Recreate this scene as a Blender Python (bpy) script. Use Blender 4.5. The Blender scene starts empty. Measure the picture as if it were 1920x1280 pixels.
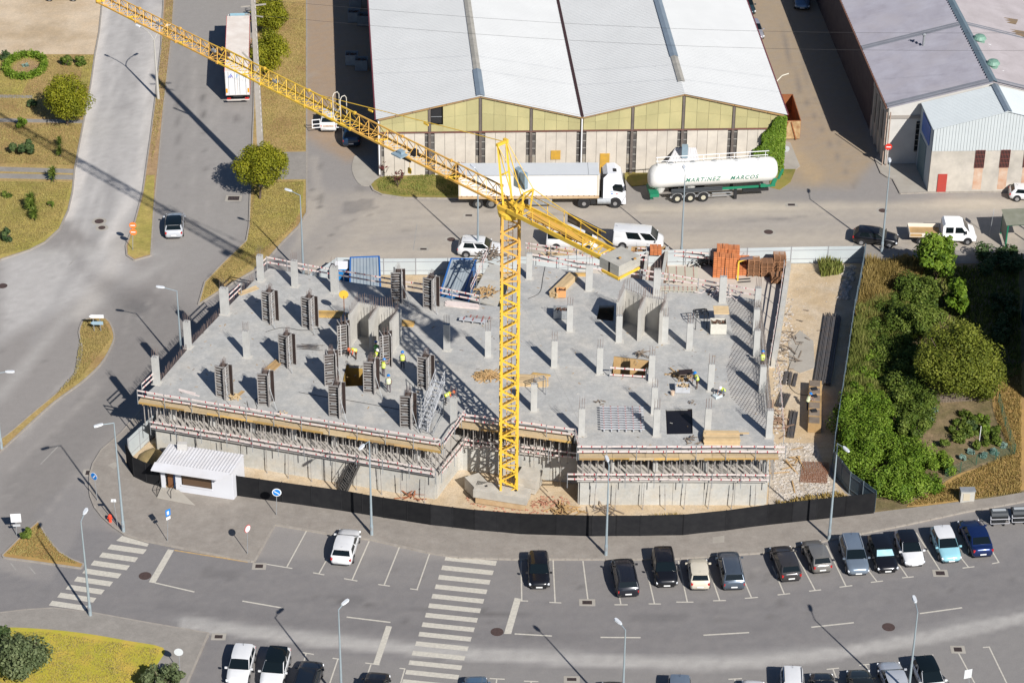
import bpy, bmesh, math, random
import numpy as np
from math import sin, cos, pi, radians, atan2, hypot, sqrt
from mathutils import Vector as V, Matrix, geometry

random.seed(7); RNG = np.random.default_rng(7)
SC = bpy.context.scene
COL = SC.collection

# ---------------------------------------------------------------- camera, sky, sun, exposure
FPX, PITCH, ROLL, CAMH = 4816.14, 0.56003, 0.0092538, 122.911      # focal length in pixels of a 1920 px wide frame
FW = V((0, cos(PITCH), -sin(PITCH)))
_rt, _up = V((1, 0, 0)), V((0, sin(PITCH), cos(PITCH)))
RT = cos(ROLL) * _rt + sin(ROLL) * _up
UP = -sin(ROLL) * _rt + cos(ROLL) * _up
CAM = V((0, 0, CAMH))
cd = bpy.data.cameras.new('camera'); cam = bpy.data.objects.new('camera', cd); COL.objects.link(cam)
cd.sensor_width = 36; cd.lens = FPX / 1920 * 36; cd.clip_start = 1; cd.clip_end = 5000
m = Matrix((RT, UP, -FW)).transposed().to_4x4(); m.translation = CAM
cam.matrix_world = m
SC.camera = cam

SUNV = V((-0.655, 1.155, -1.0)).normalized()                        # the way the light travels
world = bpy.data.worlds.new('World'); SC.world = world; world.use_nodes = True
wn = world.node_tree; wn.nodes.clear()
sky = wn.nodes.new('ShaderNodeTexSky'); sky.sky_type = 'NISHITA'; sky.sun_disc = False
sky.sun_elevation = math.asin(-SUNV.z); sky.sun_rotation = atan2(-SUNV.x, -SUNV.y)
sky.altitude = 50; sky.air_density = 1.0; sky.dust_density = 0.6; sky.ozone_density = 6.0
bg = wn.nodes.new('ShaderNodeBackground'); bg.inputs[1].default_value = 0.056
wo = wn.nodes.new('ShaderNodeOutputWorld')
wn.links.new(sky.outputs[0], bg.inputs[0]); wn.links.new(bg.outputs[0], wo.inputs[0])
sd = bpy.data.lights.new('sun', 'SUN'); sd.energy = 5.0; sd.angle = radians(0.55); sd.color = (1.0, 0.965, 0.915)
sun = bpy.data.objects.new('sun', sd); COL.objects.link(sun)
sun.rotation_euler = SUNV.to_track_quat('-Z', 'Y').to_euler(); sun.location = (60, 60, 120)
SC.view_settings.view_transform = 'Standard'; SC.view_settings.look = 'None'
SC.view_settings.exposure = 0.32; SC.view_settings.gamma = 1.0
SC.view_settings.use_curve_mapping = False

# ---------------------------------------------------------------- survey: a point of the photograph on a level of the place
def G(px, py, z=0.0):
    d = FW + RT * ((px - 960) / FPX) - UP * ((py - 640) / FPX)
    return CAM + d * ((z - CAM.z) / d.z)
def PX(p):
    d = V(p) - CAM; w = d.dot(FW)
    return 960 + FPX * d.dot(RT) / w, 640 - FPX * d.dot(UP) / w
def ZAT(p, py):
    lo, hi = 0.0, 60.0
    for _ in range(40):
        mid = (lo + hi) / 2
        if PX((p[0], p[1], mid))[1] > py: lo = mid
        else: hi = mid
    return lo

# ---------------------------------------------------------------- materials
MATS = {}
def mat(name, col, rough=0.7, col2=None, scale=1.0, amt=0.5, bump=0.0, bscale=None, metal=0.0, attr=None, spec=0.4,
        col3=None, scale3=0.15, amt3=0.6, emit=None, coat=0.0, detail=5.0, objvar=0.0):
    if name in MATS: return MATS[name]
    m = bpy.data.materials.new(name); m.use_nodes = True; MATS[name] = m
    nt = m.node_tree; N = nt.nodes; L = nt.links; b = N['Principled BSDF']
    b.inputs['Roughness'].default_value = rough; b.inputs['Metallic'].default_value = metal
    b.inputs['Specular IOR Level'].default_value = spec
    if coat: b.inputs['Coat Weight'].default_value = coat; b.inputs['Coat Roughness'].default_value = 0.056
    tc = N.new('ShaderNodeNewGeometry').outputs['Position']
    c = None
    if attr:
        a = N.new('ShaderNodeAttribute'); a.attribute_name = attr; c = a.outputs['Color']
    else:
        r = N.new('ShaderNodeRGB'); r.outputs[0].default_value = (*col, 1); c = r.outputs[0]
    def noi(sc, det=detail, ro=0.6):
        n = N.new('ShaderNodeTexNoise'); n.inputs['Scale'].default_value = sc; n.inputs['Detail'].default_value = det
        n.inputs['Roughness'].default_value = ro; L.new(tc, n.inputs['Vector']); return n.outputs['Fac']
    def ramp(s, a, b_):
        r = N.new('ShaderNodeMapRange'); r.inputs['From Min'].default_value = a; r.inputs['From Max'].default_value = b_
        L.new(s, r.inputs['Value']); return r.outputs[0]
    def mix(f, c1, c2, k=1.0, mode='MIX'):
        x = N.new('ShaderNodeMix'); x.data_type = 'RGBA'; x.blend_type = mode
        if k != 1.0:
            q = N.new('ShaderNodeMath'); q.operation = 'MULTIPLY'; q.inputs[1].default_value = k; L.new(f, q.inputs[0]); f = q.outputs[0]
        L.new(f, x.inputs['Factor']); L.new(c1, x.inputs['A'])
        if isinstance(c2, tuple): x.inputs['B'].default_value = (*c2, 1)
        else: L.new(c2, x.inputs['B'])
        return x.outputs['Result']
    if col2 is not None: c = mix(ramp(noi(scale), 0.5 - 0.5 * (1 - amt) - 0.01, 0.5 + 0.25), c, col2)
    if col3 is not None: c = mix(ramp(noi(scale3, 4), 0.45, 0.68), c, col3, amt3)
    if objvar:
        oi = N.new('ShaderNodeObjectInfo'); mr = N.new('ShaderNodeMapRange'); L.new(oi.outputs['Random'], mr.inputs['Value'])
        mr.inputs['To Min'].default_value = 1 - objvar; mr.inputs['To Max'].default_value = 1 + objvar * 0.6
        hv = N.new('ShaderNodeHueSaturation'); L.new(c, hv.inputs['Color']); L.new(mr.outputs[0], hv.inputs['Value']); c = hv.outputs['Color']
    L.new(c, b.inputs['Base Color'])
    if bump:
        bp = N.new('ShaderNodeBump'); bp.inputs['Strength'].default_value = bump; bp.inputs['Distance'].default_value = 0.056
        L.new(noi(bscale or scale * 4, 3), bp.inputs['Height']); L.new(bp.outputs['Normal'], b.inputs['Normal'])
    if emit: b.inputs['Emission Color'].default_value = (*emit[0], 1); b.inputs['Emission Strength'].default_value = emit[1]
    m['_c'] = 1
    return m

M_ROAD = mat('road_asphalt', (0, 0, 0), 0.88, attr='paint', bump=0.25, bscale=9, spec=0.25)
def _grain(m, sc1=14, k=0.22, sc2=0.45, k2=0.2):
    nt = m.node_tree; N = nt.nodes; L = nt.links; b = N['Principled BSDF']
    src = b.inputs['Base Color'].links[0].from_socket; tc = N.new('ShaderNodeNewGeometry').outputs['Position']
    for sc, kk in ((sc1, k), (sc2, k2), (3.1, k2 * 0.7)):
        n = N.new('ShaderNodeTexNoise'); n.inputs['Scale'].default_value = sc; n.inputs['Detail'].default_value = 6; n.inputs['Roughness'].default_value = 0.65
        L.new(tc, n.inputs['Vector'])
        mr = N.new('ShaderNodeMapRange'); mr.inputs['From Min'].default_value = 0.25; mr.inputs['From Max'].default_value = 0.75
        mr.inputs['To Min'].default_value = 1 - kk; mr.inputs['To Max'].default_value = 1 + kk; L.new(n.outputs['Fac'], mr.inputs['Value'])
        vm = N.new('ShaderNodeVectorMath'); vm.operation = 'SCALE'; L.new(src, vm.inputs[0]); L.new(mr.outputs[0], vm.inputs['Scale']); src = vm.outputs[0]
    L.new(src, b.inputs['Base Color'])
_grain(M_ROAD, 14, .2, 1.3, .05)
M_FAR = mat('far_ground', (0.20, 0.175, 0.13), 0.95, (0.12, 0.13, 0.06), 0.05, 0.6)
M_DIRT = mat('pale_dirt', (0.60, 0.49, 0.36), 0.95, (0.50, 0.38, 0.25), 0.35, 0.5, 0.3, 3, col3=(0.30, 0.21, 0.11), scale3=0.16, amt3=0.5); _grain(M_DIRT, 8, .15, .7, .15)
M_SAND = mat('site_sand', (0.46, 0.34, 0.20), 0.95, (0.52, 0.44, 0.34), 0.3, 0.6, 0.5, 4, col3=(0.42, 0.30, 0.17), scale3=0.5, amt3=0.5); _grain(M_SAND, 9, .2, .8, .15)
M_RUB = mat('rubble_ground', (0.50, 0.44, 0.36), 0.95, (0.33, 0.26, 0.19), 0.9, 0.6, 0.8, 4); _grain(M_RUB, 9, .3, 1.4, .25)
M_DRY = mat('dry_grass', (0.41, 0.27, 0.115), 0.95, (0.35, 0.27, 0.085), 0.22, 0.5, 0.6, 12, col3=(0.24, 0.13, 0.06), scale3=0.30, amt3=0.6); _grain(M_DRY, 7, .3, 1.2, .22)
M_GRN = mat('yellow_green_grass', (0.36, 0.305, 0.07), 0.95, (0.40, 0.285, 0.10), 0.35, 0.65, 0.6, 12, col3=(0.19, 0.19, 0.035), scale3=0.22, amt3=0.7); _grain(M_GRN, 7, .25, 1.2, .2)
M_SOIL = mat('brown_soil', (0.30, 0.19, 0.11), 0.95, (0.40, 0.27, 0.13), 0.8, 0.5, 0.5, 8); _grain(M_SOIL, 7, .25, 1.5, .2)
M_GARD = mat('garden_soil', (0.24, 0.17, 0.10), 0.95, (0.10, 0.09, 0.03), 0.5, 0.6, 0.6, 6); _grain(M_GARD, 7, .3, 1.1, .3)
M_PAVE = mat('paving', (0.235, 0.215, 0.19), 0.9, (0.29, 0.265, 0.235), 1.5, 0.5, 0.2, 18); _grain(M_PAVE, 10, .12, .5, .1)
M_PAVEF = mat('front_paving', (0.245, 0.215, 0.185), 0.9, (0.30, 0.27, 0.235), 1.1, 0.5, 0.2, 18); _grain(M_PAVEF, 10, .12, .5, .12)
M_KERB = mat('kerb_stone', (0.36, 0.325, 0.28), 0.9, (0.26, 0.23, 0.20), 2.0, 0.5)
M_APRON = mat('concrete_apron', (0.40, 0.37, 0.32), 0.9, (0.31, 0.28, 0.24), 0.7, 0.5, 0.2, 12)
M_WHITE = mat('road_paint', (0.66, 0.62, 0.52), 0.8, (0.42, 0.39, 0.34), 4.5, 0.12)
M_YELP = mat('yellow_road_paint', (0.60, 0.37, 0.12), 0.8, (0.3, 0.22, 0.13), 3.0, 0.4)
M_CONC = mat('deck_concrete', (0.42, 0.415, 0.395), 0.85, (0.345, 0.342, 0.33), 0.22, 0.55, 0.12, 14, col3=(0.46, 0.425, 0.37), scale3=0.45, amt3=0.5); _grain(M_CONC, 9, .14, .9, .15)
M_CONW = mat('wall_concrete', (0.50, 0.49, 0.455), 0.85, (0.39, 0.385, 0.355), 0.6, 0.5, 0.12, 9, col3=(.52,.44,.32), scale3=.9, amt3=.35, objvar=.05); _grain(M_CONW, 5, .1, .8, .08)
M_COLC = mat('column_concrete', (0.48, 0.475, 0.45), 0.85, (0.38, 0.375, 0.355), 1.6, 0.5, 0.1, 9)
M_REBAR = mat('rebar_steel', (0.10, 0.075, 0.065), 0.7, (0.22, 0.10, 0.055), 3, 0.5, metal=0.3)
M_REBD = mat('dark_rebar', (0.10, 0.105, 0.115), 0.6, (0.16, 0.13, 0.11), 2, 0.5, metal=0.3)
M_YEL = mat('crane_yellow', (0.82, 0.54, 0.045), 0.55, (0.68, 0.42, 0.06), 1.2, 0.4)
M_YELR = mat('crane_yellow_faded', (0.74, 0.44, 0.09), 0.55, (0.66, 0.36, 0.08), 1.0, 0.5)
M_TIM = mat('timber', (0.50, 0.33, 0.15), 0.8, (0.38, 0.24, 0.11), 2.5, 0.5, objvar=0.25)
M_TIMP = mat('pale_timber', (0.62, 0.46, 0.26), 0.8, (0.5, 0.36, 0.2), 2.5, 0.5, objvar=0.18)
M_TIMY = mat('yellow_formwork_timber', (0.60, 0.38, 0.10), 0.7, (0.42, 0.27, 0.13), 1.6, 0.6, objvar=0.35)
M_TIMG = mat('grey_weathered_timber', (0.27, 0.22, 0.17), 0.9, (0.17, 0.13, 0.10), 2.5, 0.5, objvar=0.2)
M_PLY = mat('dark_film_plywood', (0.022, 0.014, 0.013), 0.5, (0.045, 0.03, 0.026), 2, 0.5)
M_FRM = mat('formwork_frame', (0.42, 0.40, 0.385), 0.6, (0.24, 0.225, 0.21), 4, 0.5, metal=0.1, objvar=.2)
M_GALV = mat('galvanised_steel', (0.42, 0.44, 0.45), 0.55, (0.30, 0.31, 0.32), 3, 0.5, metal=0.4)
M_LAMP = mat('lamp_post_grey', (0.38, 0.45, 0.48), 0.5, (0.32, 0.38, 0.41), 2, 0.5, metal=0.3)
M_WPL = mat('white_plastic', (0.8, 0.8, 0.8), 0.5)
M_BLK = mat('black_mesh_fabric', (0.012, 0.012, 0.014), 0.9, (0.022, 0.022, 0.023), 1.5, 0.5, spec=0.15, objvar=.3)
M_FENW = mat('pale_sheet_metal', (0.50, 0.54, 0.545), 0.5, (0.44, 0.48, 0.49), 0.6, 0.5, objvar=0.08)
M_FENB = mat('blue_grey_sheet', (0.10, 0.15, 0.19), 0.5, (0.07, 0.11, 0.14), 0.7, 0.5, objvar=0.1)
M_RUBBER = mat('tyre_rubber', (0.018, 0.018, 0.019), 0.85)
M_RIM = mat('wheel_rim', (0.45, 0.45, 0.46), 0.35, metal=0.7)
M_GLASS = mat('dark_glass', (0.006, 0.010, 0.012), 0.08, spec=0.45)
M_DARK = mat('dark_trim', (0.02, 0.02, 0.022), 0.6)
M_RED = mat('red_lamp', (0.45, 0.02, 0.02), 0.25)
M_HEAD = mat('headlamp', (0.70, 0.72, 0.74), 0.12, spec=0.8)
M_PLATE = mat('number_plate', (0.75, 0.75, 0.72), 0.5)
M_REDP = mat('red_paint', (0.60, 0.035, 0.02), 0.5)
M_SKIN = mat('skin', (0.42, 0.22, 0.14), 0.6)

# ---------------------------------------------------------------- mesh building
class MB:
    def __init__(s): s.v = []; s.f = []; s.m = []; s.k = 0
    def add(s, vs, fs, k=None):
        o = len(s.v); s.v += [tuple(v) for v in vs]; s.f += [tuple(i + o for i in f) for f in fs]; s.m += [s.k if k is None else k] * len(fs); return s
    def box(s, c, d, rz=0.0, M=None, k=None):
        hx, hy, hz = d[0] / 2, d[1] / 2, d[2] / 2; c = V(c)
        R = M if M is not None else Matrix.Rotation(rz, 3, 'Z')
        vs = [c + R @ V((x, y, z)) for z in (-hz, hz) for x, y in ((-hx, -hy), (hx, -hy), (hx, hy), (-hx, hy))]
        return s.add(vs, [(0, 3, 2, 1), (4, 5, 6, 7), (0, 1, 5, 4), (1, 2, 6, 5), (2, 3, 7, 6), (3, 0, 4, 7)], k)
    def bar(s, a, b, w, h=None, up=(0, 0, 1), k=None):
        a, b = V(a), V(b); d = b - a; L = d.length
        if L < 1e-6: return s
        x = d / L; u = V(up)
        if abs(x.dot(u)) > 0.97: u = V((0, 1, 0))
        y = u.cross(x).normalized(); z = x.cross(y)
        return s.box((a + b) / 2, (L, w, h or w), M=Matrix((x, y, z)).transposed(), k=k)
    def tube(s, a, b, r, n=6, r2=None, cap=True, k=None):
        a, b = V(a), V(b); d = b - a; L = d.length
        if L < 1e-6: return s
        x = d / L; u = V((0, 0, 1)) if abs(x.z) < 0.95 else V((1, 0, 0)); y = u.cross(x).normalized(); z = x.cross(y); r2 = r if r2 is None else r2
        vs = []
        for p, rr in ((a, r), (b, r2)):
            for i in range(n):
                t = 2 * pi * i / n; vs.append(p + y * (rr * cos(t)) + z * (rr * sin(t)))
        fs = [(i, (i + 1) % n, n + (i + 1) % n, n + i) for i in range(n)]
        if cap: fs += [tuple(range(n - 1, -1, -1)), tuple(range(n, 2 * n))]
        return s.add(vs, fs, k)
    def path(s, pts, r, n=5, k=None):
        for a, b in zip(pts[:-1], pts[1:]): s.tube(a, b, r, n, k=k)
        return s
    def prism(s, poly, z0, z1, k=None, bottom=True):
        poly = [(p[0], p[1]) for p in poly]; n = len(poly)
        ar = sum(poly[i][0] * poly[(i + 1) % n][1] - poly[(i + 1) % n][0] * poly[i][1] for i in range(n))
        if ar < 0: poly = poly[::-1]
        vs = [(x, y, z0) for x, y in poly] + [(x, y, z1) for x, y in poly]
        tri = geometry.tessellate_polygon([[V((x, y, 0)) for x, y in poly]])
        fs = []
        for t in tri:
            a, b_, c = (V(poly[i]) for i in t)
            if (b_ - a).cross(c - a) < 0: t = t[::-1]
            fs.append(tuple(i + n for i in t))
            if bottom: fs.append(tuple(t[::-1]))
        fs += [(i, (i + 1) % n, n + (i + 1) % n, n + i) for i in range(n)]
        return s.add(vs, fs, k)
    def lathe(s, prof, c=(0, 0, 0), n=10, k=None, M=None):
        c = V(c); vs = []
        for r, z in prof:
            for i in range(n):
                t = 2 * pi * i / n; p = V((r * cos(t), r * sin(t), z)); vs.append(c + (M @ p if M else p))
        fs = []
        for j in range(len(prof) - 1):
            for i in range(n): fs.append((j * n + i, j * n + (i + 1) % n, (j + 1) * n + (i + 1) % n, (j + 1) * n + i))
        fs += [tuple(range(n - 1, -1, -1)), tuple(range((len(prof) - 1) * n, len(prof) * n))]
        return s.add(vs, fs, k)
    def loft(s, rings, cap=True, k=None):
        n = len(rings[0]); vs = [p for r in rings for p in r]; fs = []
        for j in range(len(rings) - 1):
            for i in range(n): fs.append((j * n + i, j * n + (i + 1) % n, (j + 1) * n + (i + 1) % n, (j + 1) * n + i))
        if cap: fs += [tuple(range(n - 1, -1, -1)), tuple(range((len(rings) - 1) * n, len(rings) * n))]
        return s.add(vs, fs, k)
    def quad(s, a, b, c, d, k=None): return s.add([a, b, c, d], [(0, 1, 2, 3)], k)
    def rock(s, c, r, k=None):
        c = V(c); vs = []
        for z, rr, n in ((-0.5, 0.7, 4), (0.15, 1.0, 4), (0.6, 0.5, 4)):
            a0 = random.random() * 6
            for i in range(n):
                t = a0 + i * pi / 2; q = rr * r * random.uniform(0.7, 1.2); vs.append((c.x + q * cos(t), c.y + q * sin(t), c.z + z * r * random.uniform(.6, 1)))
        fs = [(i, (i + 1) % 4, 4 + (i + 1) % 4, 4 + i) for i in range(4)] + [(4 + i, 4 + (i + 1) % 4, 8 + (i + 1) % 4, 8 + i) for i in range(4)] + [(8, 9, 10, 11)]
        return s.add(vs, fs, k)
    def mesh(s, name, mats, smooth=False):
        me = bpy.data.meshes.new(name); me.from_pydata(s.v, [], s.f)
        for q in (mats if isinstance(mats, (list, tuple)) else [mats]): me.materials.append(q)
        if any(s.m): me.polygons.foreach_set('material_index', s.m)
        if smooth: me.polygons.foreach_set('use_smooth', [True] * len(s.f))
        me.update(); return me
    def build(s, name, mats, parent=None, smooth=False, world=False, kind=None):
        """world: the points are given in world space and are moved into the parent's own space"""
        if parent is not None and world:
            iv = WM[parent.name].inverted(); s.v = [tuple(iv @ V(v)) for v in s.v]
        elif parent is None and s.v:
            a = np.array(s.v); c = ((a[:, 0].min() + a[:, 0].max()) / 2, (a[:, 1].min() + a[:, 1].max()) / 2, a[:, 2].min())
            s.v = [tuple(x) for x in (a - np.array(c))]
        me = s.mesh(name, mats, smooth); o = bpy.data.objects.new(name, me); COL.objects.link(o)
        if parent is not None: o.parent = parent; WM[o.name] = WM[parent.name]
        else: o.location = c; WM[o.name] = Matrix.Translation(c)
        if kind: o['kind'] = kind
        return o
WM = {}
def tag(o, label=None, cat=None, group=None, kind=None):
    if label: o['label'] = label
    if cat: o['category'] = cat
    if group: o['group'] = group
    if kind: o['kind'] = kind
    return o
def thing(name, label, cat, loc=(0, 0, 0), rz=0.0, group=None):
    o = bpy.data.objects.new(name, None); COL.objects.link(o); o.empty_display_size = 0.3
    o.location = loc; o.rotation_euler = (0, 0, rz); WM[o.name] = Matrix.Translation(loc) @ Matrix.Rotation(rz, 4, 'Z')
    return tag(o, label, cat, group)
def piece(name, me, parent, loc=(0, 0, 0), rz=0.0, rot=None, world=False, scale=None):
    o = bpy.data.objects.new(name, me); COL.objects.link(o); o.parent = parent
    if world:
        p = WM[parent.name].inverted() @ V(loc); o.location = p
        rz -= parent.rotation_euler.z
    else: o.location = loc
    o.rotation_euler = rot or (0, 0, rz)
    if scale: o.scale = scale
    WM[o.name] = WM[parent.name] @ Matrix.Translation(o.location)
    return o
KIDS = {}
def copy_tree(o, loc=None, rz=None, label=None, parent=None):
    c = o.copy(); COL.objects.link(c)
    if parent is not None: c.parent = parent
    if loc is not None: c.location = loc
    if rz is not None: c.rotation_euler = (0, 0, rz)
    if label: c['label'] = label
    WM[c.name] = Matrix.Translation(c.location) @ Matrix.Rotation(c.rotation_euler.z, 4, 'Z')
    for ch in o.children: copy_tree(ch, parent=c)
    return c
def struct(mb, name, m, label=None):
    o = mb.build(name, m); o['kind'] = 'structure'
    if label: o['label'] = label
    return o
def poly(pts, z=0.0): return [G(x, y, z) for x, y in pts]
def smoothpts(pts, n=4):
    """Catmull-Rom through the points (open)"""
    P_ = [V((p[0], p[1])) for p in pts]; out = []
    for i in range(len(P_) - 1):
        p0 = P_[max(i - 1, 0)]; p1 = P_[i]; p2 = P_[i + 1]; p3 = P_[min(i + 2, len(P_) - 1)]
        for j in range(n):
            t = j / n; out.append(0.5 * ((2 * p1) + (-p0 + p2) * t + (2 * p0 - 5 * p1 + 4 * p2 - p3) * t * t + (-p0 + 3 * p1 - 3 * p2 + p3) * t ** 3))
    out.append(P_[-1]); return [(p.x, p.y) for p in out]
def sheet(name, pts, z, m, label=None, kerb=0.0, kname=None):
    """flat ground sheet as a slab whose top lies at z"""
    mb = MB().prism(poly(pts), -0.02, z, bottom=False); return struct(mb, name, m, label)
def vertical_strip(mb, pts, z0, z1, th, k=None):
    for a, b in zip(pts[:-1], pts[1:]):
        a, b = V(a), V(b); a = V((a.x, a.y, 0)); b = V((b.x, b.y, 0)); mb.bar((a.x, a.y, (z0 + z1) / 2), (b.x, b.y, (z0 + z1) / 2), th, z1 - z0, k=k)
    return mb
def kerb(pts, w=0.15, z=0.13, name='kerb'):
    """row of kerb stones along a pixel path, each about a metre"""
    P_ = [G(x, y) for x, y in pts]; mb = MB()
    for a, b in zip(P_[:-1], P_[1:]):
        L = (b - a).length; n = max(1, int(L / 1.0)); d = (b - a) / n
        for i in range(n):
            p = a + d * i; q = a + d * (i + 1) - d.normalized() * 0.02
            mb.bar((p.x, p.y, z / 2 - 0.01), (q.x, q.y, z / 2 - 0.01), w, z + random.uniform(0, 0.01))
    return struct(mb, name, M_KERB)
# ---------------------------------------------------------------- the ground
mb = MB(); mb.quad((-900, -300, -0.12), (900, -300, -0.12), (900, 1800, -0.12), (-900, 1800, -0.12)); struct(mb, 'ground', M_FAR)

def seg_dist(P_, pts):
    best = np.full(len(P_), 1e9)
    for a, b in zip(pts[:-1], pts[1:]):
        a = np.array(a, float); b = np.array(b, float); d = b - a; L2 = max((d ** 2).sum(), 1e-6)
        t = np.clip(((P_ - a) @ d) / L2, 0, 1); q = a + t[:, None] * d; best = np.minimum(best, np.hypot(*(P_ - q).T))
    return best
def inside(P_, poly_):
    x, y = P_[:, 0], P_[:, 1]; c = np.zeros(len(P_), bool); n = len(poly_)
    for i in range(n):
        x1, y1 = poly_[i]; x2, y2 = poly_[(i + 1) % n]
        if y1 == y2: continue
        c ^= ((y1 > y) != (y2 > y)) & (x < (x2 - x1) * (y - y1) / (y2 - y1) + x1)
    return c
def road_sheet():
    X = np.arange(-78, 78.1, 0.5); Y = np.arange(138, 296, 0.5); nx, ny = len(X), len(Y)
    gx, gy = np.meshgrid(X, Y); P3 = np.c_[gx.ravel(), gy.ravel(), np.zeros(nx * ny)]
    D = P3 - np.array(CAM); w = D @ np.array(FW)
    px = np.c_[960 + FPX * (D @ np.array(RT)) / w, 640 - FPX * (D @ np.array(UP)) / w]
    C = np.tile(np.array([0.215, 0.20, 0.185]), (len(px), 1))
    wob = np.zeros(len(px))
    for k in range(9):
        f = RNG.normal(0, 0.012, 2) * (1 + k * .5); wob += np.sin(px @ f + RNG.uniform(0, 6)) * 2.2 / (1 + k * .3)
    def lay(col, alpha, pts=None, width=20, soft=20, area=None):
        nonlocal C
        if area is not None:
            ins = inside(px, area); d = seg_dist(px, area + [area[0]]); d = np.where(ins, -d, d)
        else: d = seg_dist(px, pts) - width
        a = np.clip(0.5 - (d + wob * min(1, soft / 12)) / soft, 0, 1); a = a * a * (3 - 2 * a) * alpha * RNG.uniform(.72, 1.0, len(a))
        C = C * (1 - a[:, None]) + np.array(col) * a[:, None]
    # left roads: pale and dusty
    lay((0.37, 0.355, 0.335), 0.9, area=[(190, -50), (310, -50), (290, 185), (262, 400), (180, 470), (0, 480), (0, 640), (150, 560), (250, 500), (120, 400), (150, 230)], soft=40)
    lay((0.50, 0.465, 0.42), 0.8, pts=[(195, 0), (168, 180), (150, 320), (125, 400)], width=12, soft=14)
    lay((0.48, 0.45, 0.41), 0.65, pts=[(300, 20), (280, 220), (262, 340), (200, 460)], width=9, soft=14)
    lay((0.25, 0.24, 0.23), 0.5, pts=[(262, 0), (236, 120), (215, 250), (200, 400), (60, 640)], width=8, soft=18)
    lay((0.36, 0.345, 0.32), 0.6, pts=[(0, 480), (200, 470), (330, 480), (120, 600), (0, 740)], width=9, soft=30)
    lay((0.40, 0.37, 0.33), 0.5, pts=[(236, 440), (200, 520), (150, 590)], width=14, soft=25)
    lay((0.36, 0.34, 0.31), 0.5, pts=[(190, 600), (140, 700), (40, 820)], width=6, soft=20)
    lay((0.36, 0.335, 0.30), 0.5, pts=[(240, 590), (230, 680), (150, 760), (20, 880)], width=4, soft=16)
    # dark asphalt of the street by the building's left side
    lay((0.155, 0.145, 0.135), 0.65, area=[(220, 560), (330, 560), (400, 590), (300, 700), (180, 850), (60, 1000), (0, 1040), (0, 900), (180, 730)], soft=40)
    lay((0.11, 0.103, 0.098), 0.4, pts=[(200, 545), (262, 575)], width=14, soft=36)
    lay((0.11, 0.10, 0.095), 0.45, pts=[(140, 480), (170, 520), (300, 560)], width=10, soft=40)
    # truck lane
    lay((0.235, 0.222, 0.205), 0.7, area=[(325, -50), (470, -50), (470, 420), (330, 560), (290, 480)], soft=22)
    lay((0.12, 0.11, 0.10), 0.5, pts=[(332, 190), (336, 310)], width=1.5, soft=5)
    lay((0.10, 0.09, 0.085), 0.6, pts=[(443, 222), (446, 224)], width=4, soft=10)
    # back road: dusty beige
    lay((0.34, 0.30, 0.245), 0.75, area=[(580, 360), (860, 380), (1500, 385), (1920, 370), (1920, 470), (580, 520), (560, 440)], soft=26)
    lay((0.40, 0.35, 0.275), 0.7, pts=[(1200, 392), (1500, 388), (1920, 384)], width=8, soft=16)
    lay((0.40, 0.35, 0.28), 0.6, pts=[(560, 520), (640, 480), (860, 470), (1300, 455), (1920, 440)], width=7, soft=20)
    lay((0.245, 0.225, 0.205), 0.6, pts=[(700, 450), (1000, 418), (1500, 420), (1920, 405)], width=8, soft=16)
    lay((0.22, 0.205, 0.19), 0.6, pts=[(610, 330), (640, 400), (600, 450), (540, 500)], width=30, soft=40)
    lay((0.31, 0.28, 0.24), 0.6, pts=[(590, 300), (600, 400), (550, 470)], width=7, soft=12)
    # alleys
    lay((0.275, 0.195, 0.125), 0.9, area=[(570, -60), (720, -60), (700, 290), (650, 300), (575, 260)], soft=24)
    lay((0.275, 0.21, 0.135), 0.85, area=[(1380, -60), (1570, -60), (1640, 300), (1600, 350), (1480, 345), (1440, 200)], soft=30)
    lay((0.34, 0.25, 0.145), 0.6, pts=[(1470, 280), (1500, 300), (1530, 330)], width=12, soft=24)
    lay((0.14, 0.125, 0.115), 0.6, pts=[(1452, 0), (1475, 90), (1500, 170), (1545, 250), (1590, 330), (1612, 368)], width=1.8, soft=4)
    lay((0.15, 0.135, 0.12), 0.4, pts=[(1470, 0), (1496, 90), (1520, 170), (1565, 250), (1622, 368)], width=1.2, soft=4)
    # front road: smooth and dark, with a pale worn band along its lower side
    lay((0.150, 0.143, 0.140), 0.95, area=[(150, 985), (470, 1040), (860, 1046), (1300, 1044), (1700, 985), (1990, 925), (1990, 1330), (-60, 1330), (-60, 1050), (90, 1090)], soft=10)
    lay((0.165, 0.158, 0.155), 0.5, area=[(60, 960), (130, 900), (172, 925), (215, 1000), (420, 1055), (250, 1100), (60, 1100)], soft=16)
    lay((0.35, 0.335, 0.31), 0.85, pts=smoothpts([(350, 1168), (600, 1200), (880, 1225), (1280, 1243), (1515, 1230), (1717, 1199), (1960, 1150)]), width=13, soft=7)
    lay((0.23, 0.222, 0.21), 0.6, pts=smoothpts([(330, 1160), (600, 1188), (880, 1212), (1280, 1230), (1515, 1214), (1717, 1182), (1960, 1130)]), width=6, soft=14)
    lay((0.21, 0.20, 0.185), 0.5, area=[(480, 1215), (880, 1240), (1280, 1258), (1600, 1230), (1960, 1150), (1960, 1330), (480, 1330)], soft=20)
    lay((0.19, 0.18, 0.17), 0.5, area=[(500, 990), (860, 1045), (1300, 1045), (1700, 985), (1920, 940), (1960, 1020), (1600, 1090), (1250, 1130), (980, 1125), (800, 1100), (480, 1062)], soft=10)
    lay((0.30, 0.28, 0.25), 0.6, pts=[(176, 848), (90, 960), (20, 1040)], width=4, soft=10)
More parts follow.
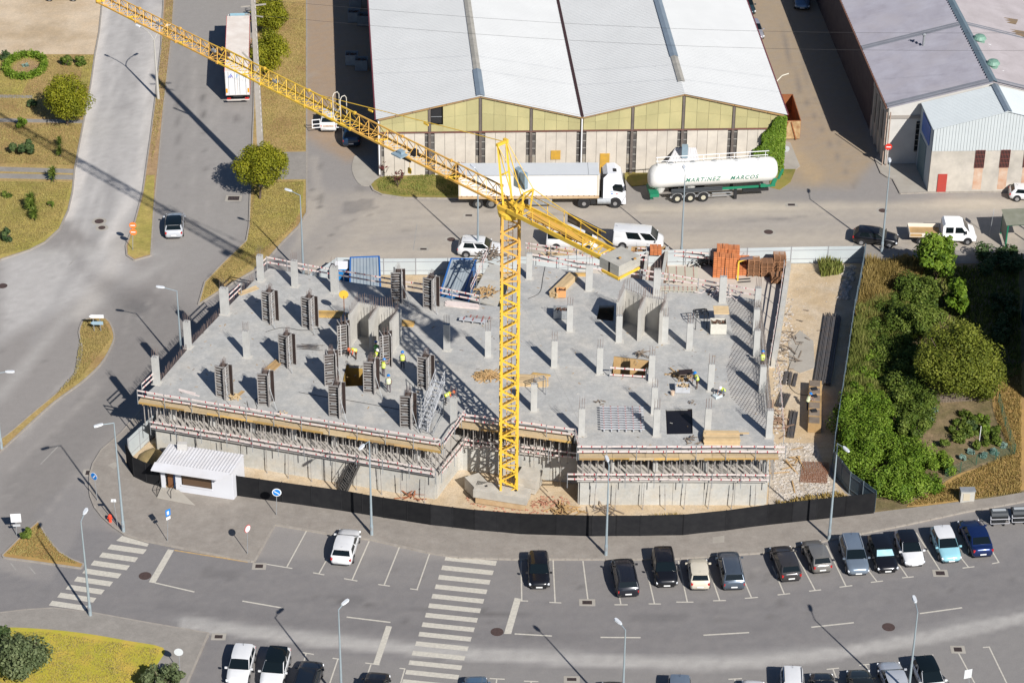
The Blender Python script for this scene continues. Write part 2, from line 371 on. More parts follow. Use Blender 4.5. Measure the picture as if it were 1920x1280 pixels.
    for _ in range(90):
        x, y = RNG.uniform(0, 1920), RNG.uniform(0, 1280); lay((0.09, 0.085, 0.08) if RNG.random() < .6 else (0.33, 0.31, 0.27), RNG.uniform(.15, .5), pts=[(x, y), (x + RNG.normal(0, 14), y + RNG.normal(0, 4))], width=RNG.uniform(.5, 3), soft=RNG.uniform(4, 12))
    for a in ([(250, 560), (285, 575), (262, 592), (228, 576)], [(430, 368), (455, 366), (455, 380), (430, 380)], [(1560, 860), (1620, 850), (1630, 866), (1575, 878)], [(620, 1110), (690, 1120), (684, 1132), (614, 1122)], [(1180, 1150), (1290, 1146), (1290, 1162), (1180, 1166)], [(640, 380), (700, 372), (706, 392), (646, 402)], [(380, 1060), (450, 1072), (440, 1090), (372, 1078)]):
        lay((0.105, 0.10, 0.098), .5, area=a, soft=1.5)
    for x in range(520, 860, 52):
        for q in range(3): a, b = x + RNG.normal(0, 7), 1035 + (x - 520) * .12 + RNG.normal(0, 12); lay((0.06, 0.055, 0.05), RNG.uniform(.15, .5), pts=[(a, b), (a + 3, b + 2)], width=RNG.uniform(.5, 2.5), soft=7)
    for x in range(1000, 1900, 31):
        for q in range(2): a, b = x + RNG.normal(0, 7), 1095 - max(0, x - 1300) * .12 + RNG.normal(0, 9); lay((0.06, 0.055, 0.05), RNG.uniform(.15, .5), pts=[(a, b), (a + 3, b + 2)], width=RNG.uniform(.5, 2.5), soft=7)
    for k in range(5): y0 = RNG.uniform(-10, 60); lay((0.105, 0.10, 0.10), .3, pts=smoothpts([(300, 1100 + y0), (700, 1140 + y0), (1200, 1160 + y0), (1600, 1120 + y0), (1960, 1060 + y0)]), width=2, soft=9)
    for k in range(16):
        f = k / 15; dk = RNG.random() < .5; lay((0.13, 0.125, 0.12) if dk else (0.46, 0.44, 0.41), RNG.uniform(.12, .3), pts=smoothpts([(198 + 105 * f, -20), (176 + 112 * f, 190), (150 + 112 * f, 340), (135 + 98 * f, 420), (60 + 120 * f, 520)]), width=.6, soft=5)
    for k in range(14):
        y = 380 + k * 6; lay((0.16, 0.15, 0.14) if RNG.random() < .5 else (0.42, 0.38, 0.32), RNG.uniform(.12, .3), pts=smoothpts([(640, y + 22), (900, y + 3), (1300, y), (1600, y - 4), (1930, y - 12)]), width=.7, soft=4.5)
    for k in range(9):
        f = k / 8; lay((0.12, 0.115, 0.11) if RNG.random() < .7 else (0.36, 0.34, 0.31), RNG.uniform(.12, .28), pts=smoothpts([(335 + 120 * f, 60), (332 + 122 * f, 300), (322 + 110 * f, 440), (250 + 60 * f, 590), (150 + 60 * f, 740), (-10 + 40 * f, 940)]), width=.7, soft=5)
    for k in range(7):
        y = 1085 + k * 17; lay((0.115, 0.11, 0.11), RNG.uniform(.12, .25), pts=smoothpts([(250, y - 10), (600, y + 28), (1000, y + 55), (1400, y + 42), (1700, y + 8), (1950, y - 35)]), width=1, soft=5)
    for k in range(6):
        r = 14 + k * 7; lay((0.16, 0.15, 0.14), .3, pts=smoothpts([(1330 - r, 436), (1380, 425 - r * .35), (1440 + r, 410), (1520 + r, 408 - r * .3)]), width=.6, soft=3.5)
    # thin cracks
    for c in ([(387, 340), (383, 260), (380, 180)], [(600, 260), (602, 400)], [(585, 480), (640, 420), (720, 395)], [(760, 1115), (752, 1130), (760, 1165)], [(905, 1140), (915, 1160), (925, 1180)], [(1318, 1130), (1325, 1165)], [(1850, 1060), (1900, 1075)], [(0, 400), (6, 560), (4, 700)], [(540, 1110), (700, 1135), (900, 1150), (1200, 1160)], [(1200, 1168), (1400, 1160), (1600, 1140), (1900, 1085)], [(60, 700), (120, 640), (200, 600)], [(300, 540), (290, 600), (240, 680)], [(560, 300), (600, 390)], [(900, 395), (1010, 402), (1300, 398)], [(720, 430), (820, 436)], [(1000, 1140), (990, 1200)], [(1460, 1120), (1475, 1170), (1470, 1210)]):
        lay((0.07, 0.065, 0.06), 0.6, pts=c, width=0.3, soft=3)
    me = bpy.data.meshes.new('road'); n = nx * ny
    me.vertices.add(n); me.vertices.foreach_set('co', P3.astype(np.float32).ravel())
    i = np.arange(nx * ny).reshape(ny, nx); q = np.stack([i[:-1, :-1], i[:-1, 1:], i[1:, 1:], i[1:, :-1]], -1).reshape(-1, 4)
    me.loops.add(q.size); me.loops.foreach_set('vertex_index', q.ravel().astype(np.int32))
    me.polygons.add(len(q)); me.polygons.foreach_set('loop_start', (np.arange(len(q)) * 4).astype(np.int32))
    me.update(calc_edges=True)
    ca = me.color_attributes.new('paint', 'FLOAT_COLOR', 'POINT'); ca.data.foreach_set('color', np.c_[np.clip(C * np.array([1.23, 1.22, 1.225]), 0, 1), np.ones(n)].astype(np.float32).ravel())
    me.materials.append(M_ROAD); o = bpy.data.objects.new('road', me); COL.objects.link(o); o['kind'] = 'structure'
road_sheet()

# --- left side: dirt lot, lawns with paths, median strips, islands
sheet('dirt_lot', [(-60, -60), (196, -60), (190, 0), (186, 60), (178, 103), (-60, 102)], 0.03, M_DIRT)
sheet('lawn', [(-60, 102), (178, 103), (170, 160), (157, 228), (140, 318), (136, 360), (128, 395), (112, 430), (85, 455), (55, 470), (0, 488), (-60, 495)], 0.05, M_DRY, 'dry lawn left of the pale road')
sheet('grass_patch', [(-60, 340), (136, 342), (134, 372), (126, 398), (110, 430), (84, 453), (54, 468), (0, 485), (-60, 492)], 0.058, M_GRN)
sheet('grass_patch', [(-60, 104), (70, 104), (60, 140), (40, 178), (-60, 176)], 0.058, M_GRN)
sheet('grass_patch', [(160, 104), (177, 105), (168, 160), (150, 180), (152, 140)], 0.058, M_GRN)
for pts in ([(-60, 178), (60, 180), (62, 185), (-60, 184)], [(-60, 222), (156, 226), (155, 232), (-60, 229)], [(-60, 312), (140, 318), (138, 338), (-60, 334)]):
    sheet('garden_path', pts, 0.064, M_PAVE)
sheet('garden_path', [(-60, 321), (138, 326), (137.6, 329), (-60, 325)], 0.07, M_DRY)
kerb([(196, -40), (186, 60), (178, 103), (170, 160), (157, 228), (140, 318), (136, 360), (128, 395), (112, 430), (85, 455), (55, 470), (0, 488)])
med = [(310, -60), (302, 90), (292, 180), (282, 260), (268, 360), (252, 420), (236, 462), (238, 480), (252, 489), (283, 480), (288, 400), (297, 310), (308, 190), (322, 70), (330, -60)]
sheet('median_strip', med, 0.09, M_SOIL, 'brown median strip between the two left roads')
sheet('grass_patch', [(275, 330), (290, 330), (287, 400), (282, 478), (252, 486), (240, 478), (240, 462), (254, 420), (268, 370)], 0.1, M_GRN)
kerb(med + [med[0]], 0.14, 0.12)
isl = smoothpts([(156, 600), (198, 598), (214, 628), (208, 652), (188, 685), (150, 720), (104, 753), (60, 792), (17, 832), (-40, 880), (-50, 862), (13, 816), (60, 776), (107, 737), (138, 705), (149, 684), (154, 652), (148, 624), (156, 600)], 3)[:-1]
sheet('traffic_island', isl, 0.09, M_DRY, 'teardrop island of dry grass in the left street')
kerb(isl + [isl[0]], 0.14, 0.12)
verge = [(480, -60), (575, -60), (575, 290), (575, 400), (560, 425), (530, 455), (490, 500), (430, 535), (372, 572), (384, 530), (420, 492), (462, 452), (467, 425), (470, 340), (476, 200), (478, 60)]
sheet('verge', verge, 0.09, M_DRY, 'dry grass verge with round trees beside the truck lane')
sheet('grass_patch', [(500, 60), (560, 70), (565, 170), (545, 240), (512, 210), (505, 130)], 0.1, M_DRY)
sheet('grass_patch', [(480, 345), (570, 342), (566, 395), (540, 430), (490, 470), (450, 490), (462, 455), (472, 420)], 0.1, M_GRN)
sheet('footpath', [(486, 288), (575, 286), (575, 338), (486, 338)], 0.108, M_PAVE)
kerb(verge + [verge[0]], 0.14, 0.13)
gp = [(695, 349), (703, 340), (714, 333), (860, 326), (990, 328), (990, 372), (860, 373), (825, 372), (757, 372), (716, 366), (700, 358)]
sheet('grass_bed', gp, 0.1, mat('mixed_grass', (0.24, 0.22, 0.045), 0.95, (0.30, 0.20, 0.08), 0.5, 0.6, 0.6, 10, col3=(0.10, 0.13, 0.02), scale3=0.4, amt3=0.7), 'grass bed at the warehouse corner')
kerb([(695, 349), (700, 358), (716, 366), (757, 372), (860, 374)], 0.15, 0.14)
sheet('concrete_apron', smoothpts([(712, 331), (690, 308), (668, 292), (661, 305), (660, 320), (666, 336), (677, 348), (695, 349)], 3), 0.05, M_APRON)
sheet('grass_strip', [(1170, 318), (1216, 318), (1225, 330), (1222, 346), (1185, 350), (1172, 336)], 0.06, MATS['mixed_grass'])
sheet('grass_strip', [(1440, 326), (1468, 318), (1492, 318), (1482, 342), (1462, 356), (1445, 352)], 0.06, MATS['mixed_grass'])
sheet('concrete_apron', [(1464, 262), (1482, 268), (1500, 312), (1488, 322), (1462, 324)], 0.05, M_APRON)
sheet('pavement', [(1641, 300), (1652, 326), (1663, 333), (1674, 337), (1688, 364), (1740, 362), (1752, 330), (1730, 260), (1664, 262)], 0.12, M_APRON, 'concrete corner pavement below the right warehouse')
kerb([(1641, 300), (1652, 326), (1663, 333), (1674, 337), (1688, 364), (1740, 362), (1960, 360)], 0.14, 0.13)

# --- pavement round the site
FRONT = [(168, 915), (170, 932), (178, 952), (192, 970), (212, 988), (234, 1003), (270, 1014), (320, 1024), (400, 1040), (470, 1053), (477, 1053), (515, 984), (620, 1002), (695, 1012), (800, 1036), (860, 1046), (960, 1049), (1135, 1049), (1250, 1049), (1430, 1037), (1550, 1014), (1700, 984), (1810, 960), (1840, 955), (1990, 928)]
inner = [(1990, 912), (1800, 945), (1638, 964), (1438, 986), (1280, 1005), (1110, 1007), (976, 1003), (808, 986), (640, 959), (446, 931), (302, 914), (275, 907), (250, 895), (234, 866), (283, 826), (420, 700), (560, 560), (475, 528), (415, 597), (362, 660), (300, 735), (262, 772), (228, 812), (190, 845), (175, 870), (169, 890)]
sheet('pavement', FRONT + inner, 0.12, M_PAVEF, 'paved footway round the building site')
kerb(inner[-9:] + FRONT[:11], 0.15, 0.14); kerb(FRONT[11:], 0.15, 0.14); kerb([(477, 1053), (515, 984)], 0.15, 0.14)
sheet('pavement_slab', [(203, 874), (215, 868), (223, 872), (214, 882)], 0.126, M_APRON); sheet('pavement_slab', [(1336, 1009), (1358, 1006), (1358, 1018), (1336, 1020)], 0.126, M_APRON)
tri_ = [(4, 1042), (40, 1006), (72, 978), (82, 998), (92, 1014), (112, 1036), (134, 1049), (157, 1058), (152, 1066), (75, 1055), (8, 1046)]
sheet('traffic_island', tri_, 0.09, mat('straw_grass', (0.42, 0.27, 0.085), 0.95, (0.30, 0.18, 0.07), 0.7, 0.5, 0.5, 12), 'three-cornered island of straw grass at the lower left')
kerb(tri_ + [tri_[0]], 0.13, 0.12)
low = [(-60, 1158), (0, 1150), (50, 1144), (100, 1141), (170, 1149), (280, 1169), (391, 1188), (330, 1330), (-60, 1330)]
sheet('pavement', low, 0.12, M_PAVE, 'footway round the lower left lawn'); kerb(low[:8], 0.14, 0.13)
sheet('lawn', smoothpts([(-60, 1190), (0, 1178), (95, 1182), (172, 1191), (240, 1203), (306, 1216), (300, 1240), (278, 1275), (262, 1330)], 3) + [(-60, 1330)], 0.135, mat('bright_lawn', (0.44, 0.37, 0.035), 0.95, (0.35, 0.33, 0.04), 0.8, 0.5, 0.7, 9, col3=(0.56, 0.36, 0.08), scale3=0.5, amt3=.7), 'bright yellow-green lawn at the lower left')

# --- building site, garden plot, dry slope on the right
sheet('site_ground', [(236, 866), (283, 826), (320, 790), (480, 640), (592, 542), (632, 514), (840, 516), (900, 514), (1200, 505), (1400, 495), (1620, 494), (1597, 600), (1572, 780), (1556, 890), (1585, 925), (1638, 962), (1438, 984), (1280, 1003), (1110, 1005), (976, 1001), (808, 984), (640, 957), (446, 929), (302, 912), (275, 905), (250, 893)], 0.02, M_SAND)
sheet('rubble_bed', [(1446, 835), (1530, 830), (1548, 880), (1575, 925), (1600, 950), (1460, 975), (1440, 950)], 0.05, M_RUB)
sheet('concrete_slab', [(1478, 640), (1500, 620), (1525, 640), (1528, 690), (1500, 700), (1480, 690)], 0.05, M_APRON)
sheet('garden_ground', [(1622, 494), (1990, 494), (1990, 915), (1800, 940), (1640, 960), (1588, 922), (1560, 885), (1576, 780), (1600, 600)], 0.03, M_GARD)
sheet('dry_slope', smoothpts([(1990, 640), (1900, 690), (1868, 720), (1862, 770), (1890, 830), (1900, 852), (1860, 868), (1800, 888), (1770, 905), (1740, 925), (1700, 950), (1800, 939), (1990, 906)], 3), 0.045, mat('straw_slope', (0.46, 0.29, 0.09), 0.95, (0.32, 0.20, 0.08), 0.8, 0.5, 0.6, 8, col3=(0.25, 0.16, 0.07), scale3=0.35), 'straw-coloured dry grass slope')
sheet('pavement', [(1590, 476), (1612, 440), (1712, 470), (1990, 468), (1990, 492), (1624, 492)], 0.026, M_PAVE)

# --- painted markings
def stripe(mb, a, b, w, z=0.006):
    a, b = G(*a), G(*b); mb.bar((a.x, a.y, z / 2), (b.x, b.y, z / 2), w, z)
def mark(name, quads, m=None, label=None, z=0.008):
    for q in quads:
        mb = MB().prism(poly(q), 0.001, z, bottom=False); o = struct(mb, name, m or M_WHITE, label)
st = [[(229, 1004), (279, 1019), (276, 1024), (218, 1013)]]
for k in range(1, 9):
    t = (k - 1) / 7; lx, ly = 208 - 110 * t, 1020 + 105.5 * t; rx, ry = 275 - 110 * t, 1029.5 + 106 * t
    st.append([(lx, ly), (rx, ry), (rx - 6.5, ry + 8.5), (lx - 6.5, ly + 8.5)])
mark('crossing_stripe', st)
st = []
for k in range(14):
    t = k / 13; lx, ly = 836 - 80 * t, 1041.5 + 231 * t; rx, ry = 931.6 - 76.6 * t, 1051.5 + 231 * t
    st.append([(lx, ly), (rx, ry), (rx - 2.5, ry + 8.2), (lx - 2.5, ly + 8.2)])
mark('crossing_stripe', st)
mark('stop_line', [[(315, 1029), (326, 1031), (291, 1092.5), (279, 1090.5)], [(724, 1172.5), (735, 1174), (710.5, 1246), (699.5, 1244.5)], [(965, 1120), (977, 1122), (958.5, 1187.5), (945, 1187.5)]])
mb = MB()
for a, b in (((291, 1092), (364.5, 1109)), ((454.5, 1126), (529.5, 1139)), ((650, 1156), (732, 1166)), ((965, 1187.5), (1035, 1191.5)), ((1126, 1194), (1201, 1194.5)), ((1319, 1190), (1404.5, 1185)), ((1521, 1175), (1601, 1166.5)), ((1724.5, 1149.5), (1804, 1138.5))):
    mb = MB(); stripe(mb, a, b, 0.13); struct(mb, 'lane_marking', M_WHITE)
mb = MB(); stripe(mb, (327, 1031), (465, 1053), 0.13); struct(mb, 'yellow_line', M_YELP)
mb = MB(); stripe(mb, (172, 1149), (388, 1186), 0.13); struct(mb, 'yellow_line', M_YELP)
bays = [((575, 994), (538, 1062), (500, 1057), (548, 1065)), ((613, 1048), (598, 1075), (587, 1073), (608, 1077)), ((692, 1014), (660, 1087), (645, 1084), (670, 1088.5)), ((750, 1022), (720, 1097), (709, 1095), (731, 1098)), ((808, 1030), (782, 1104.5), (769, 1103), (784, 1105)),
        ((977, 1049), (978.3, 1125.5), (970, 1125.5), (990, 1126)), ((1037, 1049), (1040.8, 1128), (1030, 1128.5), (1052.5, 1129.5)), ((1093, 1051), (1102.5, 1125), None, None), ((1161, 1115), (1164, 1131.5), (1152, 1133), (1177, 1133)), ((1213, 1070), (1227, 1130.5), (1216, 1131.3), (1239, 1131.5)), ((1272, 1051), (1288.5, 1127), (1268, 1128), (1300, 1128)),
        ((1329, 1065), (1349, 1124), (1337, 1125.5), (1361, 1125)), ((1385, 1064), (1408.6, 1118.7), (1396.5, 1121), (1421, 1119)), ((1448, 1060), (1470.5, 1113), (1458, 1114.5), (1481.5, 1112)), ((1488, 1030), (1528.5, 1106), (1517, 1107.5), (1539.7, 1105)), ((1549, 1021), (1586, 1098), (1574, 1100), (1598, 1097)), ((1620, 1058), (1643.8, 1089), (1632.7, 1091), (1655.5, 1088.5)), ((1680, 1050), (1701.6, 1081), (1691.5, 1082.5), (1713.3, 1080.5)), ((1718, 998), (1763.7, 1070), None, None), ((1790, 1030), (1815.8, 1062.6), (1804.7, 1064.3), (1827, 1061.6)), ((1848, 1012), (1873, 1054), (1860, 1056), (1873.5, 1053.6)),
        ((574, 1224), (556, 1290), (564, 1222), (588.5, 1226)), ((633.5, 1235), (615, 1290), (623.6, 1233), (637.6, 1235)), ((695.5, 1245), (680, 1290), (685, 1242), (711.5, 1245.5)), ((759, 1253), (747, 1295), (749, 1252), (760, 1253)), ((931.5, 1272), (929, 1290), (918, 1271), (946.5, 1272.5)), ((996, 1277), (995, 1290), (982.5, 1276), (1009.5, 1277)), ((1377.5, 1272), (1384, 1295), (1365.7, 1272.6), (1391, 1271)), ((1561.5, 1252.5), (1570, 1275), (1550, 1254), (1573, 1251.5)), ((1622, 1245), (1632, 1262), (1611, 1246.4), (1632.6, 1244)), ((1740, 1228), (1756, 1250), (1727, 1229), (1750, 1227)), ((1797, 1223), (1833, 1290), None, None), ((1854.6, 1212), (1890, 1285), (1843, 1213), (1856, 1212))]
for a, b, c, d in bays:
    mb = MB(); stripe(mb, a, b, 0.1); struct(mb, 'bay_line', M_WHITE)
    if c: mb = MB(); stripe(mb, c, d, 0.1, 0.0085); struct(mb, 'bay_line', M_WHITE)
mb = MB(); stripe(mb, (391, 1192), (330, 1300), 0.1); struct(mb, 'bay_line', M_KERB)
for a, b in (((129, 498), (146, 478)), ((76, 870), (110, 835)), ((345, 1005), (330, 1010)), ((20, 1055), (30, 1068)), ((55, 1062), (66, 1075)), ((782, 420), (775, 470))):
    mb = MB(); stripe(mb, a, b, 0.1); struct(mb, 'worn_marking', mat('worn_paint', (0.36, 0.34, 0.31), 0.9, (0.25, 0.24, 0.22), 2, 0.6))
M_IRON = mat('cast_iron', (0.09, 0.055, 0.05), 0.8, (0.05, 0.035, 0.03), 6, 0.5)
def manhole(x, y, r=0.42, ring=True, lab=''):
    p = G(x, y); t = thing('manhole_cover', lab, 'manhole cover', p)
    if ring: MB().lathe([(r + 0.28, 0.0), (r + 0.27, 0.008)], n=16).build('surround', M_APRON, t)
    MB().lathe([(r, 0.0), (r, 0.013)], n=16).build('cover', M_IRON, t)
for x, y, r, g, l in ((186, 415, .45, 1, 'oval drain cover nearer the top of a pair in the pale road'), (191, 427, .35, 1, 'smaller drain cover just below its twin in the pale road'), (272, 1079, .5, 0, 'rusty round cover in the front road by the left stop line'), (932, 1184, .5, 0, 'rusty round cover right of the middle crossing'), (1666, 1175, .5, 0, 'round cover in the front road among the dashes at right'), (846, 449, .4, 1, 'round cover in the back road above the white car'), (1655, 395, .4, 1, 'pale-rimmed cover behind the lamp post on the back road'), (1441, 435, .45, 1, 'pale round cover in the back road above the sheet fence'), (5, 536, .45, 0, 'dark cover at the left edge of the junction')):
    manhole(x, y, r, g, l)
def drain(x, y, w, d, l, ring=True):
    p = G(x, y); t = thing('drain_grate', l, 'drain', p)
    if ring: MB().box((0, 0, 0.006), (w + 0.5, d + 0.4, 0.010)).build('surround', M_APRON, t)
    b = MB(); b.box((0, 0, 0.008), (w, d, 0.012)); b.build('grate', M_IRON, t); s = MB()
    for i in range(7): s.box((-w / 2 + (i + .5) * w / 7, 0, 0.017), (w / 16, d * .9, 0.012))
    s.build('bar', M_DARK, t)
for x, y, w, d, l in ((879, 404, .65, .35, 'drain grate in the back road left of the crane mast'), (794, 467, .6, .3, 'drain grate behind the pale sheet fence'), (1484, 384, .7, .4, 'drain grate near the tank trailer'), (167, 886, .55, .6, 'dark drain by the kerb beside the blue arrow sign'), (486, 1061, .6, .45, 'drain where the parking bays begin at left'), (1101, 1129, .75, .45, 'drain at the foot of an empty bay line'), (1763, 1074, .7, .5, 'drain below the light blue car'), (410, 1193, .6, .4, 'drain at the lower lot by the yellow line'), (1072, 1273, .7, .35, 'drain at the bottom edge of the picture'), (1796, 1217, .6, .5, 'drain at the corner of the lower right bays'), (438, 372, 1.1, .8, 'worn grate in the truck lane near the round tree')):
    drain(x, y, w, d, l)
# ---------------------------------------------------------------- the building under construction
DZ, LZ = 5.7, 3.0
D = lambda x, y: G(x, y, DZ)
bld = thing('building_shell', 'concrete building shell under construction, its bare deck dotted with columns', 'building', G(700, 800))
M_RW = [mat('guard_board_white', (0.74, 0.66, 0.62), 0.6, (0.6, 0.5, 0.46), 3, 0.4), mat('guard_board_red', (0.42, 0.03, 0.045), 0.6)]
M_CAGE = mat('starter_steel', (0.17, 0.125, 0.11), 0.8)
DECK = [(275, 737), (835, 829), (866, 781), (1076, 810), (1086, 841), (1452, 841), (1447, 790), (1432, 640), (1424, 563), (1309, 541), (1180, 520), (1100, 511), (975, 493), (958, 525), (938, 575), (900, 571), (797, 550), (645, 527), (505, 503), (480, 522), (411, 592), (358, 647), (300, 715)]
HOLES = [[(641, 724), (650, 684), (689, 687), (688, 722)], [(1145, 704), (1151, 668), (1217, 676), (1210, 709)], [(1251, 813), (1249, 768), (1297, 767), (1298, 812)], [(1118, 598), (1124, 572), (1152, 572), (1150, 602)]]
def slab(mb, outer, holes, z0, z1):
    loops = [outer] + holes; flat = [p for l in loops for p in l]; n = len(flat)
    tri = geometry.tessellate_polygon([[V((p[0], p[1], 0)) for p in l] for l in loops])
    vs = [(p[0], p[1], z0) for p in flat] + [(p[0], p[1], z1) for p in flat]; fs = []
    for t in tri:
        a, b, c = (V((flat[i][0], flat[i][1])) for i in t)
        if (b - a).cross(c - a) < 0: t = t[::-1]
        fs += [tuple(i + n for i in t), tuple(t[::-1])]
    o = 0
    for l in loops:
        k = len(l)
        for i in range(k):
            a, b = o + i, o + (i + 1) % k; fs.append((a, b, n + b, n + a))
        o += k
    return mb.add(vs, fs)
dk = [D(*p) for p in DECK]
slab(MB(), dk, [[D(*p) for p in h] for h in HOLES], DZ - 0.25, DZ).build('deck_slab', M_CONC, bld, world=True)
# lower floor and its walls (front line, then side lines drawn in behind)
LF = [(284, 804), (820, 894), (868, 838), (1082, 864), (1082, 903), (1442, 904)]
lf = [G(x, y, 2.65) for x, y in LF]
back = [D(1445, 790), D(1430, 640), D(1424, 575), D(1309, 552), D(1180, 531), D(975, 505), D(940, 585), D(797, 562), D(645, 537), D(505, 512), D(420, 592), D(362, 650), D(304, 715)]
slab(MB(), lf + back, [], 2.65, LZ).build('lower_slab', mat('lower_slab_concrete', (0.50, 0.47, 0.43), 0.85, (0.42, 0.39, 0.35), 0.5, 0.5), bld, world=True)
def wall_run(pts, z0, z1, th, step, m, parent, name='wall_panel', gap=0.012):
    for a, b in zip(pts[:-1], pts[1:]):
        a = V((a[0], a[1], 0)); b = V((b[0], b[1], 0)); L = (b - a).length; n = max(1, round(L / step)); d = (b - a) / n; u = d.normalized() * gap
        for i in range(n):
            p = a + d * i + u; q = a + d * (i + 1) - u; p.z = q.z = (z0 + z1) / 2
            MB().bar(p, q, th, z1 - z0).build(name, m, parent, world=True)
inn = lambda p, dy=0.6, dx=0.0: V((p[0] + dx, p[1] + dy, 0))
wall_run([inn(lf[0], .6, .3), inn(lf[1], .7, -.2), inn(lf[2], .5, -.5), inn(lf[2], .6, .0), inn(lf[3], .6, 0.25), inn(lf[4], .62, .25), inn(lf[5], .62, -.15), inn(back[0], 0, -.1), back[1], back[2]], 0, 2.65, 0.25, 2.4, M_CONW, bld)
wall_run([inn(lf[0], .6, .3), back[-1], back[-2], back[-3], back[-4]], 0, 2.65, 0.25, 2.4, M_CONW, bld)
wall_run([back[-1] + V((.35, -.5, 0)), back[-2] + V((.35, -.3, 0)), back[-3] + V((.35, -.3, 0)), back[-4] + V((0.3, -.5, 0)), back[-5] + V((0, -.5, 0)), back[-6] + V((0, -.5, 0))], LZ, DZ - .25, 0.25, 3.0, M_CONW, bld)
wall_run([back[0] + V((-.3, 2, 0)), back[1] + V((-.4, 0, 0)), back[2] + V((-.4, -.5, 0)), back[3] + V((0, -.5, 0)), back[4] + V((0, -.5, 0)), back[5] + V((0, -.5, 0))], LZ, DZ - .25, 0.25, 3.0, M_CONW, bld)
ang1 = atan2((dk[1] - dk[0]).y, (dk[1] - dk[0]).x); ang2 = atan2((dk[5] - dk[4]).y, (dk[5] - dk[4]).x)
# columns on the deck
def rebars(mb, cx, cy, z, sx, sy, h, n=3, r=0.011, rz=0.0, jit=0.03):
    for i in range(n):
        for j in (0, 1):
            lx = -sx / 2 + sx * i / max(1, n - 1); ly = (-.5 + j) * sy
            x = cx + lx * cos(rz) - ly * sin(rz); y = cy + lx * sin(rz) + ly * cos(rz)
            mb.bar((x, y, z - .02), (x + random.uniform(-jit, jit), y + random.uniform(-jit, jit), z + h * random.uniform(.85, 1.05)), r * 2)
def column(px, py, sx=0.46, sy=0.32, h=2.62, rb=0.9, rz=None, rn=3):
    p = D(px, py); rz = (ang1 if px < 862 else ang2) if rz is None else rz
    c = MB().box((p.x, p.y, DZ + h / 2), (sx, sy, h), rz).build('column', M_COLC, bld, world=True)
    m = MB(); rebars(m, p.x, p.y, DZ + h, sx * .8, sy * .7, rb, rn, rz=rz)
    m.build('starter_bar', M_CAGE, c, world=True)
    MB().box((p.x + .03, p.y - .02, DZ + .012), (sx + .3, sy + .3, 0.02), rz).build('column_foot', mat('fresh_grout', (0.52, 0.50, 0.45), 0.9, (0.42, 0.40, 0.37), 3, .5), c, world=True)
for x, y, sx in ((294, 718, .5), (353, 651, .5), (422, 588, .7), (489, 526, .5), (553, 536, .5), (628, 547, .62)): column(x, y, sx, .45)
for x, y in ((463, 669), (838, 656), (915, 668), (1039, 687), (1068, 620), (1124, 700), (1292, 654), (1221, 714), (1332, 731), (1226, 775), (1230, 816), (1326, 815), (992, 522), (1104, 544), (1231, 552), (1354, 566), (1001, 769), (851, 795), (1160, 640), (1419, 587), (1416, 627), (1417, 667), (1428, 735), (1441, 818), (1090, 815), (1246, 641)):
    column(x, y, .52 if x not in (1104, 1231, 1354) else .62, .34 if x < 1400 else .45, 2.62, random.uniform(.8, 1.1), rn=3 if x < 1400 else 4)
# stair cores: three blades joined by a back wall
M_CORE = mat('core_concrete', (0.52, 0.50, 0.455), 0.9, (0.40, 0.38, 0.345), 1.0, .55, .15, 8)
def core(blades, h, rb=1.0):
    for f, b in blades:
        f, b = D(*f), D(*b); d = (b - f); n = max(2, round(d.length / .6)); d /= n
        for i in range(n):
            p = f + d * i + d * .006; q = f + d * (i + 1) - d * .006
            MB().bar((p.x, p.y, DZ + h / 2), (q.x, q.y, DZ + h / 2), .26, h).build('core_panel', M_CORE, bld, world=True)
    m = MB(); bb = [D(*b) for _, b in blades]
    for a, c in zip(bb[:-1], bb[1:]):
        d = c - a; n = max(2, round(d.length / .6)); d /= n
        for i in range(n):
            p = a + d * i; q = a + d * (i + .985); MB().bar((p.x, p.y + .1, DZ + h / 2), (q.x, q.y + .1, DZ + h / 2), .26, h - .004).build('core_panel', M_CORE, bld, world=True)
        for i in range(9):
            p = a + (c - a) * i / 9
            for o in (.02, .2): m.bar((p.x, p.y + o, DZ + h), (p.x + random.uniform(-.04, .04), p.y + o, DZ + h + rb * random.uniform(.8, 1.05)), .022)
    for f, b in blades:
        f, b = D(*f), D(*b)
        for i in range(9):
            p = f + (b - f) * i / 9; m.bar((p.x, p.y, DZ + h), (p.x + random.uniform(-.04, .04), p.y, DZ + h + rb * random.uniform(.8, 1.05)), .022)
    m.build('starter_bar', M_CAGE, bld, world=True)
core([((657, 649), (673, 626)), ((695, 658), (710, 634)), ((734, 662), (751, 638))], 3.15)
core([((1157, 625), (1169, 600)), ((1197, 640), (1208, 615)), ((1237, 645), (1247, 622))], 3.15)
# formwork lining of the openings, floor below
M_LIN = mat('shaft_lining', (0.50, 0.32, 0.05), 0.7, (0.30, 0.20, 0.09), 1.5, .5)
for h, m_, rng in ((HOLES[0], M_LIN, (0, 1, 2, 3)), (HOLES[1], M_TIM, (1, 2)), (HOLES[2], M_PLY, (0, 1, 2, 3))):
    P_ = [D(*p) for p in h]; c = sum(P_, V((0, 0, 0))) / 4
    for i in rng:
        a, b = P_[i], P_[(i + 1) % 4]; a = a + (a - c).normalized() * .03; b = b + (b - c).normalized() * .03
        MB().bar((a.x, a.y, DZ - 1.2), (b.x, b.y, DZ - 1.2), .05, 2.4).build('shaft_lining', m_, bld, world=True)
MB().prism([D(*p) for p in HOLES[2]], DZ - .16, DZ - .08).build('shaft_cover', mat('black_film_board', (0.008, 0.008, 0.012), 0.5), bld, world=True)
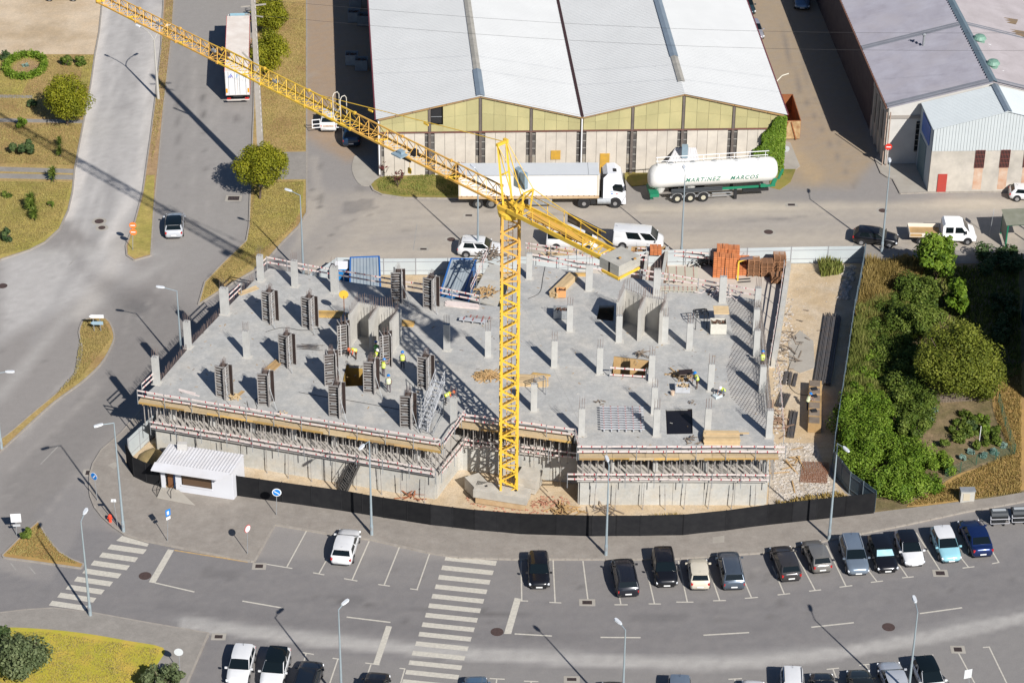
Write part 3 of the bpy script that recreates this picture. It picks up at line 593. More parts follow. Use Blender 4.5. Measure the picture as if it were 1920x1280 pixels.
# starter bars along the left and right edges
m = MB()
for a, b, n in ((dk[22], dk[21], 26), (dk[21], dk[20], 26), (dk[20], dk[19], 22)):
    for i in range(n):
        p = a + (b - a) * (i + random.uniform(-.2, .2)) / n
        for o in (0.06, .22): m.bar((p.x - o * .7, p.y + o * .7, DZ - .4), (p.x - o * .7 + random.uniform(-.12, .05), p.y + o * .7, DZ + random.uniform(.25, .6)), .024)
m.build('starter_bar', M_CAGE, bld, world=True)
m = MB()
for a, b, n in ((dk[8], dk[7], 34), (dk[7], dk[6], 56)):
    for i in range(n):
        p = a + (b - a) * i / n
        for o in (0.05, .3): m.bar((p.x - o, p.y, DZ - .1), (p.x - o + random.uniform(-.05, .05), p.y, DZ + random.uniform(1.0, 1.6)), .02)
    for z in (.3, .6, .9, 1.2):
        for o in (0.05, .3): m.bar((a.x - o, a.y, DZ + z), (b.x - o, b.y, DZ + z), .016)
m.build('edge_rebar_cage', mat('grey_rebar', (0.24, 0.23, 0.22), .7, (.16, .12, .10), 3, .5), bld, world=True)
# rebar mat lying on the deck at the right
MATP = [(1362, 560), (1412, 566), (1438, 806), (1430, 806), (1370, 745), (1362, 690), (1376, 640)]
mp = [D(*p) for p in MATP]; m = MB(); P2 = [(p.x, p.y) for p in mp]
xs = [p[0] for p in P2]; ys = [p[1] for p in P2]
def clip_lines(dirv, step, z, w):
    d = V(dirv).normalized(); nrm = V((-d.y, d.x)); c = V((sum(xs) / len(xs), sum(ys) / len(ys)))
    for k in range(-70, 71):
        o = c + nrm * (k * step); T = []
        for i in range(len(P2)):
            a, b = V(P2[i]), V(P2[(i + 1) % len(P2)]); e = b - a; den = d.x * e.y - d.y * e.x
            if abs(den) < 1e-9: continue
            q = a - o; t = (q.x * e.y - q.y * e.x) / den; s = (q.x * d.y - q.y * d.x) / den
            if 0 <= s < 1: T.append(t)
        T.sort()
        for a, b in zip(T[::2], T[1::2]):
            if b - a > .1: m.bar((o.x + d.x * a, o.y + d.y * a, z), (o.x + d.x * b, o.y + d.y * b, z), w)
clip_lines((1, -.42), .28, DZ + .03, .015); clip_lines((.42, 1), .28, DZ + .05, .015)
t = thing('rebar_mat', 'grid of reinforcing bars laid on the deck along its right edge', 'rebar mat', D(1400, 690)); m.build('bar', mat('pale_rebar', (.26, .25, .26), .6, (.2, .15, .12), 2, .5), t, world=True)

# ---------------------------------------------------------------- formwork, props and guard rails along the front
def guard(name, label, pts, z, heights=(1.05, 0.58), post=2.3, h=1.15, parent=None, w=0.15, group=None, lean=0):
    P_ = [V((p[0], p[1], z)) for p in pts]; t = thing(name, label, 'guard rail', P_[0], group=group)
    for a, b in zip(P_[:-1], P_[1:]):
        L = (b - a).length
        if L < .05: continue
        u = (b - a) / L; n = max(1, round(L / 2.7)); nrm = V((-u.y, u.x, 0))
        for hh in heights:
            for i in range(n):
                p = a + u * (L * i / n); q = a + u * (L * (i + 1) / n - .03); dz1, dz2 = random.uniform(-.035, .035), random.uniform(-.035, .035)
                mb = MB(); s = 0.0; LL = (q - p).length; red = False; off = random.uniform(.2, .8)
                lim = [0.0]; x = off
                while x < LL - .12: lim += [x, x + .09]; x += .82
                lim.append(LL); k = 0
                for j in range(len(lim) - 1):
                    r1 = p + u * lim[j]; r2 = p + u * lim[j + 1]; f1 = lim[j] / LL; f2 = lim[j + 1] / LL
                    mb.bar((r1.x, r1.y, z + hh + dz1 + (dz2 - dz1) * f1), (r2.x, r2.y, z + hh + dz1 + (dz2 - dz1) * f2), .03, w, k=j % 2)
                mb.build('guard_board', M_RW, t, world=True)
        n = max(1, round(L / post))
        for i in range(n + 1):
            p = a + u * (L * i / n) - nrm * .05; MB().bar((p.x, p.y, z - .25), (p.x + lean, p.y, z + h + .05), .05).build('post', M_GALV, t, world=True)
    return t
M_FAL = mat('formwork_deck_board', (0.55, 0.42, 0.25), .8, (0.45, 0.34, 0.2), 2, .5, objvar=.15)
PROP = MB(); PROP.tube((0, 0, 0), (0, 0, 1.35), .045, 6); PROP.tube((0, 0, 1.35), (0, 0, 2.28), .034, 6); PROP.box((0, 0, .006), (.14, .14, .012)); PROP.box((0, 0, 2.28), (.14, .14, .012)); PROP.tube((0, 0, 1.3), (0, 0, 1.42), .05, 6)
PROPM = PROP.mesh('prop', [mat('prop_steel', (0.46, 0.45, 0.43), .5, (0.28, 0.24, 0.21), 5, .5, metal=.2)])
PROPL = MB(); PROPL.tube((0, 0, 0), (0, 0, 1.5), .034, 6); PROPL.tube((0, 0, 1.5), (0, 0, 2.5), .026, 6); PROPL.box((0, 0, .01), (.14, .14, .02)); PROPL.tube((0, 0, 1.45), (0, 0, 1.57), .05, 6)
PROPLM = PROPL.mesh('prop', [MATS['prop_steel']])
def edge_formwork(a, b, out, label, rows=(.2, 1.0, 1.9, 2.9), width=0.95, step=.60, fade=0.0):
    """platform of boards outside the deck edge, yellow beams under it, steel props between the floors"""
    a, b = V((a[0], a[1], 0)), V((b[0], b[1], 0)); L = (b - a).length; u = (b - a) / L; o = V(out).normalized(); t = thing('formwork_platform', label, 'formwork', (a.x, a.y, LZ))
    zt = DZ - .22; n = max(1, round(L / 2.5))
    for i in range(n):
        for j in range(3):
            p = a + u * (L * i / n) + o * (.17 + j * width / 3); q = a + u * (L * (i + .99) / n) + o * (.17 + j * width / 3)
            MB().bar((p.x, p.y, zt), (q.x, q.y, zt), width / 3 - .02, .04).build('platform_board', M_FAL, t, world=True)
    for j, w in ((width - .06, .1),):
        n2 = max(1, round(L / 2.0))
        for i in range(n2):
            p = a + u * (L * i / n2) + o * j; q = a + u * (L * (i + .99) / n2) + o * j
            dz_ = random.uniform(-.03, .02); MB().bar((p.x, p.y, zt - .13 + dz_), (q.x, q.y, zt - .13 + random.uniform(-.03, .02)), w, random.choice((.2, .22, .14))).build('edge_beam', random.choice((M_TIMY, M_TIMY, M_TIM, M_FAL)), t, world=True)
    n = max(2, round(L / .62))
    for i in range(n):
        p = a + u * (L * (i + .5) / n) + o * (width - .12); q = p - o * 3.2
        MB().bar((p.x, p.y, zt - .34), (q.x, q.y, zt - .34), .08, .16).build('cross_beam', M_TIM, t, world=True)
        p2 = p - o * .3; MB().bar((p.x, p.y, zt - .22), (p2.x, p2.y, zt + .03), .03).build('bracket', M_DARK, t, world=True)
    for r in rows:
        n = max(2, round(L / step))
        for i in range(n):
            if random.random() < fade: continue
            p = a + u * (L * (i + .5 + random.uniform(-.18, .18)) / n) - o * (r - .75 + random.uniform(-.12, .12))
            q = piece('prop', PROPM, t, (p.x, p.y, LZ), world=True); q.rotation_euler = (random.uniform(-.02, .02), random.uniform(-.02, .02), 0)
    return t
A1, B1 = dk[0] + V((-.35, 0, 0)), dk[1]; n1 = V((sin(ang1), -cos(ang1), 0))
edge_formwork(A1, B1, n1, 'long yellow timber formwork edge with rows of props on the left block')
edge_formwork(dk[2], dk[3], V(((dk[3] - dk[2]).y, -(dk[3] - dk[2]).x, 0)), 'recessed formwork edge behind the crane mast between the two blocks', step=.75)
edge_formwork(dk[4], dk[5] + V((.3, 0, 0)), (0, -1, 0), 'straight yellow formwork edge with props on the right block')
guard('guard_rail', 'red and white guard rail along the front edge of the left block deck', [A1 + n1 * .95, B1 + n1 * .95], DZ - .2)
guard('guard_rail', 'short guard rail slanting up the right side of the left block deck', [B1 + n1 * .95 + V((.1, 0, 0)), dk[2] + V((.25, -.2, 0))], DZ - .3)
guard('guard_rail', 'guard rail on the recessed deck edge crossing behind the crane mast', [dk[2] + V((0, -.9, 0)), dk[3] + V((.1, -.9, 0))], DZ - .2)
guard('guard_rail', 'short guard rail stepping down to the right block deck', [dk[3] + V((.1, -.9, 0)), dk[4] + V((0, -.9, 0))], DZ - .2)
guard('guard_rail', 'straight guard rail along the front edge of the right block deck', [dk[4] + V((-.2, -.95, 0)), dk[5] + V((.8, -.95, 0))], DZ - .2)
e = [V((p.x, p.y, 0)) for p in lf]
guard('guard_rail', 'lower guard rail along the first floor of the left block', [e[0] + V((0, -.35, 0)), e[1] + V((-.1, -.35, 0))], LZ - .42)
guard('guard_rail', 'lower guard rail up the right side of the left block', [e[1] + V((.3, -.3, 0)), e[2] + V((.3, 0, 0))], LZ - .42)
guard('guard_rail', 'lower guard rail on the recessed first floor edge', [e[2] + V((0, -.3, 0)), e[3] + V((0, -.3, 0))], LZ - .42)
guard('guard_rail', 'lower guard rail along the first floor of the right block', [e[4] + V((-.8, -.35, 0)), e[5] + V((0, -.35, 0))], LZ - .42)
guard('guard_rail', 'guard rail at the front left corner of the deck', [dk[0] + V((-.35, -.3, 0)), dk[22] + V((-.2, 0.2, 0))], DZ)
guard('guard_rail', 'guard rail on the left deck edge beside the third column', [D(424, 578), D(452, 551)], DZ)
guard('guard_rail', 'guard rail at the far left corner of the deck', [D(478, 523), D(500, 503)], DZ)
guard('guard_rail', 'guard rail along the far edge of the left deck past three columns', [D(500, 501), D(619, 524), D(645, 528), D(797, 553), D(900, 574)], DZ)
guard('guard_rail', 'guard rail up the slanting ramp edge left of the crane mast', [G(882, 556, DZ), G(914, 485, DZ)], DZ)
guard('guard_rail', 'guard rail along the far edge of the right deck', [D(996, 496), D(1100, 512), D(1200, 525), D(1309, 543), D(1424, 565)], DZ)
guard('guard_rail', 'topmost guard rail above the white vans', [G(985, 474, 3.2), G(1130, 494, 3.2), G(1215, 497, 3.2)], 3.2)
guard('guard_rail', 'guard rail between the counterweight and the orange bricks', [G(1195, 470, 1.4), G(1330, 480, 1.4)], .6)
guard('guard_rail', 'double guard rail along the right edge of the building', [G(1455, 690, 2.4), G(1462, 720, 2.4), G(1470, 830, 2.4)], 2.2)
guard('guard_rail', 'guard rail at the hole behind the second core', [D(1143, 706), D(1211, 711)], DZ, heights=(.9, .25))
# poles standing against the lower walls
def pole_row(a, b, n, label):
    t = thing('wall_props', label, 'steel props', (a.x, a.y, 0))
    for i in range(n):
        p = a + (b - a) * (i + .5) / n; q = piece('prop', PROPLM, t, (p.x + random.uniform(-.2, .2), p.y - random.uniform(-.05, .25), 0.02), world=True); q.rotation_euler = (random.uniform(-.03, .03), random.uniform(-.05, .05), 0)
pole_row(e[0] + V((1, 0, 0)), e[1], 12, 'row of single props against the lower wall of the left block')
pole_row(e[4] + V((.5, 0, 0)), e[5], 8, 'row of single props against the lower wall of the right block')
pole_row(e[2], e[3], 4, 'props standing in the recess behind the crane')
t = thing('interior_columns', 'concrete columns standing between the first floor and the deck', 'columns', (e[4].x, e[4].y + 1.2, LZ))
for x in (1146, 1228, 1323, 1434): p = G(x, 882, LZ); MB().box((p.x, e[4].y + 1.3, (LZ + DZ) / 2 - .12), (.45, .4, DZ - LZ - .26)).build('column', M_COLC, t, world=True)
for k in range(7): p = e[0] + (e[1] - e[0]) * (k + .5) / 7; MB().box((p.x, p.y + 1.6, (LZ + DZ) / 2 - .12), (.45, .4, DZ - LZ - .26)).build('column', M_COLC, t, world=True)

# ---------------------------------------------------------------- column formworks standing on the deck
def make_form(label):
    t = thing('column_formwork', label, 'column formwork', (0, 0, 0), group='panel formworks round freshly cast columns')
    H = 3.0; Wd = .86
    for i in range(4):
        R = Matrix.Rotation(i * pi / 2, 3, 'Z'); c = R @ V((-.22, -.27, 0))
        f = MB()
        for s in (-1, 1): f.box(c + R @ V((s * (Wd / 2 - .03), -.05, H / 2 + .03)), (.06, .12, H), i * pi / 2)
        for k in range(12):
            z = .08 + k * (H - .1) / 11; f.box(c + R @ V((0, -.055, z)), (Wd - .12, .1, .065), i * pi / 2)
        fr = f.build('panel_frame', M_FRM, t)
        MB().box(c + R @ V((0, .012, H / 2 + .03)), (Wd, .02, H), i * pi / 2).build('plywood_face', M_PLY, fr)
        for z in (.5, 1.3, 2.2): MB().box(c + R @ V((0, -.13, z)), (Wd * .5, .05, .07), i * pi / 2).build('clamp', M_GALV, fr)
        if i == 0:
            MB().box(c + R @ V((.05, -.115, 2.2)), (.22, .01, .12)).build('label_plate', M_WPL, fr)
    MB().box((0, 0, 1.4), (.42, .42, 2.75)).build('column_core', M_COLC, t)
    m = MB(); rebars(m, 0, 0, 2.7, .32, .3, 1.0, 4, r=.012); m.build('starter_bar', M_CAGE, t)
    m = MB(); m.tube((.35, -.45, 2.0), (1.0, -1.1, .05), .025, 5); m.build('brace', M_GALV, t)
    m = MB(); m.bar((.33, .33, 0.02), (.33, .33, 3.1), .09, .09); m.bar((.36, -.36, 0.02), (.36, -.36, 3.12), .07, .07); m.build('corner_rail', mat('pale_steel_edge', (.52, .50, .48), .5), t)
    return t
FORMS = [(422, 742, 22, 'leftmost formwork, three-sided, near the front left corner of the deck'), (500, 755, 4, 'ladder-like formwork with yellow planks leaning behind it'), (508, 601, 24, 'formwork nearest the far left corner of the deck'), (582, 612, 24, 'formwork right of the one in the far left corner'), (540, 683, 24, 'formwork alone in the middle of the left deck'), (622, 718, -14, 'formwork at the left rim of the yellow-lined opening'), (633, 777, 8, 'formwork just in front of the yellow-lined opening'), (697, 732, 4, 'formwork at the right rim of the yellow-lined opening'), (799, 724, 20, 'formwork behind the scaffold stair'), (766, 797, 6, 'formwork nearest the front edge, left of the scaffold stair'), (645, 662, 70, 'dark formwork against the left blade of the first core'), (724, 682, 70, 'dark formwork against the right blade of the first core'), (747, 563, -4, 'formwork at the far guard rail between the two cabins'), (809, 575, 20, 'formwork at the far guard rail beside the leaning cabin')]
f0 = make_form('x')
for i, (x, y, a, lab) in enumerate(FORMS):
    p = D(x, y)
    if i == 0: o = f0; o.location = p; o.rotation_euler = (0, 0, radians(-a)); o['label'] = lab
    else: o = copy_tree(f0, p, radians(-a), lab)
M_RST = mat('rust_beige', (.55, .42, .26), .8, (.40, .26, .14), 1.5, .5)
# ---------------------------------------------------------------- tower crane
cx, cy = -0.19, 171.67
cr = thing('tower_crane', 'yellow lattice tower crane rising in front of the recess between the blocks', 'crane', (cx, cy, 0))
mrz = radians(4); MW = 0.66; MH0, MH1 = 0.9, 26.9
def mp_(sx, sy, z, w=MW): return V((cx + cos(mrz) * sx * w - sin(mrz) * sy * w, cy + sin(mrz) * sx * w + cos(mrz) * sy * w, z))
CS = [(-1, -1), (1, -1), (1, 1), (-1, 1)]
secs = 9; sh = (MH1 - MH0) / secs
for k in range(secs):
    z0 = MH0 + k * sh; z1 = z0 + sh; m = MB(); mt = M_YEL if k < 7 else M_YELR
    for s in CS: m.bar(mp_(*s, z0), mp_(*s, z1), .175, .175)
    for i in range(4):
        a, b = CS[i], CS[(i + 1) % 4]
        for q in range(2):
            za = z0 + q * sh / 2; zb = za + sh / 2
            m.bar(mp_(*a, za), mp_(*b, (za + zb) / 2), .09); m.bar(mp_(*b, (za + zb) / 2), mp_(*a, zb), .105)
        m.bar(mp_(*a, z0 + .05), mp_(*b, z0 + .05), .09)
    for s in CS: m.box(mp_(*s, z0), (.22, .22, .16), mrz)
    m.build('mast_section', mt, cr, world=True)
lad = MB()
for s in (-.18, .18): lad.bar((cx + s, cy + .35, MH0), (cx + s, cy + .35, MH1), .05)
for k in range(80): z = MH0 + .3 + k * .32; lad.bar((cx - .18, cy + .35, z), (cx + .18, cy + .35, z), .03)
lad.build('ladder', M_YELR, cr, world=True)
m = MB(); m.lathe([(.95, 26.7), (1.0, 26.85), (1.0, 27.1), (.8, 27.2)], (cx, cy, 0), 16); m.box((cx, cy, 27.35), (1.5, 1.5, .35), radians(-45)); m.build('slewing_ring', M_YEL, cr, world=True)
JZ = 27.6; JD = V((cos(radians(134.94)), sin(radians(134.94)), 0)); JN = V((-JD.y, JD.x, 0)); J0 = V((cx, cy, JZ)); JL = 51.5
top0 = V((cx, cy, 0))
# jib: one top chord, two bottom chords
jh, jw = 1.25, .55
def jp(s, side, up): return J0 + JD * s + JN * (side * jw) + V((0, 0, up))
ns = 9; sl = (JL - 1.0) / ns
for k in range(ns):
    s0 = 1.0 + k * sl; s1 = s0 + sl - .04; hh = jh * (1.0 if k < 6 else 0.85); m = MB(); big = .10 if k < 4 else .075
    m.bar(jp(s0, 0, hh), jp(s1, 0, hh), big)
    for sd_ in (-1, 1): m.bar(jp(s0, sd_, 0), jp(s1, sd_, 0), big + .02, big + .05)
    nn = 5
    for q in range(nn):
        a = s0 + sl * q / nn; b = s0 + sl * (q + .5) / nn; c = s0 + sl * (q + 1) / nn
        for sd_ in (-1, 1): m.bar(jp(a, sd_, 0), jp(b, 0, hh), .045); m.bar(jp(b, 0, hh), jp(c, sd_, 0), .045)
        m.bar(jp(a, -1, 0), jp(a, 1, 0), .05); m.bar(jp(a, -1, 0), jp(c, 1, 0), .045)
    for sd_ in (-1, 0, 1): m.box(jp(s0, sd_, hh if sd_ == 0 else 0), (.22, .2, .2), radians(134.94))
    m.build('jib_section', M_YELR if k < 3 or k > 5 else M_YEL, cr, world=True)
m = MB(); m.bar(jp(JL, -1, 0), jp(JL, 1, 0), .2, .3); m.bar(jp(JL, -1, 0), jp(JL, 0, jh * .85), .08); m.bar(jp(JL, 1, 0), jp(JL, 0, jh * .85), .08); m.box(jp(JL + .1, 0, .3), (.5, .5, .35), radians(134.94)); m.build('jib_tip', M_YEL, cr, world=True)
for s in (6, 14.5, 22.5, 31, 39.5, 46.5):
    m = MB(); m.box(jp(s, 1, .05), (.7, .12, .12), radians(134.94)); m.bar(jp(s - .3, -1, .1), jp(s + .3, 1, .1), .1, .08); m.build('cable_guide', M_YEL, cr, world=True)
for s in (27.5, 35.5, 43):
    m = MB(); m.box(jp(s, .3, .7), (.5, .3, .18), radians(134.94)); m.build('floodlight', M_GALV, cr, world=True)
# trolley with its platform, access hoops
m = MB(); m.box(jp(11.6, 1.6, .2), (1.1, .8, .12), radians(134.94)); m.box(jp(11.6, 1.3, .35), (.5, .4, .3), radians(134.94)); m.build('trolley_platform', mat('blue_grey_steel', (.27, .36, .42), .5, (.2, .27, .32), 3, .5), cr, world=True)
m = MB(); 
for sd_ in (-1, 1): m.bar(jp(12.2, sd_ * 1.1, -.15), jp(10.6, sd_ * 1.1, -.15), .1, .2)
m.box(jp(10.8, 0, .35), (.45, .5, .45), radians(134.94)); m.build('trolley', M_DARK, cr, world=True)
m = MB(); m.tube(jp(11.4, 0, -.2), jp(11.4, 0, -1.3), .015, 4); m.box(jp(11.4, 0, -1.5), (.3, .14, .45), radians(134.94)); m.build('hook_block', M_YEL, cr, world=True)
m = MB()
for s in (19.2, 20.1):
    m.path([jp(s, -.6, .3), jp(s, -.6, 2.0), jp(s, -.3, 2.25), jp(s, .3, 2.25), jp(s, .6, 2.0), jp(s, .6, .3)], .035, 4)
m.build('access_hoop', mat('pale_tube', (.62, .58, .5), .5), cr, world=True)
# tower head: portal frame, tie bars
hd = lambda s, side, up: J0 + JD * s + JN * side + V((0, 0, up))
HT = 4.9
m = MB()
for sd_ in (-.5, .5):
    m.bar(hd(.35, sd_ * .9, 0), hd(1.0, sd_ * .9, HT), .16); m.bar(hd(-1.0, sd_ * .9, .1), hd(.95, sd_ * .9, HT - .1), .06)
m.bar(hd(1.0, -.55, HT), hd(1.0, .55, HT), .22); m.bar(hd(.7, -.45, 2.4), hd(.7, .45, 2.4), .1); m.box(hd(1.05, -.45, HT + .02), (.4, .22, .3), radians(134.94))
m.build('tower_head', M_YEL, cr, world=True)
m = MB()
for s in (-.5, .5): m.bar(hd(-1.6, s, .1), hd(-1.9, s, 1.9), .13); m.bar(hd(-.5, s, .1), hd(-1.9, s, 1.9), .1)
m.bar(hd(-1.9, -.5, 1.9), hd(-1.9, .5, 1.9), .1)
m.build('rear_strut', M_YEL, cr, world=True)
m = MB(); m.tube(hd(1.0, -.3, HT), hd(22, 0, jh + .05), .035, 5); m.tube(hd(22.0, 0, jh + .05), hd(39, 0, jh * .85), .03, 5); m.box(hd(9.6, -.17, 3.25), (.5, .1, .16), radians(134.94)); m.box(hd(16, -.08, 2.1), (.5, .1, .14), radians(134.94))
for s in (-.5, .5):
    m.tube(hd(1.0, s, HT), hd(-1.9, s, 1.9), .03, 5); m.tube(hd(-1.9, s, 1.9), hd(-10.0, s * 1.5, .35), .035, 5)
m.build('tie_bar', M_YEL, cr, world=True)
m = MB(); m.box(hd(.2, -1.0, 1.9), (.55, .5, 1.5), radians(134.94)); m.box(hd(-.45, -.95, 1.9), (.5, .35, 1.35), radians(134.94)); m.build('switch_cabinet', MATS['blue_grey_steel'], cr, world=True)
# counter jib and ballast
CJL = 10.6
m = MB()
for s in (-.75, .75): m.bar(hd(-.4, s, -.1), hd(-CJL, s, -.1), .14, .34)
for k in range(12): q = -.8 - k * .82; m.bar(hd(q, -.75, -.1), hd(q - .8, .75, -.1), .07); m.bar(hd(q, -.75, -.1), hd(q, .75, -.1), .07)
m.build('counter_jib', M_YEL, cr, world=True)
m = MB()
for k in range(5): q = -1.4 - k * 1.75; m.bar(hd(q, .8, .0), hd(q, .8, 1.05), .05)
m.bar(hd(-1.4, .8, 1.0), hd(-9.2, .8, 1.0), .045); m.bar(hd(-1.4, .8, .55), hd(-9.2, .8, .55), .035)
for k in range(5): q = -1.4 - k * 1.75; m.bar(hd(q, -.8, .0), hd(q, -.8, 1.05), .05)
m.bar(hd(-1.4, -.8, 1.0), hd(-9.2, -.8, 1.0), .045)
m.build('walkway_rail', M_YEL, cr, world=True)
m = MB(); m.box(hd(-5.2, .1, .12), (6.0, .9, .05), radians(134.94)); m.build('walkway', M_YELR, cr, world=True)
m = MB(); m.box(hd(-6.9, -.93, .62), (3.5, .04, .8), radians(134.94)); m.build('notice_board', mat('dark_grey_panel', (.10, .09, .085), .7), cr, world=True)
M_BAL = mat('ballast_concrete', (0.46, 0.44, 0.39), 0.9, (0.34, 0.32, 0.28), 1.3, .55)
for k in range(2):
    zz = -.62 + k * .44; m = MB().box(hd(-CJL - .85, 0, zz + .21), (1.95, 2.3, .42), radians(134.94)); m.build('ballast_block', M_BAL, cr, world=True)
MB().box(hd(-CJL - 1.0, .3, -.95), (1.3, 1.0, .6), radians(134.94)).build('ballast_block', M_BAL, cr, world=True)
m = MB()
for s in (-.55, .35): m.box(hd(-CJL + .12, s, -.2), (.06, .12, .82), radians(134.94)); m.box(hd(-CJL - .85, 1.12, -.2 + s * 0), (.16, .07, .85), radians(134.94))
m.build('ballast_strap', M_DARK, cr, world=True)
m = MB(); m.bar(hd(-CJL - .2, 1.2, -.75), hd(-CJL - 1.9, 1.2, -.75), .12, .2); m.bar(hd(-CJL - 1.9, -1.0, -.72), hd(-CJL - 1.9, 1.2, -.72), .12, .16); m.build('ballast_frame', M_YEL, cr, world=True)
m = MB()
for a, b in ((-.35, .4), (-1.2, -.3)): m.lathe([(.12, .4), (.12, .45), (.05, .5)], hd(-CJL - .85 + a, b, 0), 8)
m.build('lifting_eye', mat('rusty_ring', (.40, .22, .06), .7), cr, world=True)
# foot: cross of concrete ballast blocks
M_FOOT = mat('foot_concrete', (0.52, 0.49, 0.43), 0.9, (0.37, 0.345, 0.30), 1.3, .6, .2, 6)
ft = thing('crane_base_block', 'large pale concrete ballast block in front of the crane mast foot', 'ballast block', G(943, 944)); a0 = radians(-14)
p = G(941, 944); MB().box((p.x, p.y, .38), (4.15, 1.2, .5), a0).build('lower_block', M_RST, ft, world=True)
q = MB().box((p.x, p.y + .05, 1.05), (4.5, 1.4, .7), a0).build('upper_block', M_FOOT, ft, world=True)
m = MB()
for s in (-1.3, 1.2): m.lathe([(.09, 1.5), (.09, 1.56)], (p.x + s * cos(a0), p.y + .05 + s * sin(a0), 0), 8)
m.build('lifting_eye', M_DARK, q, world=True)
ft = thing('crane_base_block', 'squarer concrete ballast block right of the crane mast foot', 'ballast block', G(990, 912)); p = G(992, 915)
MB().box((p.x, p.y, .4), (1.7, 1.7, .5), radians(-20)).build('lower_block', M_FOOT, ft, world=True); MB().box((p.x, p.y, 1.1), (1.75, 1.75, .8), radians(-20)).build('upper_block', M_FOOT, ft, world=True); p = G(1008, 905); MB().box((p.x - .3, p.y + .9, 1.0), (.5, .5, 1.9)).build('stub_column', M_FOOT, ft, world=True)
ft = thing('crane_base_block', 'ballast block in shadow left of the crane mast foot', 'ballast block', G(885, 930)); p = G(893, 925)
MB().box((p.x, p.y, .8), (1.3, 1.6, 1.2), radians(30)).build('block', M_FOOT, ft, world=True)
ft = thing('foundation_slab', 'square concrete plinth under the crane mast', 'foundation', (cx, cy, 0)); MB().box((cx, cy + .2, .45), (2.1, 2.1, .9), radians(-14)).build('slab', M_FOOT, ft, world=True)

# ---------------------------------------------------------------- fences round the site
def fence(name, label, pts, h, m, inner_m=None, step=2.0, th=.05, posts=True, pm=None, z0=.05, split=False, gap=.0):
    P_ = [G(x, y) for x, y in pts]; t = thing(name, label, 'fence', P_[0])
    for a, b in zip(P_[:-1], P_[1:]):
        L = (b - a).length; n = max(1, round(L / step)); d = (b - a) / n; u = d.normalized(); nr = V((-u.y, u.x, 0)) * .07
        for i in range(n):
            p = a + d * i + u * gap; q = a + d * (i + 1) - u * gap
            if inner_m:
                MB().bar((p.x, p.y, z0 + h / 2), (q.x, q.y, z0 + h / 2), .02, h).build('panel', inner_m, t, world=True)
                MB().bar((p.x - nr.x * -.25, p.y + nr.y * .25, z0 + h / 2), (q.x + nr.x * .25, q.y + nr.y * .25, z0 + h / 2), .012, h + .02).build('mesh_cover', m, t, world=True) if False else None
                for z in (.45, h - .35): MB().bar((p.x, p.y, z0 + z), (q.x, q.y, z0 + z), .07, .05).build('rail', pm or M_GALV, t, world=True)
            else: MB().bar((p.x, p.y, z0 + h / 2), (q.x, q.y, z0 + h / 2), th, h + random.uniform(-.015, .015)).build('panel', m, t, world=True)
            if posts: MB().box((p.x, p.y, z0 + h / 2), (.08, .1, h + .06)).build('post', pm or M_GALV, t, world=True)
    return t
fence('mesh_fence', 'long low black mesh fence curving along the front of the site', [(446, 931), (530, 943), (640, 958), (720, 972), (808, 985), (890, 995), (976, 1002), (1110, 1006), (1200, 1006), (1280, 1004), (1360, 996), (1438, 985), (1530, 975), (1638, 963)], 2.05, M_BLK, pm=M_BLK, step=2.4)
fence('mesh_fence', 'black mesh fence round the corner left of the sales kiosk', [(300, 913), (275, 906), (252, 895), (238, 870)], 2.05, M_BLK, pm=M_BLK, step=2.0)
fence('sheet_fence', 'white sheet fence on the left corner of the site, behind the kiosk', [(243, 862), (283, 824), (330, 780), (420, 696), (520, 610), (592, 543)], 2.1, None, M_FENW, step=2.2, pm=mat('fence_post', (.3, .3, .31), .6))
fence('sheet_fence', 'pale sheet fence closing the rear of the site along the back road', [(592, 543), (632, 514), (665, 514), (720, 516), (840, 515), (905, 513), (1000, 512), (1130, 508), (1240, 500), (1330, 497), (1400, 496), (1482, 494), (1620, 492)], 1.75, None, M_FENW, step=3.0, pm=MATS['fence_post'])
fence('sheet_fence', 'blue-grey sheet fence down the right side of the site beside the green plot', [(1620, 494), (1610, 550), (1600, 600), (1587, 690), (1575, 770), (1563, 850), (1560, 884), (1592, 925), (1640, 960)], 2.1, None, M_FENB, step=2.0, pm=mat('dark_fence_post', (.12, .15, .17), .6))

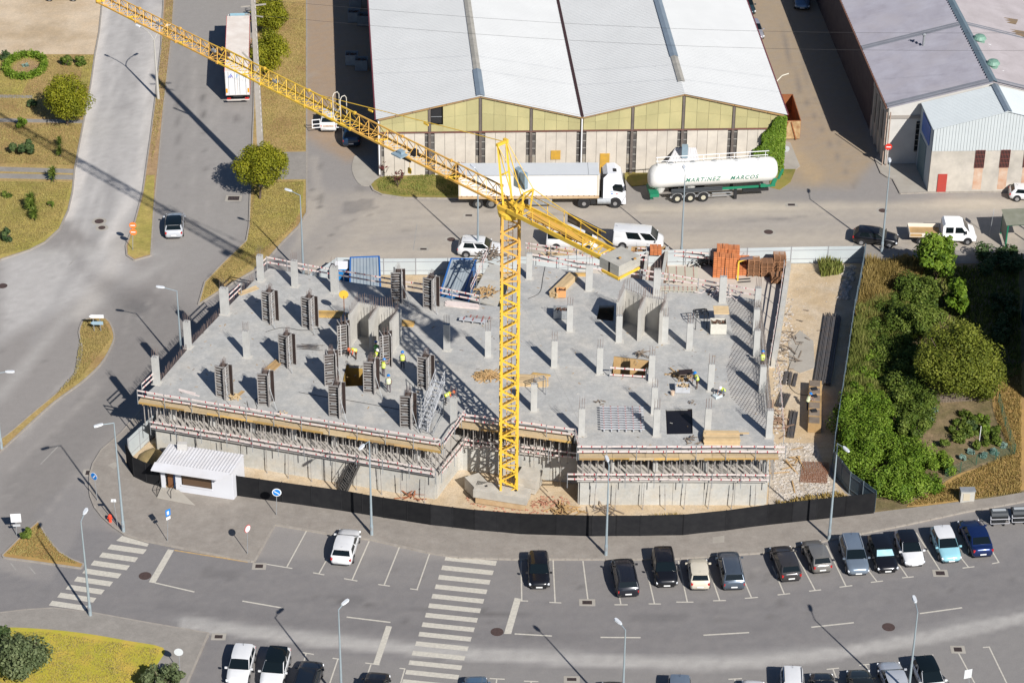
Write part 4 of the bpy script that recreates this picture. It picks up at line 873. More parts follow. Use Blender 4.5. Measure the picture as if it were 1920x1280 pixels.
# ---------------------------------------------------------------- vehicles
def bevel(o, w, seg=2):
    b = bmesh.new(); b.from_mesh(o.data); bmesh.ops.bevel(b, geom=b.edges[:], offset=w, segments=seg, affect='EDGES', profile=.5); bmesh.ops.recalc_face_normals(b, faces=b.faces); b.to_mesh(o.data); b.free(); o.data.polygons.foreach_set('use_smooth', [True] * len(o.data.polygons))
def ring(x, w, zb, zt, top=.03):
    h = [(0, zb), (w * .82, zb), (w * .97, zb + .10), (w, (zb + zt) / 2 - .03), (w * .985, zt - .12), (w * .93, zt - .015), (w * .55, zt + top * .7), (0, zt + top)]
    return [(x, y, z) for y, z in h] + [(x, -y, z) for y, z in h[-2:0:-1]]
KINDS_ = {  # belt front, roof front, roof rear, belt rear, stations (x/L, half width, top z)
 'hatch': (.235, .055, -.37, -.475, [(.5, .58, .56), (.487, .74, .66), (.46, .86, .74), (.40, .95, .81), (.28, .99, .90), (.20, 1, .96), (0, 1, .98), (-.25, 1, 1.0), (-.40, .97, 1.02), (-.465, .90, 1.0), (-.49, .82, .92), (-.5, .70, .7)]),
 'suv': (.245, .085, -.40, -.48, [(.5, .62, .62), (.487, .78, .76), (.46, .89, .87), (.38, .98, .96), (.28, .99, 1.02), (.20, 1, 1.08), (0, 1, 1.08), (-.25, 1, 1.1), (-.42, .98, 1.1), (-.475, .94, 1.06), (-.493, .88, .98), (-.5, .82, .72)]),
 'sedan': (.22, .055, -.25, -.40, [(.5, .58, .55), (.487, .74, .64), (.46, .86, .71), (.38, .97, .79), (.28, .99, .87), (.20, 1, .93), (0, 1, .95), (-.25, 1, .97), (-.38, .97, .97), (-.46, .90, .95), (-.49, .84, .88), (-.5, .78, .66)]),
 'van': (.385, .24, -.485, -.498, [(.5, .76, .72), (.487, .88, .88), (.46, .94, 1.0), (.42, .97, 1.1), (.38, .99, 1.2), (.3, 1, 1.22), (0, 1, 1.22), (-.25, 1, 1.22), (-.44, 1, 1.22), (-.48, .99, 1.2), (-.495, .97, 1.1), (-.5, .95, .8)]),
}
PAINT = {}
def paint(nm, col, metal=0.0):
    return mat('car_paint_' + nm, col, 0.28, tuple(c * .85 for c in col), 0.8, 0.4, metal=metal, coat=0.6, spec=.5)
def car(label, px, py, rear, front, kind='hatch', pnt=('white', (.72, .72, .72), 0), L=4.1, W=1.75, H=1.47, roof=None, name='parked_car', cat='car', glassroof=False, shade=None, vanwin=None, group='cars parked in the street bays', doors=None, lights=None):
    """px, py: the middle of the car as seen; rear, front: two pixels that give its heading"""
    c = G(px, py, .62); a, b = G(*rear), G(*front); rz = atan2((b - a).y, (b - a).x)
    t = thing(name, label, cat, (c.x, c.y, 0.0), rz, group); bf, rf, rr, br, stn = KINDS_[kind]; w = W / 2; M_ = paint(*pnt); zb = .24
    sc = (H / {'hatch': 1.47, 'suv': 1.62, 'sedan': 1.44, 'van': 2.0}[kind])
    rings = [ring(x * L, ww * w, zb + (.12 if abs(x) > .48 else 0), zt * sc) for x, ww, zt in stn]
    MB().loft(rings).build('body', M_, t, smooth=True)
    zt = lambda x: np.interp(-x, [-s[0] for s in stn], [s[2] * sc for s in stn])
    wb, wr = w * .93, w * (.79 if kind != 'van' else .86)
    Bf, Rf, Rr, Br = bf * L, rf * L, rr * L, br * L; zf, zr = zt(bf) + .01, zt(br) + .01; zR = H - .05
    cnr = {'bfl': (Bf, wb, zf), 'bfr': (Bf, -wb, zf), 'bbl': (Br, wb, zr), 'bbr': (Br, -wb, zr), 'tfl': (Rf, wr, zR - .02), 'tfr': (Rf, -wr, zR - .02), 'tbl': (Rr, wr, zR - .03), 'tbr': (Rr, -wr, zR - .03)}
    C = {k: V(v) for k, v in cnr.items()}
    m = MB(); m.add([C['bfl'], C['bfr'], C['bbr'], C['bbl'], C['tfl'], C['tfr'], C['tbr'], C['tbl']], [(0, 4, 5, 1), (1, 5, 6, 2), (2, 6, 7, 3), (3, 7, 4, 0), (4, 7, 6, 5)])
    cab = m.build('cabin', M_, t, smooth=True); bevel(cab, .07)
    # roof: cambered
    n = 6; vs = []; fs = []
    for i in range(n + 1):
        for j in range(n + 1):
            u, v_ = i / n, j / n; x = Rf + .06 + (Rr - Rf - .10) * u; y = (wr + .035) * (1 - 2 * v_) * (1 - .10 * (abs(2 * u - 1) ** 4)); z = zR + .075 * (1 - (2 * v_ - 1) ** 4) * (1 - .6 * abs(2 * u - 1) ** 3) - .03 + (.0 if kind != 'sedan' else -.02 * u)
            vs.append((x, y, z))
    for i in range(n):
        for j in range(n): a_ = i * (n + 1) + j; fs.append((a_, a_ + n + 1, a_ + n + 2, a_ + 1))
    MB().add(vs, fs).build('roof', paint(*roof) if roof else (M_GLASS if glassroof else M_), t, smooth=True)
    def pane(nm, q, ins=.025, out=.014, m_=None):
        q = [V(x) for x in q]; cc = sum(q, V((0, 0, 0))) / 4; nr = (q[1] - q[0]).cross(q[3] - q[0]).normalized()
        if nr.dot(cc - V((0, 0, H * .5))) < 0: nr = -nr
        q = [p + (cc - p).normalized() * ins + nr * out for p in q]; q2 = [p - nr * .02 for p in q]
        return MB().add(q + q2, [(0, 1, 2, 3), (7, 6, 5, 4), (0, 4, 5, 1), (1, 5, 6, 2), (2, 6, 7, 3), (3, 7, 4, 0)]).build(nm, m_ or M_GLASS, t)
    pane('windscreen', [C['bfl'], C['bfr'], C['tfr'], C['tfl']], .045)
    if shade: pane('sun_shade', [C['bfl'].lerp(C['tfl'], .12), C['bfr'].lerp(C['tfr'], .12), C['tfr'].lerp(C['bfr'], .15), C['tfl'].lerp(C['bfl'], .15)], .12, .02, shade)
    if kind != 'van' or vanwin is None or 'rear' in vanwin: pane('rear_window', [C['bbl'].lerp(C['tbl'], .15), C['bbr'].lerp(C['tbr'], .15), C['tbr'], C['tbl']], .10)
    for s in ('l', 'r'):
        bf_, tf_, bb_, tb_ = C['bf' + s], C['tf' + s], C['bb' + s], C['tb' + s]
        if kind == 'van':
            spl = [(.0, .27)] + ([(.30, .62), (.64, .97)] if vanwin == 'side' else ([(.33, .66)] if vanwin == 'mid' else []))
        else: spl = [(.02, .43), (.46, .86)]
        for u0, u1 in spl:
            q = [bf_.lerp(bb_, u0), bf_.lerp(bb_, u1), tf_.lerp(tb_, min(1, u1 + .03)), tf_.lerp(tb_, max(0, u0))]
            pane('side_window', q, .05)
    wr_ = .315 if kind in ('hatch', 'sedan') else .345
    for sx in (.315, -.30):
        for s in (-1, 1):
            y = s * (w - .09); MB().tube((sx * L, y - .02 * s, wr_ + .06), (sx * L, s * (w + .004), wr_ + .06), wr_ + .065, 16).build('wheel_arch', M_DARK, t)
            wh = MB().tube((sx * L, y - .09 * s, wr_), (sx * L, s * (w + .012), wr_), wr_, 16).build('wheel', M_RUBBER, t)
            rm = MB(); rm.tube((sx * L, s * (w + .0), wr_), (sx * L, s * (w + .018), wr_), wr_ * .62, 12)
            rm.build('rim', M_RIM, wh)
    for s in (-1, 1):
        zf_ = .57 * sc; x = L * .462; y = s * w * .74
        MB().box((x - .04, y, zf_ + .02), (.16, w * .42, .15), M=Matrix.Rotation(-s * .35, 3, 'Z') @ Matrix.Rotation(.5, 3, 'Y')).build('headlight', M_HEAD, t)
        MB().box((-L * .482, s * w * .80, .80 * sc), (.12, w * .20, .2 if kind != 'van' else .5), M=Matrix.Rotation(s * .22, 3, 'Z')).build('tail_light', M_RED, t)
        m = MB(); m.box((Bf - .12, s * (w + .10), zf + .02), (.10, .2, .13)); m.build('mirror', M_ if pnt[0] not in ('black',) else M_DARK, t)
    MB().box((L * .497, 0, .42), (.05, .5, .11)).build('number_plate', M_PLATE, t); MB().box((-L * .499, 0, .55), (.04, .5, .11)).build('number_plate', M_PLATE, t)
    m = MB(); m.box((L * .487, 0, .56 * sc), (.06, w * .85, .13)); m.build('grille', M_DARK, t)
    MB().box((L * .480, 0, .30), (.09, w * 1.3, .12)).build('bumper_trim', M_DARK, t); MB().box((-L * .485, 0, .33), (.08, w * 1.4, .13)).build('bumper_trim', M_DARK, t)
    if kind in ('suv',):
        for s in (-1, 1): MB().bar((Rf - .1, s * wr * .93, H + .0), (Rr + .15, s * wr * .93, H + .0), .04, .04).build('roof_rail', M_DARK if lights is None else M_GALV, t)
    m = MB()
    for s in (-1, 1): m.box((Bf - .95, s * w * 1.0, .60 * sc), (.012, .012, .55)); m.box((Bf - 1.95, s * w * .995, .60 * sc), (.012, .012, .55)); m.box((Bf - .85, s * w * 1.005, .80 * sc), (.16, .02, .03))
    m.build('door_seam', M_DARK, t)
    m = MB(); m.tube((Rr + .3, 0, H + .02), (Rr + .1, 0, H + .16), .012, 4); m.build('aerial', M_DARK, t)
    return t
W_, K_, GY = ('white', (.74, .74, .74), 0), ('black', (.008, .008, .010), 0), ('grey', (.13, .125, .13), .5)
car('white hatchback with its tail lights towards the road, alone in the left bays', 648, 1022, (638, 1052), (656, 993), 'hatch', W_, 4.35, 1.8, 1.45)
car('black hatchback facing the road, alone beside the middle crossing', 1010, 1068, (1009, 1035), (1012, 1103), 'hatch', K_, 3.95, 1.68, 1.49)
car('dark grey crossover tail to the road, beside the lamp post in the middle', 1172, 1080, (1180, 1120), (1164, 1042), 'suv', ('charcoal', (.02, .022, .03), .3), 4.4, 1.82, 1.55)
car('black small crossover facing the road, between dark crossover and cream car', 1246, 1064, (1240, 1025), (1253, 1104), 'suv', K_, 4.1, 1.78, 1.56)
car('small cream car with a glass roof panel, tail to the road', 1310, 1073, (1314, 1105), (1306, 1040), 'hatch', ('cream', (.66, .60, .48), 0), 3.57, 1.63, 1.49, glassroof=False)
car('slate blue crossover tail to the road, right of the small cream car', 1370, 1067, (1378, 1103), (1362, 1030), 'suv', ('slate', (.12, .15, .19), .5), 4.4, 1.8, 1.57, lights=1)
car('dark grey hatchback tail to the road with red lamps, left of an old silver hatchback', 1473, 1053, (1486, 1088), (1459, 1018), 'hatch', ('dgrey', (.07, .065, .065), .4), 4.2, 1.76, 1.46)
car('old silver-beige hatchback tail to the road, at the foot of the right lamp post', 1531, 1040, (1546, 1073), (1516, 1006), 'hatch', ('beige', (.30, .285, .26), .5), 3.85, 1.66, 1.48)
car('silver blue estate facing the road, right of the lamp post', 1601, 1040, (1588, 1003), (1612, 1080), 'suv', ('silverblue', (.27, .33, .40), .5), 4.4, 1.8, 1.55, lights=1)
car('black hatchback with a silver sun shade in its windscreen', 1655, 1037, (1641, 1000), (1669, 1076), 'hatch', K_, 4.2, 1.76, 1.45, shade=mat('sun_shade', (.25, .50, .58), .4, (.45, .6, .65), 3, .5))
car('white hatchback with a black roof facing the road', 1705, 1027, (1692, 992), (1721, 1063), 'hatch', W_, 4.0, 1.72, 1.42, roof=K_)
car('light blue hatchback with a white roof', 1773, 1020, (1758, 985), (1790, 1057), 'hatch', ('lightblue', (.30, .58, .66), 0), 3.95, 1.73, 1.48, roof=W_)
car('dark blue coupe-like crossover tail to the road, nearest the waste containers', 1829, 1006, (1846, 1042), (1812, 970), 'sedan', ('navy', (.012, .03, .12), .4), 4.55, 1.84, 1.56)
LB = 'cars in the lower lot cut by the frame'
car('white hatchback facing down, first in the lower lot', 452, 1246, (464, 1203), (440, 1288), 'hatch', W_, 4.05, 1.72, 1.49, group=LB)
car('white car with a long black glass roof, second in the lower lot', 516, 1252, (528, 1208), (502, 1296), 'hatch', W_, 4.3, 1.8, 1.5, glassroof=True, group=LB)
car('black estate in the lower lot, right of the white car with the glass roof', 576, 1276, (566, 1320), (590, 1238), 'suv', ('blackblue', (.012, .018, .028), .2), 4.5, 1.82, 1.5, group=LB)
car('black car cut by the frame, left of the middle crossing', 702, 1296, (692, 1340), (712, 1262), 'suv', K_, 4.3, 1.8, 1.5, group=LB)
car('steel blue car showing only its roof, right of the middle crossing', 894, 1302, (898, 1345), (892, 1262), 'suv', ('steelblue', (.13, .22, .33), .4), 4.1, 1.72, 1.5, group=LB)
car('black car showing only a sliver at the frame by a lamp post', 1150, 1311, (1150, 1345), (1150, 1275), 'hatch', K_, 4.1, 1.75, 1.5, group=LB)
car('silver blue car showing only its tail at the bottom frame', 1274, 1306, (1274, 1268), (1274, 1345), 'hatch', ('silverblue', (.27, .33, .40), .5), 4.2, 1.75, 1.5, group=LB)
car('white car showing only its roof edge, left of the taller white van-like car', 1412, 1308, (1412, 1345), (1412, 1270), 'hatch', W_, 4.0, 1.72, 1.5, group=LB)
car('white square-backed car cut by the frame', 1486, 1293, (1486, 1258), (1490, 1335), 'suv', W_, 4.1, 1.75, 1.6, group=LB)
car('black car with its bonnet up the picture, in the lower right lot', 1545, 1296, (1552, 1340), (1538, 1256), 'hatch', K_, 4.3, 1.78, 1.47, group=LB)
car('dark green-grey saloon in the lower right lot', 1617, 1291, (1626, 1335), (1606, 1252), 'sedan', ('darkgreen', (.028, .032, .030), .4), 4.5, 1.8, 1.44, group=LB)
car('silver-white saloon under the lower right lamp post', 1677, 1276, (1690, 1318), (1662, 1236), 'sedan', ('pearl', (.50, .52, .56), .2), 4.5, 1.8, 1.45, group=LB)
car('white car with a black glass roof, last in the lower right lot', 1742, 1270, (1722, 1230), (1760, 1310), 'hatch', W_, 4.3, 1.78, 1.5, glassroof=True, group=LB)
car('white hatchback with a dark glass roof driving up the truck lane', 327, 420, (326, 446), (329, 396), 'hatch', ('greywhite', (.55, .57, .60), .1), 4.3, 1.8, 1.48, glassroof=True, name='moving_car', group='vehicles on the rear roads')
RG = 'vehicles on the rear roads'
car('dark car cut by the top frame on the dirt lot', 117, -12, (133, -12), (98, -12), 'sedan', K_, 4.4, 1.8, 1.44, group=RG)
car('white SUV side-on, behind the leaning blue cabin', 901, 466, (866, 466), (938, 470), 'suv', W_, 4.3, 1.8, 1.65, group=RG, lights=1)
car('white passenger van side-on, under the counter jib', 1073, 452, (1034, 452), (1112, 456), 'van', W_, 4.9, 1.92, 2.05, group=RG, name='parked_van', cat='van', vanwin='side')
car('white van behind the crane counterweight', 1197, 450, (1156, 450), (1240, 456), 'van', W_, 4.8, 1.92, 1.95, group=RG, name='parked_van', cat='van', vanwin='mid')
car('black saloon side-on beside the lamp post on the back road', 1642, 444, (1602, 442), (1684, 450), 'hatch', K_, 4.35, 1.78, 1.46, group=RG)
car('small white hatchback cut by the right frame below the red-barred windows', 1929, 362, (1893, 360), (1970, 364), 'hatch', W_, 3.9, 1.68, 1.42, group=RG)
car('silver saloon half hidden by the white roof edge', 1412, 54, (1400, 32), (1424, 78), 'sedan', ('silver', (.42, .42, .46), .4), 4.4, 1.76, 1.43, group=RG)
car('dark car behind the silver saloon at the white roof edge', 1397, 8, (1386, -15), (1408, 30), 'sedan', ('teal', (.03, .06, .07), .4), 4.3, 1.75, 1.43, group=RG)
car('blue-grey car in shade at the top of the right alley', 1504, -2, (1504, -25), (1505, 18), 'hatch', ('steelblue', (.13, .22, .33), .4), 4.2, 1.75, 1.46, group=RG)
car('dark blue pickup in the shade left of the white warehouse', 659, 248, (657, 292), (660, 205), 'suv', ('deepblue', (.012, .04, .09), .3), 4.9, 1.85, 1.75, group=RG)
vt = car('white off-road car with both rear doors standing open', 617, 224, (615, 250), (620, 196), 'suv', W_, 4.0, 1.75, 1.75, group=RG)
for s in (-1, 1):
    m = MB(); x = -2.02; y0, y1 = s * .82, s * 1.62
    for za, zb_ in ((.75, .75), (1.15, 1.15), (1.65, 1.65)): m.bar((x, y0, za), (x - .15, y1, zb_), .07)
    m.bar((x, y0, .7), (x, y0, 1.7), .07); m.bar((x - .15, y1, .7), (x - .15, y1, 1.7), .07); m.build('open_rear_door', M_WPL, vt)
MB().box((-1.75, 0, .85), (.5, 1.1, .2)).build('cargo', mat('cardboard', (.40, .20, .09), .8, (.6, .5, .4), 4, .5), vt)

def wheels(t, xs, w, r, name='wheel', ww=.28, sides=(-1, 1)):
    for x in xs:
        for s in sides:
            wh = MB().tube((x, s * (w - ww), r), (x, s * w, r), r, 20).build(name, M_RUBBER, t)
            m = MB(); m.tube((x, s * (w - .02), r), (x, s * (w + .01), r), r * .56, 14, k=0); m.tube((x, s * (w), r), (x, s * (w + .06), r), r * .2, 10); m.build('rim', M_RIM if name == 'wheel' else mat('dull_rim', (.18, .17, .15), .6), wh)
M_TRW = mat('trailer_white', (.76, .75, .72), .5, (.66, .63, .57), .35, .5)
M_TRR = mat('trailer_roof', (.60, .62, .64), .6, (.52, .54, .56), .25, .5)
# articulated lorry side-on
a, b = G(860, 392), G(1172, 392); c0 = a; rz = atan2((b - a).y, (b - a).x) + radians(.6)
t = thing('articulated_lorry', 'white articulated lorry parked side-on behind the crane mast', 'lorry', c0, rz)
c0v = V((0, 1.25, 0))
def lb(name, c, d, m_, par=None, smooth=False): return MB().box((c[0], c[1] + 1.25, c[2]), d).build(name, m_, par or t)
TL = 13.75
lb('trailer_box', (TL / 2, 0, 2.45), (TL, 2.5, 2.55), M_TRW); lb('trailer_roof', (TL / 2, 0, 3.74), (TL - .05, 2.46, .035), M_TRR)
lb('side_board', (TL / 2, -1.262, 1.28), (TL, .03, .32), M_RST); lb('chassis', (TL / 2, 0, 1.0), (TL - .5, 1.0, .22), M_DARK)
m = MB()
for k in range(26): m.box((.3 + k * .52, 1.25 - 1.285, 1.43), (.10, .03, .07))
m.build('latch', mat('rust_dark', (.16, .06, .03), .8), t)
m = MB(); m.bar((TL - 1.05, 0 - .0, 3.77), (TL - 1.05, 2.5, 3.77), .03); m.bar((.1, -.01, 3.72), (TL - .1, -.01, 3.72), .05); m.build('tarpaulin_seam', M_GALV, t)
m = MB()
for x in (.12, TL - .12): m.box((x, -.01, 2.4), (.16, .03, 2.5))
m.build('corner_post', mat('worn_post', (.62, .55, .44), .7), t)
lb('pallet_box', (8.0, -1.0, .72), (2.3, .45, .6), M_GALV); m = MB()
for k in range(3): m.box((7.3 + k * .7, .015, .72), (.5, .03, .42))
m.build('box_door', mat('dull_panel', (.25, .25, .25), .6), t)
wheels(t, (1.9, 3.2), 1.2, .5, 'trailer_wheel')
for o in t.children:
    if o.name.startswith('trailer_wheel'): o.location.y = 1.25
# tractor
m = MB()
cabp = [(14.15, .95), (14.15, 3.3), (14.55, 3.75), (15.35, 3.8), (15.95, 3.25), (16.25, 2.35), (16.35, 1.75), (16.4, .45), (15.7, .45), (15.55, .95)]
W2 = 1.22; n = len(cabp); vs = [(x, 1.25 - W2 * (.94 if z > 3.2 else 1), z) for x, z in cabp] + [(x, 1.25 + W2 * (.94 if z > 3.2 else 1), z) for x, z in cabp]
tri = geometry.tessellate_polygon([[V((x, z, 0)) for x, z in cabp]]); fs = []
for q in tri: fs += [tuple(q), tuple(i + n for i in q[::-1])]
fs += [(i, i + n, (i + 1) % n + n, (i + 1) % n) for i in range(n)]
bm_ = m.add(vs, fs); cab_ = m.build('cab', mat('cab_white', (.76, .77, .80), .3, coat=.4), t)
bpy.context.view_layer.update()
_bm = bmesh.new(); _bm.from_mesh(cab_.data); bmesh.ops.recalc_face_normals(_bm, faces=_bm.faces); _bm.to_mesh(cab_.data); _bm.free()
yb = 1.25 - W2
q = MB().add([(15.15, yb - .012, 1.95), (16.05, yb - .012, 1.75), (16.12, yb - .012, 2.2), (15.95, yb - .012, 2.62), (15.3, yb - .012, 2.68), (15.05, yb - .012, 2.4)], [(0, 1, 2, 3, 4, 5)]).build('side_window', M_GLASS, t)
MB().box((16.33, 1.25, 2.25), (.04, 2.1, .95), M=Matrix.Rotation(-.22, 3, 'Y')).build('windscreen', M_GLASS, t)
MB().add([(15.1, .5, 3.83), (15.45, .5, 3.80), (15.45, 1.15, 3.80), (15.1, 1.15, 3.83)], [(0, 1, 2, 3)]).build('roof_hatch', M_DARK, t)
m = MB(); m.box((14.05, 1.25, 2.2), (.1, 2.2, 2.3)); m.box((14.3, yb + .15, 3.1), (.5, .1, 1.2)); m.build('air_deflector', M_DARK, t)
m = MB(); m.box((16.3, yb - .18, 2.35), (.12, .2, .5)); m.build('mirror', M_DARK, t); MB().tube((14.9, yb + .08, .78), (13.6, yb + .08, .78), .32, 12).build('fuel_tank', M_GALV, t)
MB().box((13.3, 1.25, .95), (4.6, .9, .25)).build('tractor_chassis', M_DARK, t); MB().box((13.2, yb + .14, .72), (.5, .3, .5)).build('battery_box', M_DARK, t)
MB().box((16.42, 1.25, .55), (.06, 2.3, .35)).build('bumper', M_GALV, t)
m = MB(); m.box((15.0, yb - .012, 1.85), (.26, .02, .04)); m.box((15.02, yb - .012, 1.62), (.14, .02, .14)); m.build('decal', mat('decal_blue', (.08, .18, .5), .5), t); MB().box((15.5, yb - .012, 1.58), (.16, .02, .09)).build('decal', M_REDP, t)
for x in (12.3, 15.35):
    for s in (-1, 1):
        MB().tube((x, 1.25 + s * 1.02, .58), (x, 1.25 + s * 1.225, .58), .62, 18).build('wheel_arch', M_DARK, t)
        wh = MB().tube((x, 1.25 + s * .95, .5), (x, 1.25 + s * 1.24, .5), .5, 20).build('wheel', M_RUBBER, t); MB().tube((x, 1.25 + s * 1.2, .5), (x, 1.25 + s * 1.27, .5), .2, 12).build('rim', M_RIM, wh)
# silo tank trailer with lettering
a, b = G(1218, 384), G(1442, 372); rz = atan2((b - a).y, (b - a).x)
t = thing('tank_trailer', 'white silo tank trailer on green chassis lettered MARTINEZ MARCOS', 'tank trailer', a, rz)
M_TANK = mat('tank_white', (.78, .77, .74), .35, (.70, .68, .63), .5, .4, coat=.2); M_GREEN = mat('chassis_green', (.015, .19, .10), .5)
TR = 1.22; ZC = 2.55; m = MB(); prof = [(.0, .55, -.3), (.12, .85, -.22), (.4, 1.08, -.12), (.9, TR, -.02), (1.5, TR, 0), (11.6, TR, .10), (12.2, TR * .97, .12), (12.55, TR * .85, .14), (12.8, TR * .6, .14), (12.88, .2, .14)]
rings = []
for x, r, dz in prof:
    zc = ZC + dz * 1.0 + (.0); rings.append([(x, 1.25 + r * cos(2 * pi * i / 28), zc + (r * 1.02) * sin(2 * pi * i / 28)) for i in range(28)])
m.loft(rings); tank = m.build('tank', M_TANK, t, smooth=True)
m = MB(); m.lathe([(1.0, 2.2), (.35, .75), (.2, .6)][::-1], (1.2, 1.25, 0), 16); m.lathe([(.2, .6), (.35, .75), (1.0, 2.2)], (4.2, 1.25, 0), 12); m.build('hopper', M_TANK, t)
m = MB()
for yy in (1.0, 1.7): m.bar((.8, yy, ZC + TR + .1), (12.0, yy, ZC + TR + .22), .05)
for k in range(13): x = .9 + k * .92; m.bar((x, 1.0, ZC + TR + .1), (x, 1.7, ZC + TR + .1), .04)
m.bar((.8, 1.75, ZC + TR + .5), (12.1, 1.75, ZC + TR + .62), .06)
for k in range(8): x = .9 + k * 1.55; m.bar((x, 1.75, ZC + TR), (x, 1.75, ZC + TR + .55), .04)
m.build('top_walkway', M_WPL, t)
m = MB()
for x in (2.2, 4.4, 6.5, 8.7, 10.9): m.lathe([(.28, ZC + TR - .02), (.28, ZC + TR + .1), (.1, ZC + TR + .14)], (x, 1.25, 0), 10)
m.build('filling_lid', M_GALV, t)
m = MB()
for s in (.35, 2.15): m.bar((3.8, s, 1.18), (12.6, s, 1.25), .12, .22)
m.bar((12.3, .4, 1.2), (12.6, .4, 2.0), .15, .4); m.box((6.6, .06, 1.32), (.5, .1, .22)); m.box((11.3, .06, 1.45), (.5, .1, .35)); m.build('chassis', M_GREEN, t)
m = MB(); m.box((.5, 1.25, .9), (.9, 2.2, .35)); m.box((.25, .6, .65), (.25, .3, .5)); m.build('rear_frame', M_GREEN, t)
m = MB()
for k in range(3): m.tube((2.1, -.05, 1.25 + k * .16), (7.2, -.05, 1.28 + k * .16), .075, 8)
m.build('hose_tube', mat('hose_black', (.035, .04, .045), .6), t)
m = MB()
for z in (.62, .92): m.bar((6.2, .02, z), (8.2, .02, z), .03, .09)
m.build('side_guard', M_GALV, t)
m = MB(); m.box((8.6, .3, .55), (.3, .3, 1.0)); m.box((8.6, 2.2, .55), (.3, .3, 1.0)); m.box((10.6, .3, .95), (2.6, .4, .25)); m.build('support_leg', M_DARK, t)
for x in (2.75, 4.05, 5.35):
    for s in (0.0, 2.5):
        sg = -1 if s == 0 else 1
        wh = MB().tube((x, s - sg * .3, .5), (x, s, .5), .5, 20).build('wheel', M_RUBBER, t); MB().tube((x, s - sg * .02, .5), (x, s + sg * .03, .5), .24, 12).build('rim', mat('cream_rim', (.45, .42, .32), .6), wh)
        m = MB(); 
        for k in range(8):
            a1, a2 = pi * k / 8, pi * (k + 1) / 8; m.bar((x + .58 * cos(a1), s - sg * .15, .52 + .58 * sin(a1)), (x + .58 * cos(a2), s - sg * .15, .52 + .58 * sin(a2)), .3, .03)
        m.build('mudguard', mat('mudguard_grey', (.3, .3, .3), .6), t)
m = MB(); m.tube((12.9, .5, 1.9), (13.3, .5, 2.9), .14, 8); m.build('riser_pipe', M_GREEN, t)
def lettering(txt, x0, zmid, h, parent, m_, conv, ext=.0, italic=.28, width=None):
    cu = bpy.data.curves.new('lettering', 'FONT'); cu.body = txt; cu.size = h; cu.extrude = .0; cu.offset = .009; cu.shear = italic; cu.space_character = 1.25; cu.resolution_u = 3
    ob = bpy.data.objects.new('tmp', cu); COL.objects.link(ob); bpy.context.view_layer.update()
    me = bpy.data.meshes.new_from_object(ob.evaluated_get(bpy.context.evaluated_depsgraph_get())); bpy.data.objects.remove(ob)
    xm = max(v.co.x for v in me.vertices); k = (width / xm) if width else 1.0
    for v in me.vertices: v.co = conv(x0 + v.co.x * k, v.co.y)
    me.materials.clear(); me.materials.append(m_); o = bpy.data.objects.new('lettering', me); COL.objects.link(o); o.parent = parent; return o
def tankconv(x, y):
    z = ZC + .03 - .28 + y; r = TR + .012; dz = (z - ZC - .05) / 1.02; return V((x, 1.25 - sqrt(max(.01, r * r - dz * dz)), z))
lettering('MARTINEZ', 3.45, 0, .62, t, mat('letter_green', (.01, .17, .11), .5), tankconv, width=3.6)
lettering('MARCOS', 7.95, 0, .62, t, MATS['letter_green'], tankconv, width=2.85)
# box trailer seen from behind, truck lane
a, b = G(447, 196), G(451, 60); rz = atan2((b - a).y, (b - a).x)
t = thing('box_trailer', 'long weathered white box lorry with orange corner lamps, seen from behind in the truck lane', 'lorry', (a.x, a.y, 0), rz)
t['label'] = 'long weathered white box lorry seen from behind in the truck lane'
M_TR2 = mat('weathered_white', (.66, .62, .58), .6, (.52, .46, .41), .8, .45)
MB().box((6.8, 0, 2.5), (13.6, 2.5, 2.85)).build('trailer_box', M_TR2, t)
m = MB()
for k in range(54): m.box((.15 + k * .25, 0, 3.945), (.09, 2.44, .035))
m.build('roof_rib', M_TR2, t)
MB().box((3.95, .98, 3.97), (1.2, .5, .03)).build('roof_patch', mat('torn_patch', (.08, .045, .04), .8), t)
m = MB()
for y in (-1.26, 1.26): m.box((6.8, y, 3.9), (13.6, .03, .1)); m.box((6.8, y, 1.15), (13.6, .03, .12))
m.build('edge_rail', M_REDP, t)
MB().box((6.8, 0, .85), (13.0, 1.0, .3)).build('chassis', M_DARK, t)
for s in (-1, 1):
    d_ = MB().box((-.02, s * .62, 2.5), (.04, 1.18, 2.7)).build('rear_door', mat('door_white', (.70, .70, .70), .5, (.6, .6, .6), 1, .4), t)
    m = MB()
    for y in (.25, .9): m.tube((-.06, s * y, 1.2), (-.06, s * y, 3.8), .02, 5)
    m.build('lock_bar', M_GALV, d_)
    MB().box((-.05, s * 1.12, 1.65), (.02, .18, .5)).build('corner_lamp', mat('orange_reflector', (.85, .30, .01), .4), t); MB().box((-.08, s * .95, .75), (.1, .4, .16)).build('tail_light', M_RED, t)
MB().box((-.08, 0, .6), (.12, 2.4, .10)).build('rear_bumper', MATS['weathered_white'], t)
MB().add([(-.045, .95, 3.15), (-.045, .62, 3.62), (-.045, .52, 3.62), (-.045, .84, 3.15)], [(0, 1, 2, 3)]).build('emblem', mat('decal_blue', (.08, .18, .5), .5), t)
MB().add([(-.045, .78, 3.15), (-.045, .55, 3.5), (-.045, .40, 3.15), (-.045, .5, 3.15), (-.045, .56, 3.32), (-.045, .66, 3.15)], [(0, 1, 2, 3, 4, 5)]).build('emblem', mat('emblem_violet', (.13, .10, .38), .5), t)
for ch, y in (('F', .12), ('R', -.62)): lettering(ch, 0, 0, .62, t, mat('faded_letter_blue', (.25, .38, .55), .6), lambda x, yy, y=y: V((-.05, y - x, 3.12 + yy)), italic=0)
wheels(t, (1.6, 2.9, 4.2), 1.2, .48, 'trailer_wheel'); 
m = MB(); m.box((14.9, 0, 1.9), (1.9, 2.35, 2.4)); m.build('cab', M_TRW, t)
